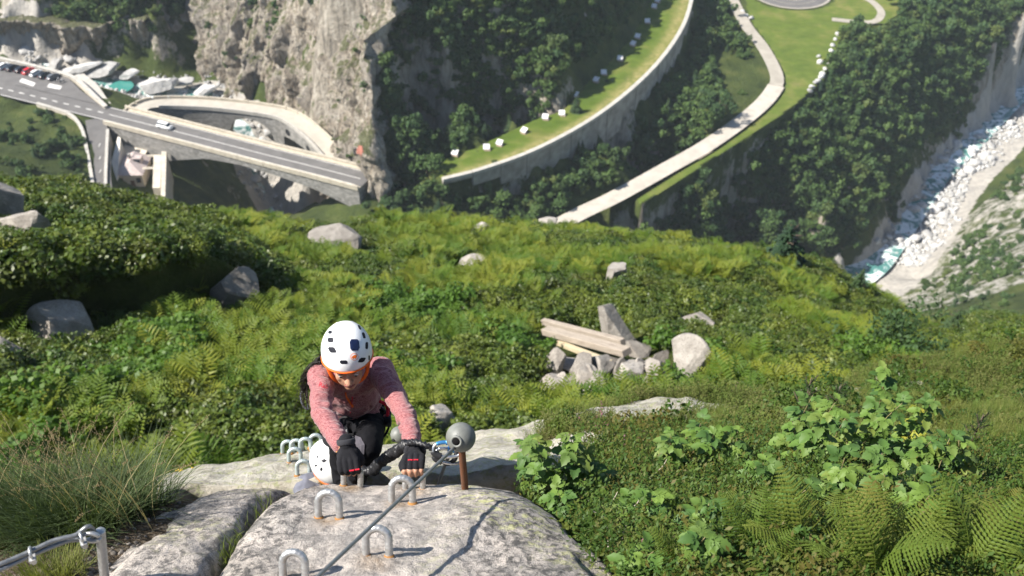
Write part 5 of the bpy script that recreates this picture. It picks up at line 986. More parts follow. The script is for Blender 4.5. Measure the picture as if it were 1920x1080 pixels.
heath = [sprig_proto(s, LEAF_HEATH) for s in (51, 52)]; PINK = leafmat('heather_flower', [(.30, .10, .17), (.24, .10, .15)], .7, .3); heath.append(sprig_proto(53, PINK, 9, .12, .010, .05, 'heather_flower'))
gtuft = [grass_proto(s, LEAF_GRASS) for s in (54, 55)]; bilb = [sprig_proto(s, LEAF_GLOSS, 26, .13, .014, .12, 'bilberry_bush') for s in (56, 57)]
N = 80000; ax, ay = g.uniform(-.6, 9.3, N), g.uniform(1.0, 9.6, N); az_ = near_z(ax, ay); qx, qy = pix(np.stack([ax, ay, az_], 1)); keep = (qx > 850) & (qx < 2700) & (qy > 640) & (qy < 1300) & ((ax > edge_x(ay)+.05) | (ay > 2.75))
rkm = sstep(-0.1, -0.5, ax-0.35*(ay-3)-0.1)
for (px, py, d, rx, ry) in [(1290, 775, 6.9, 0.8, 0.33), (1180, 800, 6.3, 0.5, 0.3), (1380, 745, 8.6, 0.9, 0.35), (1460, 750, 8.4, .8, .25), (1520, 742, 8.9, .8, .3), (1600, 728, 9.6, .7, .25), (960, 880, 4.8, .45, .5), (1850, 690, 11.4, 1.1, .35), (1060, 850, 5.4, .35, .25), (1150, 790, 6.7, .4, .25)]:
    p = W(px, py, d); rkm = np.maximum(rkm, np.exp(-((ax-p[0])/rx)**2-((ay-p[1])/ry)**2))
keep &= g.random(N) > rkm*1.8-.15; keep &= g.random(N) < np.clip(1.2-ay/11, .35, 1)
ax, ay, az_, qx, qy = ax[keep], ay[keep], az_[keep], qx[keep], qy[keep]; pn = fbm(ax*1.1, ay*1.1, seed=97, octaves=3); near_m = (ay < 3.4)&(qx > 1010)
typ = np.where(near_m & (pn > -.45), 3, np.where(pn > .42, 2, np.where(pn < -.58, 2, 0))); typ = np.where(near_m & (typ == 2), 3, typ)
pos = np.stack([ax, ay, az_], 1); n = len(pos)
thin = g.random(n) < np.where(typ == 3, .55, .75)
def sc(name, pr, msk, lo, hi, lab, cat, p=None, tilt=.25):
    k = msk.sum(); scatter(name, pr, pos[msk], rots(k, tilt), g.uniform(lo, hi, k), g.choice(len(pr), k, p=p), lab, cat); print(name, k)
sc('heather_cover', heath, (typ == 0) & thin, .65, 1.35, 'brown-green heather carpet on the near right shoulder', 'heather', [.006, .497, .497]); sc('grass_cover', gtuft, (typ == 2) & thin, .3, .62, 'short dry grass tufts among the heather', 'grass', None, .5); sc('bilberry_cover', bilb, (typ == 3) & thin, .7, 1.3, 'low glossy bilberry bushes beside the granite dome', 'shrubs')

sm = (ay > 3.6) & (g.random(n) < .030) & (fbm(ax*.9, ay*.9, seed=101, octaves=2) > -.1); k = sm.sum(); sp = [shrub_proto(s, LEAF_GLOSS, 300, .5, .05) for s in (58, 59)]
scatter('dwarf_juniper', sp, pos[sm], rots(k), g.uniform(.16, .42, k), g.integers(0, 2, k), 'small dark green dwarf shrubs dotted over the right-hand heath', 'shrubs'); print('dwarf', k)
# ------------------------------------------------------------------ raspberry canes: every leaf its own piece
LEAF_RASP = leafmat('raspberry_leaf', [(.06, .125, .03), (.10, .18, .032), (.14, .215, .04), (.075, .145, .035), (.17, .22, .045)], .55, .25, .3); LEAF_YEL = leafmat('yellowing_leaf', [(.38, .36, .05), (.30, .32, .04)], .55, .4, .3); LEAF_GLOSS.node_tree.nodes['Principled BSDF'].inputs['Roughness'].default_value = .55; LEAF_GLOSS.node_tree.nodes['Principled BSDF'].inputs['Specular IOR Level'].default_value = .2
MAT_STEM = plain('cane', (.20, .17, .08), .8)
def leaflet(mb, base, d, nrm, L, wd, q):
    d = d/np.linalg.norm(d); nrm = nrm-d*(nrm@d); nrm /= np.linalg.norm(nrm); s = np.cross(nrm, d); R = 9; rows = []; curl = q.uniform(.15, .45)
    for i in range(R):
        f = i/(R-1); w = wd*.5*(math.sin(math.pi*min(1, f*.92+.06))**.75)*(1.15-.3*f)*(1+.14*(-1)**i) if 0 < i < R-1 else .0006
        c = base+d*L*f-nrm*L*curl*f*f; pl = .035*L*(-1)**i
        rows.append([c-s*w-nrm*(w*-.30+pl*.3), c-s*w*.5-nrm*(w*-.18-pl*.4), c, c+s*w*.5-nrm*(w*-.18-pl*.4), c+s*w-nrm*(w*-.30+pl*.3)])
    mb.loft(rows)
def rasp_leaf(seed, k=3):
    """a compound leaf whose stalk starts at the origin and points along +x"""
    q = np.random.default_rng(seed); mb = MB(); up = np.array([0, 0, 1.]); st = .05; mb.tube([(0, 0, 0), (st*.5, 0, .006), (st, 0, .004)], .0011, 5)
    leaflet(mb, np.array([st, 0, .004]), np.array([1, q.uniform(-.1, .1), -.1]), up, .078*q.uniform(.9, 1.15), .058, q)
    for j in range((k-1)//2):
        for sg in (-1, 1): leaflet(mb, np.array([st*(1-.45*j)-.006, 0, .004]), np.array([.45-.2*j, sg, q.uniform(-.1, .1)]), up, .058*q.uniform(.85, 1.15), .043, q)
    o = mb.build('leaf', LEAF_RASP); me = o.data; bpy.data.objects.remove(o); return me
RL = [rasp_leaf(s, 3 if s % 3 else 5) for s in range(60, 66)]; RLY = []
for m_ in RL[:2]: c = m_.copy(); c.materials[0] = LEAF_YEL; RLY.append(c)
rq = np.random.default_rng(77)
def raspberry(px, py, h, nl, label, yellow=False, scale=.74, surf=near_z):
    h *= 1.1; nl = int(nl*2.5)
    b = on_surface(px, py, surf, 2, 12); e = empty('raspberry_cane', b, rq.uniform(0, 6.28)); tag(e, label, 'raspberry', 'raspberry canes on the right')
    lx, ly = rq.uniform(-.18, .18, 2)*h; P = smooth_poly([(0, 0, -.03), (lx*.3, ly*.3, h*.4), (lx, ly, h*.8), (lx*1.5, ly*1.5, h)], 14); mb = MB(); mb.tube(P, np.linspace(.0032, .0014, 14), 6); mb.build('stem', MAT_STEM, e)
    for k in range(nl):
        f = .25+.75*k/max(nl-1, 1); p = P[int(f*13)]; a = k*2.4+rq.uniform(-.4, .4); o = bpy.data.objects.new('leaf', (RLY if yellow else RL)[rq.integers(2 if yellow else 6)]); COL.objects.link(o); o.parent = e; o.location = p
        o.rotation_euler = Euler((rq.uniform(-.35, .35), rq.uniform(-.35, .45)-.35*(f > .9), a), 'XYZ'); s = scale*(1.15-.4*f)*rq.uniform(.8, 1.15); o.scale = (s, s, s)
    return e
RC = [(1005, 930, .34, 9, 'leftmost raspberry cane beside the granite dome'), (1040, 955, .34, 10, 'leafy raspberry cane just right of the leftmost one'), (1085, 950, .36, 11, 'raspberry cane with broad leaves above the dome edge'), (1120, 945, .28, 8, 'raspberry cane at the right of the dome-side clump'), (1060, 990, .22, 8, 'low raspberry shoot against the dome edge'),
      (1250, 900, .34, 10, 'raspberry cane at the left of the middle clump'), (1290, 885, .34, 11, 'tall raspberry cane in the middle clump'), (1325, 895, .30, 9, 'raspberry cane right of the middle clump'), (1370, 900, .24, 8, 'short raspberry shoot between middle and right clumps'),
      (1455, 900, .44, 13, 'upright raspberry cane at the left of the big right clump'), (1490, 910, .46, 14, 'tallest dark raspberry cane in the big right clump'), (1530, 900, .34, 11, 'raspberry cane in front of the tall one'), (1575, 905, .46, 13, 'pale leaved raspberry cane in the right clump'), (1615, 900, .56, 14, 'raspberry cane reaching highest on the right'), (1655, 910, .46, 13, 'raspberry cane holding a white scrap'), (1690, 920, .40, 12, 'raspberry cane at the right end of the big clump'), (1735, 940, .26, 9, 'low raspberry shoot right of the big clump'), (1780, 935, .28, 9, 'outermost raspberry shoot on the right'),
      (1550, 970, .30, 10, 'raspberry shoot between the fern fronds'), (1610, 965, .30, 10, 'raspberry shoot above the middle fern'), (1690, 1005, .24, 9, 'raspberry shoot beside the dried seed head'), (1180, 985, .14, 7, 'small raspberry seedling on the dark bilberry'), (1215, 1000, .18, 8, 'small raspberry shoot left of the fern curl'), (1300, 1040, .20, 9, 'raspberry shoot low in front of the left ferns'), (1290, 1075, .20, 9, 'lowest raspberry shoot near the bottom edge'), (1190, 1085, .16, 8, 'raspberry shoot in the lowest corner by the dome'), (1440, 1000, .24, 9, 'raspberry shoot left of the tall fern'), (1420, 940, .28, 9, 'raspberry shoot under the big clump at left'), (1480, 1075, .18, 8, 'raspberry shoot at the bottom under the ferns'), (1650, 985, .26, 9, 'raspberry shoot in the shade of the big clump')]
for (px, py, h, nl, lb) in RC: raspberry(px, py, h, nl, lb)
for (px, py, h, nl, lb) in [(1705, 880, .26, 8, 'yellowing leafy shoot at the right of the raspberry clump'), (1745, 890, .24, 8, 'yellow leaved shoot furthest right of the clump'), (1690, 865, .3, 6, 'pale yellow shoot behind the raspberry clump')]: raspberry(px, py, h, nl, lb, True)

# ------------------------------------------------------------------ large ferns in the right corner, frond by frond
LEAF_BIGF = leafmat('lady_fern', [(.115, .165, .025), (.15, .185, .032), (.10, .155, .023), (.17, .17, .036)], .6, .4, .2)
def frond_mesh(seed, L=.50, pairs=21):
    q = np.random.default_rng(seed); mb = MB(); f = np.linspace(0, 1, pairs+8); ang = 1.15-f**1.6*1.25; st = np.stack([np.cos(ang), np.sin(ang)], 1)*L/len(f); pos = np.vstack([[0, 0], np.cumsum(st, 0)]); P = np.stack([pos[:, 0], 0*pos[:, 0], pos[:, 1]], 1)
    mb.tube(P, np.linspace(.0026, .0005, len(P)), 5)
    for i in range(5, len(P)-1):
        u = (i-5)/(len(P)-6); w = L*.24*(math.sin(math.pi*(.22+.78*u))**.9)+.004; t = P[i+1]-P[i]; t /= np.linalg.norm(t); nr = np.array([-t[2], 0, t[0]]); gap = L/len(f)
        for sg in (-1, 1):
            d = np.array([0, sg, 0])*.93+t*.33-nr*q.uniform(-.05, .30); d /= np.linalg.norm(d); s = np.cross(nr, d); s /= np.linalg.norm(s); m = 13; A_ = []; B_ = []; C_ = []
            for j in range(m):                                   # toothed pinna with a keeled midrib
                h = j/(m-1); c = P[i]+d*w*h-nr*w*.16*h*h; hw = gap*.44*(1-h)**.55*(1.0 if j % 2 else .38)+.0004; A_.append(c+s*hw+d*hw*.5-nr*.0015); B_.append(c+nr*.001); C_.append(c-s*hw+d*hw*.5-nr*.0015)
            mb.loft([A_, B_, C_])
    o = mb.build('frond', LEAF_BIGF, None, False); me = o.data; bpy.data.objects.remove(o); return me
FR = [frond_mesh(s) for s in (81, 82, 83)]
def big_fern(px, py, sc_, nf, label, lean=0.0):
    b = on_surface(px, py, near_z, 2, 12); e = empty('lady_fern', b); tag(e, label, 'fern', 'large ferns in the lower right corner')
    for k in range(nf):
        o = bpy.data.objects.new('frond', FR[k % 3]); COL.objects.link(o); o.parent = e; s = sc_*rq.uniform(.8, 1.1); s *= .74; o.scale = (s, s, s); o.rotation_euler = Euler((rq.uniform(-.3, .3), rq.uniform(-.5, .25), lean+6.283*k/nf+rq.uniform(-.3, .3)), 'XYZ'); o.location = (rq.uniform(-.02, .02), rq.uniform(-.02, .02), 0)
for (px, py, s, nf, lb) in [(1500, 1090, .95, 7, 'tall upright fern left of the raspberry scrap'), (1620, 1110, .92, 7, 'fern at the bottom centre of the right corner'), (1400, 1075, .70, 6, 'brownish curled fern left of the tall one'), (1330, 1010, .55, 5, 'small curled fern on the bilberry patch'), (1800, 1100, 1.0, 7, 'fern with brown tips at the bottom right'), (1890, 1085, .90, 6, 'fern touching the right frame edge'), (1700, 1095, .85, 6, 'fern between the bottom centre and right ferns'), (1560, 1040, .7, 6, 'fern half hidden behind the tall upright one'), (1850, 1000, .75, 6, 'reddish brown fern on the far right'), (1270, 1100, .6, 5, 'fern low at the bottom near the dome'), (1960, 1060, .9, 6, 'fern cut by the right frame edge')]: big_fern(px, py, s, nf, lb, rq.uniform(0, 1))
# dead twigs, white scraps, dried flower head, young pines on the shoulder
MAT_DEAD = plain('bleached_twig', (.42, .37, .30), .9)
for k, (a, b, lb) in enumerate([((1140, 1045), (1100, 965), 'bleached dead twig against the dome edge'), ((1160, 1040), (1155, 985), 'short bleached twig beside the long one'), ((1230, 930), (1190, 925), 'forked dead twig on the bilberry')]):
    p0, p1 = on_surface(*a, near_z, 2, 9)+[0, 0, .04], on_surface(*b, near_z, 2, 9)+[0, 0, .12]; e = empty('dead_twig', p0); tag(e, lb, 'twig'); P = smooth_poly([p0, p0*.6+p1*.4+[.02, 0, .03], p0*.3+p1*.7-[.01, 0, 0], p1], 20); mb = MB(); mb.tube(P, np.linspace(.005, .0015, 20), 7); mb.tube([P[10], P[10]+[.05, .02, .06], P[10]+[.06, .02, .1]], [.003, .002, .001], 5); part(mb, 'branch', MAT_DEAD, e)
for (px, py, d, s, lb) in [(1658, 848, 4.15, .016, 'small white scrap caught in the raspberry leaves'), (1584, 985, 3.25, .025, 'white paper scrap hanging among the ferns')]:
    p = W(px, py, d); mb = MB(); mb.add([(-s, 0, s), (s*.9, .2*s, -s*.9), (-s*.9, -.2*s, -s), (-s*.2, s*.3, 0)], [(0, 2, 3), (3, 2, 1), (0, 3, 1)]); mb.v = [v+np.array([[0, .002*i, 0] for i in range(len(v))]) for v in mb.v]; o = mb.build('paper_scrap', MAT_SLAB, None, False, None); o.location = p; tag(o, lb, 'scrap'); so = o.modifiers.new('thickness', 'SOLIDIFY'); so.thickness = .001
p = W(1700, 965, 3.4); e = empty('seed_head', p); tag(e, 'dried beige seed head lying over the ferns', 'seed head'); mb = MB(); q = np.random.default_rng(3)
for k in range(150): f = q.random(); mb.ball(p+np.array([(f-.5)*.12, q.normal(0, .008), -.02*f+q.normal(0, .009)]), .0035, 5, 4)
part(mb, 'seeds', plain('beige_seed', (.42, .34, .22), .9), e); mb = MB(); mb.tube([p+[-.12, 0, .01], p, p+[.06, 0, -.02]], .002, 5); part(mb, 'stalk', MAT_DEAD, e)
def young_pine(px, py, h, lb):
    b = on_surface(px, py, near_z, 2, 13); e = empty('young_pine', b); tag(e, lb, 'pine'); mb = MB(); mb.tube([(0, 0, -.03), (0, 0, h)], [.008, .003], 6); q = np.random.default_rng(int(px)); mn = MB()
    for k in range(9):
        a = k*2.4; z = h*(.25+.7*k/9); d = np.array([math.cos(a)*.6, math.sin(a)*.6, .8]); t = np.array([0, 0, z])+d*h*.35*(1-.6*k/9); mb.tube([(0, 0, z), t], [.004, .002], 5)
        for j in range(46): f = q.random(); p = np.array([0, 0, z])*(1-f)+t*f; w = q.normal(size=3)*.6+d*.8; w /= np.linalg.norm(w); s = np.cross(w, q.normal(size=3)); s /= np.linalg.norm(s); mn.add([p-s*.0014, p+s*.0014, p+w*.045], [(0, 1, 2)])
    mb.build('stem', MAT_BARK, e); mn.build('needles', LEAF_CON, e, False)
for a in [(1497, 800, .42, 'young pine sapling behind the raspberry clump'), (1555, 795, .36, 'second pine sapling right of the first behind the raspberries'), (1812, 850, .3, 'grey-green bushy sapling on the right heath')]: young_pine(*a)

# ------------------------------------------------------------------ grass clump, groove moss and pebbles on the left
LEAF_TUFT = leafmat('sheep_fescue', [(.055, .085, .03), (.075, .10, .04), (.05, .075, .03)], .6, .25, .2); LEAF_STRAW = leafmat('straw', [(.42, .34, .20), (.36, .29, .16)], .7, .3, .2)
gb = W(150, 1000, 3.15); e = empty('grass_clump', gb); tag(e, 'big dark grass clump with pale seed heads at the left', 'grass clump'); q = np.random.default_rng(21); mb, ms = MB(), MB()
def clump(mb, c, R, n, h, q, w=.0013, bend=(.3, 1.2), out=.5):
    for k in range(n):
        r = R*math.sqrt(q.random()); a = q.uniform(0, 6.28); b = np.array([c[0]+r*math.cos(a), c[1]+r*math.sin(a), 0]); b[2] = soil_z(np.array([b[0]]), np.array([b[1]]))[0]-.01; blade(mb, q, b, h*q.uniform(.55, 1.1), w, a+q.uniform(-.9, .9), q.uniform(*bend), 5, .2+out*r/R)
for (px, py, R, n, h) in [(110, 985, .15, 800, .30), (200, 975, .16, 900, .32), (60, 1000, .14, 600, .28), (260, 950, .12, 500, .26), (150, 1010, .14, 500, .24), (20, 960, .14, 500, .28), (310, 925, .09, 220, .2), (-60, 990, .16, 400, .28)]:
    c = on_surface(px, py, soil_z, 2, 6); clump(mb, c, R, n, h, q)
o = part(mb, 'blades', LEAF_TUFT, e, False); tag(o, kind='stuff')
for k in range(110):
    px, py = q.uniform(0, 300), q.uniform(940, 1000); b = on_surface(px, py, soil_z, 2, 6); tip, a, d = blade(ms, q, b, q.uniform(.36, .52), .0010, q.normal(math.pi if k % 3 else .3, .7), q.uniform(.5, 1.2), 6, .25)
    for j in range(12): t = tip-np.array([d[0]*math.sin(a)*.9, d[1]*math.sin(a)*.9, math.cos(a)])*.006*j; w = q.normal(size=3); w /= np.linalg.norm(w); ms.ball(t+w*.004, (.0016, .0016, .0042), 5, 4)
o = part(ms, 'seed_heads', LEAF_STRAW, e, False); tag(o, kind='stuff')
e = empty('grass_tuft', W(105, 1065, 2.75)); tag(e, 'yellowish grass tuft in front of the looped cable', 'grass tuft'); mb = MB()
for (px, py, R, n, h) in [(110, 1085, .06, 230, .12), (70, 1090, .05, 120, .12), (135, 1075, .04, 80, .10)]: clump(mb, on_surface(px, py, soil_z, 2, 6), R, n, h, q, .0011, (.2, .9), .6)
tag(part(mb, 'blades', LEAF_GRASS, e, False), kind='stuff')
e = empty('grass_tuft', W(545, 915, 3.7)); tag(e, 'thin grass tuft growing at the top of the rock groove', 'grass tuft'); mb = MB(); q2 = np.random.default_rng(4)
for (px, py, n, h) in [(540, 922, 70, .12), (552, 918, 40, .10), (515, 945, 30, .05), (480, 985, 16, .01), (455, 1010, 34, .01), (430, 1045, 26, .01), (412, 1065, 30, .01)]:
    c = W(px, py, 3.0); yy = on_surface(px, py, dome_z)[1]; xx = float(groove_x(yy))
    for k in range(n): b = np.array([xx+q2.normal(-.008, .012), yy+q2.normal(0, .05), prof(np.array([yy]))[0]-.085]); blade(mb, q2, b, h*q2.uniform(.6, 1.2)+.04, .0011, q2.uniform(0, 6.28), q2.uniform(.1, .9), 4, .4)
tag(part(mb, 'blades', LEAF_GRASS, e, False), kind='stuff')
e = empty('goldenrod', W(365, 900, 3.6)); tag(e, 'small plant with yellow flowers behind the soil bank', 'flower'); mb, my = MB(), MB()
for k, (px, py, h) in enumerate([(345, 925, .20), (372, 930, .24), (362, 935, .15), (335, 930, .12)]):
    b = on_surface(px, py, soil_z, 2, 6); t = b+np.array([q.normal(0, .02), 0, h]); mb.tube([b, (b+t)/2+[.01, 0, 0], t], .0016, 5)
    for j in range(9): f = .2+.6*j/9; p = b*(1-f)+t*f; a = j*2.4; mb.add([p, p+[.03*math.cos(a)-.005*math.sin(a), .03*math.sin(a), .012], p+[.055*math.cos(a), .055*math.sin(a), .008], p+[.03*math.cos(a)+.005*math.sin(a), .03*math.sin(a), .012]], [(0, 1, 2, 3)])
    for j in range(26): my.ball(t+q.normal(size=3)*[.010, .010, .018], (.004, .004, .003), 6, 4)
part(mb, 'stalk', LEAF_HERB, e, False); part(my, 'blossom', plain('yellow_petal', (.60, .42, .03), .7), e)
pebs = []; PBM = [rock_mesh('pebble', s, 2) for s in (501, 502, 503)]
MAT_PEB = boulder_mat('grey_pebble', (.10, .09, .08), (.24, .21, .18), 60)
for m_ in PBM: m_.materials.append(MAT_PEB)
ppos = [on_surface(q.uniform(150, 420), q.uniform(905, 1085), soil_z, 2, 6) for _ in range(420)]; ppos = np.array([p for p in ppos if p[0] < left_x(p[1])+.02]); pr = [bpy.data.objects.new('pebble', m_) for m_ in PBM]
scatter('soil_pebbles', pr, ppos, q.uniform(0, 6, (len(ppos), 3)), .003+.013*q.random(len(ppos))**3, q.integers(0, 3, len(ppos)), 'grey pebbles and grit on the bare soil bank', 'pebbles')
# ------------------------------------------------------------------ climbers
def nz(v): v = np.asarray(v, float); return v/np.linalg.norm(v)
def remesh(mb, voxel, smooth=4, name='form'):
    o = mb.build(name, None); r = o.modifiers.new('r', 'REMESH'); r.mode = 'VOXEL'; r.voxel_size = voxel; r.use_smooth_shade = True
    if smooth: s = o.modifiers.new('s', 'SMOOTH'); s.iterations = smooth; s.factor = .5
    bpy.context.view_layer.update(); me = bpy.data.meshes.new_from_object(o.evaluated_get(bpy.context.evaluated_depsgraph_get())); bpy.data.objects.remove(o)
    me.polygons.foreach_set('use_smooth', np.ones(len(me.polygons), bool)); return me
def mesh_child(name, me, mat, parent):
    me.materials.clear(); me.materials.append(mat); o = bpy.data.objects.new(name, me); COL.objects.link(o); o.parent = parent; o.matrix_parent_inverse = winv(parent); return o
def chain(mb, pts, rad, seg=14):
    """tapered limb through joints, rounded at every joint"""
    pts = [np.asarray(p, float) for p in pts]
    for p, r in zip(pts, rad): mb.ball(p, r, seg, 10)
    for a, b, r0, r1 in zip(pts[:-1], pts[1:], rad[:-1], rad[1:]):
        if np.linalg.norm(b-a) > 1e-5: mb.tube(np.linspace(a, b, 4), np.linspace(r0, r1, 4), seg)
def verts(me): v = np.zeros(len(me.vertices)*3, np.float32); me.vertices.foreach_get('co', v); return v.reshape(-1, 3).astype(float)
def norms(me): v = np.zeros(len(me.vertices)*3, np.float32); me.vertices.foreach_get('normal', v); return v.reshape(-1, 3).astype(float)
def setv(me, v): me.vertices.foreach_set('co', np.asarray(v, np.float32).ravel()); me.update()
def wrinkle(me, bones, amp, freq, seed, fine=.3):
    """cloth folds running across each limb"""
    v, n = verts(me), norms(me); best = np.full(len(v), 1e9); S = np.zeros(len(v))
    off = 0
    for a, b, k in bones:
        a, b = np.asarray(a), np.asarray(b); d = b-a; L = np.linalg.norm(d); d = d/L; t = np.clip((v-a)@d, 0, L); r = np.linalg.norm(v-a-t[:, None]*d, axis=1); m = r < best; best[m] = r[m]; S[m] = (off+t*k)[m]; off += L*k
    w = fbm(v[:, 0]*9, v[:, 1]*9, v[:, 2]*9, 2, seed)
    f = fbm(S*freq+w*1.5, v[:, 0]*7, v[:, 2]*7, 2, seed+1); rid = 1-np.abs(f)*1.8
    setv(me, v+n*(amp*(rid-.35)+amp*fine*fbm(v[:, 0]*40, v[:, 1]*40, v[:, 2]*40, 2, seed+2))[:, None])
def skin_mat():
    m = NT('skin', .5, .4); f = m.noise(14, m.obj(), 4, .6); m.set('Base Color', m.ramp(f, (.3, (.34, .175, .11)), (.7, (.44, .24, .155)))); m.set('Subsurface Weight', .08); m.set('Subsurface Radius', (.02, .008, .004)); m.bump(m.noise(300, m.obj()), .08, .002); return m.m
def melange(name, dark, light):
    m = NT(name, .9, .1); p = m.pos(); st = m.noise(420, m.mapped(p, (.10, 1, 1), (0, 0, .12)), 3, .6, .1); c = m.ramp(st, (.36, dark), (.5, tuple((a+b)/2 for a, b in zip(dark, light))), (.64, light)); m.set('Base Color', c); m.set('Sheen Weight', .25); m.bump(m.noise(500, p, 2), .2, .002); return m.m
def cloth(name, col, rough=.9, sheen=.1, bs=400): 
    m = NT(name, rough, .15); f = m.noise(30, m.pos(), 3); m.set('Base Color', m.ramp(f, (.3, tuple(c*.8 for c in col)), (.7, tuple(min(1, c*1.15) for c in col)))); m.set('Sheen Weight', sheen); m.bump(m.noise(bs, m.pos(), 2), .25, .002); return m.m
SKIN = skin_mat(); JACKET = melange('red_melange_fleece', (.14, .026, .034), (.42, .20, .195)); TROUS = cloth('black_trousers', (.008, .008, .010), .9, .0); KNEEP = cloth('grey_knee_panel', (.085, .08, .095), .9, 0); GLOVE = cloth('black_glove', (.016, .016, .019), .9, .02); GLOVE2 = cloth('charcoal_cuff', (.035, .035, .04)); WEB = cloth('black_webbing', (.014, .014, .016), .75); REDC = cloth('red_trim', (.55, .02, .04)); ORANGE = NT('orange_strap', .6, .3).set('Base Color', (.75, .13, .015)).m
HELM = NT('white_helmet_shell', .25, .5); HELM.set('Base Color', (.80, .80, .79)); HELM.bump(HELM.noise(60, HELM.obj(), 3), .03, .002); HELM = HELM.m; VENT = NT('vent_dark', .6, .2).set('Base Color', (.012, .013, .02)).m; CLIP = NT('dark_blue_clip', .25, .5).set('Base Color', (.012, .02, .06)).m; HAIRB = NT('black_hair', .45, .4).set('Base Color', (.012, .008, .006)).m; HAIRL = NT('blond_hair', .5, .4).set('Base Color', (.36, .22, .08)).m; LIPS = NT('lips', .45, .4).set('Base Color', (.26, .08, .065)).m

def make_helmet(parent, c, F, U, sx, sl, sh, tag_label=None):
    """shell, lining and orange rim; returns the part and a ray caster on the shell"""
    F, U = nz(F), nz(U); U = nz(U-F*(U@F)); S = np.cross(F, U)*-1.0           # S: towards the wearer's left
    nu, nv = 72, 30; ph = np.linspace(0, 2*math.pi, nu, endpoint=False); rows = []
    for i in range(nv):
        t = i/(nv-1); th = t*np.interp(np.cos(ph), [-1, -.2, .6, 1], [1.82, 1.86, 1.66, 1.60])   # lower at nape and temples
        r = np.sin(np.minimum(th, math.pi/2)); r = np.where(th > math.pi/2, 1-.05*(th-math.pi/2)**2, r)**.92; z = np.cos(th); cf = np.cos(ph); sf = np.sin(ph)
        ridge = 1+.012*np.exp(-((np.abs(sf)-.42)/.06)**2)*np.sin(np.pi*t)
        rows.append(c+(r*cf*sl*ridge)[:, None]*F+(r*sf*sx*ridge)[:, None]*S+(z*sh*ridge)[:, None]*U)
    rows = np.array(rows); mb = MB(); mb.loft(rows[::-1], True); sh_o = part(mb, 'helmet', HELM, parent); so = sh_o.modifiers.new('thickness', 'SOLIDIFY'); so.thickness = .006; so.offset = -1
    rim = np.vstack([rows[-1], rows[-1][:1]]); mb = MB(); mb.tube(rim-U*.003, .0045, 8, False); sub(mb, 'rim', ORANGE, sh_o)
    mb = MB(); inn = [c+(q-c)*.90 for q in rows[::5]]; mb.loft(np.array(inn)[::-1], True); sub(mb, 'lining', VENT, sh_o)
    V = rows.reshape(-1, 3); return sh_o, bvh_of(V, grid_faces(nu, nv, True)), (F, U, S), rows
def sub(mb, name, mat, parent, smooth=True): o = mb.build(name, mat, None, smooth); o.parent = parent; o.matrix_parent_inverse = winv(parent); return o
def decal(name, poly, bvh, mat, parent, lift=.0012, sub_n=3):
    """a thin raised patch that follows the surface it is fixed to"""
    poly = np.asarray(poly, float); c = poly.mean(0); rings = [c+(poly-c)*k for k in (.34, .67, 1.0)]; V = []; ok = True
    def hit(q):
        h = bvh.ray_cast(Vector((0, 0, 0)), Vector(ray(*q)).normalized(), 900)
        return None if h[0] is None else (np.array(h[0]), np.array(h[1]) if h[1].dot(Vector(ray(*q))) < 0 else -np.array(h[1]))
    H = [hit(c)]+[hit(q) for r in rings for q in r]
    if any(h is None for h in H): return None
    m = len(poly); V = [h[0]+h[1]*lift for h in H]; f = [(0, 1+i, 1+(i+1) % m) for i in range(m)]
    for r in range(2): f += [(1+r*m+i, 1+(r+1)*m+i, 1+(r+1)*m+(i+1) % m, 1+r*m+(i+1) % m) for i in range(m)]
    V += [h[0]-h[1]*.001 for h in H[1+2*m:]]; b = 1+3*m; f += [(1+2*m+i, b+i, b+(i+1) % m, 1+2*m+(i+1) % m) for i in range(m)]
    mb = MB(); mb.add(V, f); return sub(mb, name, mat, parent, False)
def quadp(cx, cy, w, h, sk=0.0, rot=0.0):
    p = np.array([(-w/2, -h/2+.25*h), (-w/2+.2*w, -h/2), (w/2-.15*w, -h/2), (w/2, -h/2+.2*h), (w/2, h/2-.25*h), (w/2-.2*w, h/2), (-w/2+.15*w, h/2), (-w/2, h/2-.2*h)]); p[:, 0] += sk*p[:, 1]; c, s = math.cos(rot), math.sin(rot); return p@np.array([[c, s], [-s, c]])+[cx, cy]

# ---- the near climber
A = empty('person', W(660, 880, 4.5)); tag(A, 'climber in red melange top and white helmet gripping two handholds', 'person')
HC = W(652, 675, 4.12); F = nz((.15, -.985, -.04)); U = nz((.02, -.04, 1.)); U = nz(U-F*(U@F)); S = nz(np.cross(U, F)); S = S if S[0] > 0 else -S
def HD(f, s, u): return HC+F*f+S*s+U*u
neck = W(656, 706, 4.40); shR, shL = W(603, 708, 4.21), W(713, 695, 4.36); elR, elL = W(605, 776, 3.97), W(758, 770, 4.09); wrR, wrL = W(643, 838, 3.75), W(776, 834, 3.84)
chest = W(656, 730, 4.49); belly = W(664, 757, 4.64); pelv = W(668, 777, 4.74); hipR, hipL = W(645, 785, 4.77), W(692, 780, 4.77); knR, knL = W(642, 880, 4.86), W(690, 838, 4.36); anR, anL = np.array([-.80, 2.93, -4.18]), W(668, 903, 4.60)
def rung_top(k, sc): p = RUNG_P[k]; z = nz((0.06, .42, .9)); return p+z*(.052+.0345)*sc
gR, gL = rung_top(4, .98)+[-.008, 0, 0], rung_top(5, .95)+[-.004, 0, 0]
print('ARM', np.linalg.norm(elR-shR), np.linalg.norm(wrR-elR), np.linalg.norm(gR-wrR), np.linalg.norm(elL-shL), np.linalg.norm(wrL-elL), np.linalg.norm(gL-wrL), 'LEG', np.linalg.norm(knL-hipL), np.linalg.norm(anL-knL), np.linalg.norm(knR-hipR), np.linalg.norm(anR-knR))
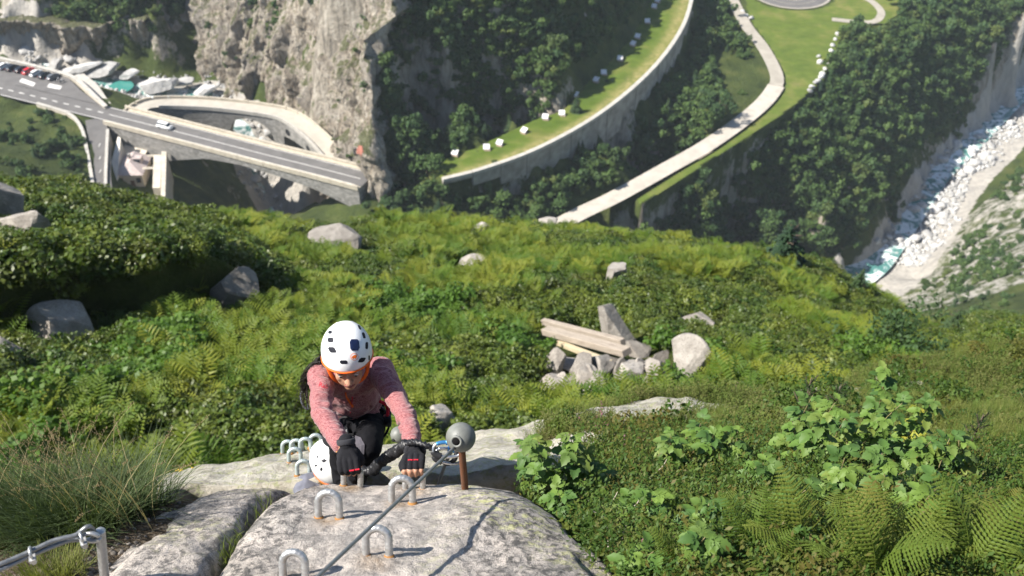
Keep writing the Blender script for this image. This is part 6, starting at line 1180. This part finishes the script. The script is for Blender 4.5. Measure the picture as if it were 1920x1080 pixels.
def hand(grip, wrist, side, skin_mb, glove_mb, tips_mb=None):
    """palm over the bar, four fingers curled round it, thumb leaving the palm's inner side (side=+1: thumb towards +x)"""
    G = np.asarray(grip); bk = nz((wrist-G)*[.35, 1, 1]); X = np.array([1., 0, 0]); X = nz(X-bk*(X@bk)); N = np.cross(X, bk); N = N if N[2] > 0 else -N     # N: out of the back of the hand
    wr = G+bk*.085+N*.020; kn = []
    for j in range(4):
        o = (j-1.5)*.0205*-side; ln = [1.0, 1.08, 1.02, .84][j]; m = G+X*o+bk*.026+N*(.032+.002*(1.5-abs(j-1.5)))
        p1 = G+X*o*1.02-bk*.010*ln+N*.031; p2 = G+X*o*1.0-bk*.030*ln+N*.006; p3 = G+X*o*.98-bk*.022*ln-N*.017*ln; kn.append((m, p1, p2, p3))
        chain(skin_mb, [m, p1, p2, p3], [.0095, .0090, .0084, .0072], 10); chain(glove_mb, [m, p1, p1*.45+p2*.55], [.0138, .0128, .0118], 10)
        chain(skin_mb, [wr, m], [.015, .0100], 10); chain(glove_mb, [wr, m], [.019, .0138], 10)
    for mbx, e in ((skin_mb, 0), (glove_mb, .0035)):
        mbx.ball((wr+kn[1][0]+kn[2][0])/3+N*-.003, (.026+e, .034+e, .0155+e), 14, 10, np.stack([X, bk, N], 1)*[1.15, 1, 1]); mbx.ball(G+bk*.045+N*.022, (.040+e, .036+e, .014+e), 14, 10, np.stack([X, bk, N], 1))
    t0 = G+X*side*.030+bk*.050+N*.012; t1 = G+X*side*.044+bk*.020+N*.004; t2 = G+X*side*.036-bk*.004-N*.010; t3 = G+X*side*.016-bk*.012-N*.020
    chain(skin_mb, [t0, t1, t2, t3], [.015, .0115, .0100, .0082], 10); chain(glove_mb, [t0, t1, t1*.4+t2*.6], [.0175, .0145, .0135], 10)
    chain(glove_mb, [wr, wr+bk*.012], [.027, .029], 14); return wr, bk, X, N, kn
# body
B = MB(); gRm, gLm = MB(), MB()
fR = hand(gR, wrR, 1, B, gRm); fL = hand(gL, wrL, -1, B, gLm)
chain(B, [shR, elR, wrR, fR[0]], [.040, .031, .023, .023]); chain(B, [shL, elL, wrL, fL[0]], [.040, .031, .023, .023])
chain(B, [shR, neck*.5+chest*.5, shL], [.045, .06, .045]); B.ball(chest, (.125, .085, .13)); B.ball(belly, (.115, .08, .12)); B.ball(pelv, (.135, .095, .10)); chain(B, [neck, HD(-.02, 0, -.07)], [.05, .048])
chain(B, [hipL, knL, anL], [.072, .048, .034]); chain(B, [hipR, knR, anR], [.072, .048, .034])
for an, s_ in ((anL, .0), (anR, .0)): chain(B, [an, an+[.0, -.06, -.045], an+[.0, -.15, -.05]], [.034, .032, .026])
RH = np.stack([S, F, U], 1)
B.ball(HD(-.012, 0, .028), (.073, .093, .092), 28, 20, RH); B.ball(HD(.030, 0, -.045), (.056, .060, .062), 24, 16, RH); B.ball(HD(.062, 0, -.088), (.024, .022, .018), 16, 10, RH)      # skull, face, chin
B.ball(HD(.058, .033, -.030), (.022, .022, .026), 14, 10, RH); B.ball(HD(.058, -.033, -.030), (.022, .022, .026), 14, 10, RH)                                                            # cheekbones
chain(B, [HD(.083, 0, .012), HD(.097, 0, -.012), HD(.107, 0, -.030)], [.009, .0095, .0125], 12); B.ball(HD(.096, .012, -.034), (.008, .009, .007), 10, 8, RH); B.ball(HD(.096, -.012, -.034), (.008, .009, .007), 10, 8, RH)   # nose
chain(B, [HD(.078, -.034, .016), HD(.088, 0, .019), HD(.078, .034, .016)], [.010, .010, .010], 10); B.ball(HD(.082, 0, -.060), (.023, .012, .012), 14, 10, RH)                         # brow, mouth
for s_ in (-1, 1): B.ball(HD(-.005, s_*.073, -.02), (.008, .018, .028), 10, 8, RH)
body = mesh_child('body', remesh(B, .0040, 3), SKIN, A)
for s_, nm in ((-1, 'eye'), (1, 'eye')):
    mb = MB(); mb.ball(HD(.0745, s_*.031, -.006), .0115, 12, 8); ey = part(mb, nm, NT('eye_white', .2, .5).set('Base Color', (.55, .52, .5)).m, A); mb = MB(); mb.ball(HD(.0832, s_*.031, -.010), (.006, .004, .006), 10, 8, RH); sub(mb, 'iris', NT('iris_dark', .1, .5).set('Base Color', (.02, .012, .008)).m, ey)
    mb = MB(); mb.tube([HD(.089, s_*.012, .014), HD(.0905, s_*.028, .020), HD(.078, s_*.047, .014)], [.0028, .0034, .0016], 8); part(mb, 'eyebrow', HAIRB, A)
    mb = MB(); mb.tube([HD(.084, s_*.018, .002), HD(.087, s_*.031, .005), HD(.079, s_*.044, .000)], [.0018, .0024, .0018], 8); part(mb, 'eyelid', SKIN, A)
mb = MB(); mb.tube([HD(.086, -.022, -.060), HD(.0945, -.008, -.0555), HD(.0945, 0, -.057), HD(.0945, .008, -.0555), HD(.086, .022, -.060)], [.0018, .0042, .0036, .0042, .0018], 10); mb.tube([HD(.084, -.020, -.0635), HD(.0935, 0, -.0665), HD(.084, .020, -.0635)], [.0018, .0052, .0018], 10); part(mb, 'lips', LIPS, A)
# top
J = MB(); chain(J, [shR, shR*.5+elR*.5, elR, elR*.4+wrR*.6, wrR+(elR-wrR)*.06], [.056, .048, .043, .038, .033]); chain(J, [shL, shL*.5+elL*.5, elL, elL*.4+wrL*.6, wrL+(elL-wrL)*.06], [.056, .048, .043, .038, .033])
chain(J, [shR, neck*.55+chest*.45, shL], [.060, .078, .060]); J.ball(chest, (.138, .102, .150)); J.ball(belly+[0, 0, .01], (.130, .098, .135)); chain(J, [neck+[0, 0, -.02], HD(-.022, 0, -.098)], [.068, .061], 20)
jm = remesh(J, .0062, 5); wrinkle(jm, [(shR, elR, 1), (elR, wrR, 1.25), (shL, elL, 1), (elL, wrL, 1.25), (neck, pelv, .8)], .0085, 15, 5, .06); jk = mesh_child('fleece_top', jm, JACKET, A); jb = BVHTree.FromPolygons([tuple(q) for q in verts(jm)], [tuple(p.vertices) for p in jm.polygons])
def strip(name, px_pts, w, bvh, mat, parent, lift=.003):
    P = []
    for q in px_pts:
        h = bvh.ray_cast(Vector((0, 0, 0)), Vector(ray(*q)).normalized(), 20)
        if h[0] is not None: P.append(np.array(h[0])-nz(ray(*q))*lift)
    mb = MB(); mb.tube(smooth_poly(P, 30), w, 8, True, None, (1, .45)); return sub(mb, name, mat, parent)
z_ = strip('zip_flap', [(648, 737), (650, 745), (656, 754), (662, 763)], .0075, jb, ORANGE, jk, .006); strip('zip_line', [(661, 745), (659, 760), (657, 774)], .004, jb, REDC, jk); strip('zip_pull', [(660, 744), (661, 749)], .004, jb, REDC, jk, .006)
def lettering(txt, px, py, wpx, rot, bvh, mat, parent, name='lettering'):
    cu = bpy.data.curves.new('t', 'FONT'); cu.body = txt; cu.size = 1; o = bpy.data.objects.new('t', cu); COL.objects.link(o); bpy.context.view_layer.update(); me = bpy.data.meshes.new_from_object(o.evaluated_get(bpy.context.evaluated_depsgraph_get())); bpy.data.objects.remove(o); v = verts(me); v[:, :2] -= v[:, :2].mean(0); k = wpx/np.ptp(v[:, 0]); c, s = math.cos(rot), math.sin(rot); out = []
    for q in v:
        x, y = px+k*(q[0]*c+q[1]*s), py+k*(q[0]*s-q[1]*c); h = bvh.ray_cast(Vector((0, 0, 0)), Vector(ray(x, y)).normalized(), 20)
        if h[0] is None: return None
        out.append(np.array(h[0])-nz(ray(x, y))*.0022)
    setv(me, np.array(out)); return mesh_child(name, me, mat, parent)
lettering('Rab', 607, 724, 17, .28, jb, REDC, jk)
# trousers, knee panels, harness
T = MB(); T.ball(pelv+[0, 0, -.01], (.150, .112, .115)); T.ball(belly+[0, .0, -.06], (.135, .10, .08)); chain(T, [hipL, hipL*.5+knL*.5, knL, knL*.5+anL*.5, anL], [.084, .074, .060, .052, .044]); chain(T, [hipR, hipR*.5+knR*.5, knR, knR*.5+anR*.5, anR], [.082, .072, .058, .051, .043])
tm = remesh(T, .0065, 5); wrinkle(tm, [(hipL, knL, 1), (knL, anL, 1), (hipR, knR, 1), (knR, anR, 1)], .0045, 22, 9); tr = mesh_child('trousers', tm, TROUS, A); tb = BVHTree.FromPolygons([tuple(q) for q in verts(tm)], [tuple(p.vertices) for p in tm.polygons])
decal('knee_panel', [(656, 822), (668, 818), (678, 822), (684, 834), (683, 850), (674, 858), (662, 860), (657, 845)], tb, KNEEP, tr, .0075)
H_ = MB(); a = np.linspace(0, 2*math.pi, 41); ax_ = nz(belly-pelv); Rb = frame_z(ax_, (1, 0, 0)); H_.tube(pelv+ax_*.035+np.stack([np.cos(a)*.163, np.sin(a)*.125, 0*a], 1)@Rb.T, .020, 10, False, None, (.35, 1)); hb = part(H_, 'harness_belt', WEB, A)
for hp_, kn_ in ((hipL, knL), (hipR, knR)):
    d = nz(kn_-hp_); mb = MB(); mb.tube(hp_+d*.10+np.stack([np.cos(a)*.096, np.sin(a)*.096, 0*a], 1)@frame_z(d).T, .017, 10, False, None, (.3, 1)); part(mb, 'leg_loop', WEB, A)
TIE = W(645, 800, 4.44); mb = MB(); mb.tube(smooth_poly([pelv+nz(-ray(650, 785))*.13, W(642, 788, 4.44), TIE, W(648, 818, 4.36), W(652, 838, 4.28)], 40), .017, 10, True, lambda L, a: .18*np.sin(L*260)*np.abs(np.cos(a)), (1, .6)); part(mb, 'tie_in_loop', WEB, A)
MAT_SILV = steel('polished_alloy', (.72, .72, .72), .25, .95); mb = MB(); mb.tube(smooth_poly([W(644, 806, 4.40), W(640, 820, 4.36), W(642, 835, 4.32)], 20), .005, 8); mb.tube(smooth_poly([W(650, 806, 4.39), W(650, 822, 4.35), W(648, 836, 4.3)], 20), .005, 8); part(mb, 'webbing_strap', cloth('grey_webbing', (.22, .22, .22)), A)
mb = MB(); q = W(712, 752, 4.55); mb.tube(smooth_poly([q, q+[.03, 0, -.03], q+[.03, -.01, -.08], q+[.015, 0, -.10]], 20), .008, 8); part(mb, 'gear_loop', REDC, A); mb = MB(); mb.box(q+[.03, -.02, -.11], (.03, .03, .05)); part(mb, 'buckle', WEB, A)
cbp = [W(571, 730, 4.30), W(564, 738, 4.30), W(565, 752, 4.30), W(572, 765, 4.30), W(578, 766, 4.31), W(576, 752, 4.32), W(573, 738, 4.32), W(571, 730, 4.30)]; mb = MB(); mb.tube(smooth_poly(cbp, 50), .0045, 8, False); part(mb, 'gear_carabiner', MAT_SILV, A)
# shoes
SHOE = cloth('black_shoe', (.02, .02, .022)); SHOEW = plain('pale_pink_shoe_stripe', (.62, .50, .48), .7)
for an in (anL, anR):
    mb = MB(); chain(mb, [an+[0, .03, -.06], an+[0, -.02, -.055], an+[0, -.10, -.065], an+[0, -.17, -.07]], [.046, .050, .044, .034]); chain(mb, [an+[0, 0, .01], an+[0, 0, -.05]], [.050, .050]); so_ = mesh_child('shoe', remesh(mb, .006, 3), SHOE, A)
    for k in range(4): mb = MB(); y = -.03-.03*k; mb.tube([an+[-.050, y, -.06], an+[-.03, y, -.025-.006*k], an+[.03, y, -.025-.006*k], an+[.050, y, -.06]], .006, 6, True, None, (1, .5)); sub(mb, 'stripe', SHOEW, so_)
    rung(np.array([an[0], 2.63 if an is anL else 2.69, an[2]-.115]), (0, .98, .2), 0, 'foothold under the near climber\'s left shoe' if an is anL else 'lower foothold under the near climber\'s right shoe', 1.3, MAT_TEAL, 'iron footholds below the rock lip')
# gloves
for mbg, fr, stripe, sd in ((gRm, fR, (0, 1), 1), (gLm, fL, (1, 2), -1)):
    gm = remesh(mbg, .0030, 2); go_ = mesh_child('glove', gm, GLOVE, A); wr, bk, X, N, kn = fr
    a = np.linspace(0, 2*math.pi, 31); R = frame_z(bk, X); mb = MB(); mb.tube(wr+bk*.010+np.stack([np.cos(a)*.032, np.sin(a)*.028, 0*a], 1)@R.T, .011, 10, False, None, (.35, 1)); sub(mb, 'cuff_strap', GLOVE2, go_)
    for j in stripe: m, p1, p2, p3 = kn[j]; c = p1+N*.0118; mb = MB(); mb.box(c, (.017, .005, .004), np.stack([X, bk, N], 1)); sub(mb, 'red_bar', REDC, go_, False)
# hair tumbling from under the helmet on one side, wrist band
q = np.random.default_rng(12); mb = MB()
for k in range(110):
    j = q.normal(size=(5, 3))*.011; k0 = q.random(); P = smooth_poly([W(618+6*k0, 662+10*k0, 4.22)+j[0], W(600, 674+8*k0, 4.20)+j[1]*1.2, W(588-8*k0, 690+8*k0, 4.21)+j[2]*1.2, W(575-6*k0, 712+8*k0, 4.25)+j[3]*1.3, W(566+10*q.random(), 725+40*q.random(), 4.28)+j[4]*2.4], 16); mb.tube(P, np.linspace(.0017, .0004, 16), 4, False)
part(mb, 'hair', HAIRB, A)
mb = MB()
for d_ in (.008, .018): mb.tube(wrR+nz(gR-wrR)*d_+np.stack([np.cos(a)*.029, np.sin(a)*.029, 0*a], 1)@frame_z(nz(gR-wrR)).T, .0025, 6, False)
part(mb, 'wrist_band', cloth('orange_band', (.42, .20, .05)), A)
# helmet
he, hbv, _, hrows = make_helmet(A, HD(-.010, 0, .048), F, U, .1040, .122, .118)
for (cx, cy, w_, h_, sk) in [(619, 623, 7, 6, -.1), (620, 637.5, 11, 9, .1), (623, 656, 13, 11, .5), (644.5, 679, 14, 7, .3), (678.5, 675, 11, 9, -.6), (682, 629, 5, 11, .3), (687.5, 648, 5, 13, 0), (674, 614, 4, 8, .5), (692, 671, 2.5, 9, 0)]: decal('vent', quadp(cx, cy, w_, h_, sk), hbv, VENT, he, .0008)
decal('lamp_clip', quadp(664.5, 647, 17, 21, .1), hbv, CLIP, he, .0035)
ORE = NT('orange_print', .5, .3).set('Base Color', (.80, .16, .02)).m; an_ = np.linspace(0, 2*math.pi, 24, endpoint=False); decal('emblem_disc', np.stack([664.5+7.4*np.cos(an_), 669+6.8*np.sin(an_)], 1), hbv, ORE, he, .0007); decal('emblem_disc', np.stack([664.5+6.4*np.cos(an_), 669+5.9*np.sin(an_)], 1), hbv, HELM, he, .0011)
decal('emblem', np.array([(-5.2, 2.2), (-4.2, -.6), (-2, -2.4), (.6, -3.8), (3.2, -4.0), (4.6, -2.4), (4.4, .2), (3.2, 1.8), (3.0, 4.0), (1.6, 4.0), (1.0, 2.0), (-1.0, 2.2), (-1.8, 4.2), (-3.4, 4.0), (-3.2, 1.6)])+[664.3, 669], hbv, ORE, he, .0015)
mb = MB()
for s_ in (-1, 1): mb.tube(smooth_poly([HD(.02, s_*.088, .012), HD(.035, s_*.072, -.05), HD(.035, s_*.045, -.095), HD(.035, 0, -.112)], 24), .0075, 8, True, None, (.35, 1)); mb.tube(smooth_poly([HD(-.05, s_*.088, .0), HD(-.01, s_*.080, -.04), HD(.035, s_*.066, -.06)], 16), .006, 8, True, None, (.35, 1))
part(mb, 'chin_strap', ORANGE, A)

# ---- lanyard with its two carabiners
ly = empty('elastic_lanyard', W(735, 850, 3.95)); tag(ly, 'black scrunched elastic lanyard running over the climber\'s left wrist to the cable', 'lanyard')
LP = smooth_poly([W(652, 836, 4.28), W(668, 872, 4.22), W(694, 884, 4.12), W(714, 866, 4.0), W(738, 849, 3.90), W(762, 834, 3.76), W(778, 829, 3.72), W(796, 834, 3.70), W(812, 841, 3.70), W(822, 845, 3.70)], 420)
mb = MB(); mb.tube(LP, np.where(np.arange(420) > 342, .011, np.where(np.arange(420) < 124, .015, .020)), 14, True, lambda L, a: .26*np.sin(L*420+2.2*np.sin(a*2+L*60))*(.6+.4*np.cos(a*2+L*31))+.26*fbm(L*75, np.cos(a)*1.6, np.sin(a)*1.6, seed=8, octaves=3)); part(mb, 'elastic_sling', NT('glossy_webbing', .45, .4).set('Base Color', (.016, .016, .018)).m, ly)
MAT_BLUE = NT('blue_anodised', .3, .5).set('Base Color', (.08, .30, .62)).set('Metallic', .7).m; MAT_RUBB = plain('black_rubber', (.02, .02, .022), .7)
def carabiner(cpx, cpy, d, tilt, label, k):
    c = W(cpx, cpy, d); e = empty('carabiner', c); tag(e, label, 'carabiner', 'carabiners clipped to the near cable'); a = np.linspace(0, 2*math.pi, 60); X = np.array([math.cos(tilt), 0, -math.sin(tilt)]); Y = nz(np.array([math.sin(tilt)*.643, .643, .766])); prf = np.stack([.050*np.cos(a)*(1-.10*np.sin(a)), .027*np.sign(np.sin(a))*np.abs(np.sin(a))**.7], 1)
    P = c+prf[:, :1]*X+prf[:, 1:]*Y; mb = MB(); mb.tube(P, .0058, 10, False); part(mb, 'body', MAT_SILV, e); gate = P[4:25]; mb = MB(); mb.tube(gate, .0072, 10); part(mb, 'gate', MAT_SILV if k else MAT_BLUE, e); mb = MB(); mb.tube(P[9:17], .0105, 10); part(mb, 'lock_sleeve', MAT_BLUE, e); mb = MB(); mb.tube(P[32:42], .012, 10); part(mb, 'rubber_keeper', MAT_RUBB, e)
carabiner(838, 843, 3.66, .10, 'upper silver and blue carabiner beside the grey ball', 0); carabiner(840, 855, 3.70, .28, 'lower carabiner with black keeper under the blue one', 1)
mb = MB(); mb.tube(smooth_poly([W(818, 846, 3.69), W(826, 862, 3.70), W(840, 869, 3.71), W(852, 862, 3.70), W(856, 848, 3.68)], 30), .009, 10); part(mb, 'rubber_loop', MAT_RUBB, ly)

# ---- the second climber, coming up the chimney behind
Bq = empty('person', np.array([-.93, 3.05, -5.4])); tag(Bq, 'second climber in white helmet with blond hair and grey jacket below the first', 'person')
H2 = W(626, 872, 5.06); F2 = nz((.62, -.76, -.20)); U2 = nz((-.22, -.16, .95)); U2 = nz(U2-F2*(U2@F2)); S2 = nz(np.cross(U2, F2)); R2 = np.stack([S2, F2, U2], 1)
def H2D(f, s, u): return H2+F2*f+S2*s+U2*u
n2 = H2+np.array([-.05, .06, -.195]); sa, sb = n2+[-.11, -.05, -.0], n2+[.15, .02, -.07]; pv2 = np.array([-.95, 3.10, -4.72]); ea, eb_ = sa+[-.05, -.14, -.20], sb+[.05, -.12, -.2]; wa, wb = ea+[.04, -.16, .02], eb_+[-.03, -.18, .02]; k1, k2 = pv2+[-.10, -.26, -.28], pv2+[.10, -.20, -.30]; a1, a2 = np.array([-1.05, 2.92, -5.36]), np.array([-.84, 2.95, -5.36])
mb, gm2 = MB(), MB(); mb.ball(H2D(-.01, 0, .02), (.073, .093, .092), 20, 14, R2); mb.ball(H2D(.03, 0, -.045), (.056, .06, .06), 18, 12, R2); mb.ball(H2D(.10, 0, -.03), (.011, .012, .014), 10, 8, R2); chain(mb, [H2D(-.02, 0, -.07), n2], [.048, .05]); chain(mb, [sa, n2, sb], [.045, .06, .045]); mb.ball((n2+pv2)/2, (.13, .09, .18)); mb.ball(pv2, (.135, .095, .1)); chain(mb, [sa, ea, wa], [.043, .034, .024]); chain(mb, [sb, eb_, wb], [.043, .034, .024]); chain(mb, [pv2+[-.08, 0, 0], k1, a1, a1+[0, -.14, -.03]], [.072, .048, .034, .026]); chain(mb, [pv2+[.08, 0, 0], k2, a2, a2+[0, -.14, -.03]], [.072, .048, .034, .026])
hand(wa+nz(wa-ea)*.09, wa, 1, mb, gm2); hand(wb+nz(wb-eb_)*.09, wb, -1, mb, gm2); mesh_child('body', remesh(mb, .006, 3), SKIN, Bq); mesh_child('glove', remesh(gm2, .004, 2), GLOVE, Bq)
mb = MB(); chain(mb, [sa, ea, wa], [.068, .054, .040]); chain(mb, [sb, eb_, wb], [.068, .054, .040]); chain(mb, [sa, n2+[0, 0, -.03], sb], [.075, .085, .075]); mb.ball((n2+pv2)/2+[0, 0, .05], (.155, .115, .21)); mb.ball(pv2+[0, 0, .04], (.15, .11, .12)); chain(mb, [n2, n2+[0.01, 0, .05]], [.075, .068]); jm2 = remesh(mb, .008, 4); wrinkle(jm2, [(sa, ea, 1), (sb, eb_, 1), (n2, pv2, 1)], .005, 22, 31); mesh_child('jacket', jm2, cloth('slate_jacket', (.15, .155, .19)), Bq)
mb = MB(); mb.ball(pv2, (.145, .105, .11)); chain(mb, [pv2+[-.08, 0, 0], k1, a1], [.088, .064, .048]); chain(mb, [pv2+[.08, 0, 0], k2, a2], [.088, .064, .048]); mesh_child('trousers', remesh(mb, .008, 4), TROUS, Bq)
for an in (a1, a2): mb = MB(); chain(mb, [an+[0, .03, -.03], an+[0, -.08, -.05], an+[0, -.16, -.055]], [.046, .044, .034]); mesh_child('shoe', remesh(mb, .007, 3), SHOE, Bq)
he2, hb2, _, _ = make_helmet(Bq, H2D(-.004, 0, .035), F2, U2, .1035, .128, .118)
for (cx, cy, w_, h_, sk) in [(595, 857, 3, 10, .1), (607.5, 864, 12, 8, -.2), (592.5, 873, 5, 6, .3), (602.5, 880, 6, 9, .4)]: decal('vent', np.array([(cx-w_/2, cy), (cx, cy-h_/2), (cx+w_/2, cy-h_*.1), (cx, cy+h_/2)]), hb2, VENT, he2, .0008)
q = np.random.default_rng(15); mb = MB()
for k in range(150): s0 = q.uniform(-2.6, -.55); ca, sa_ = math.cos(s0), math.sin(s0); P = smooth_poly([H2D(.098*ca, .082*sa_, .02), H2D(.105*ca+q.normal(0, .006), .092*sa_, -.05), H2D(.10*ca+q.normal(0, .012), .10*sa_+q.normal(0, .012), -.12), H2D(.08*ca+q.normal(0, .02), .10*sa_+q.normal(0, .02), -.20)], 10); mb.tube(P, np.linspace(.003, .0008, 10), 4, False)
part(mb, 'hair', HAIRL, Bq)

# ---- red figure painted on the cliff beside the tunnel
e = empty('rock_painting', PZ(673, 283, -146)); tag(e, 'faded red painted patch on the cliff beside the bridge end', 'painting'); cbv = bvh_of(CV, grid_faces(CV.shape[1], CV.shape[0]))
decal('paint_patch', [(667, 290), (669, 280), (674, 273), (680, 275), (681, 286), (677, 293)], cbv, plain('faded_red_paint', (.30, .12, .085), .9), e, .25); decal('dark_figure', [(662, 281), (665, 276), (668, 279), (667, 288), (663, 289)], cbv, plain('dark_paint', (.05, .045, .045), .9), e, .25)

# ------------------------------------------------------------------ the air of the valley
hm = bpy.data.materials.new('valley_air'); hm.use_nodes = True; ht = hm.node_tree; ht.nodes.remove(ht.nodes['Principled BSDF']); pv = ht.nodes.new('ShaderNodeVolumePrincipled')
pv.inputs['Color'].default_value = (.78, .88, .96, 1); pv.inputs['Density'].default_value = .00012; pv.inputs['Anisotropy'].default_value = 0.0; ht.links.new(pv.outputs[0], ht.nodes['Material Output'].inputs['Volume'])
mb = MB(); mb.box((20, 225, -107), (620, 560, 240)); hz_o = mb.build('haze', hm, None, False); tag(hz_o, 'thin pale blue air filling the valley', 'haze', kind='stuff')
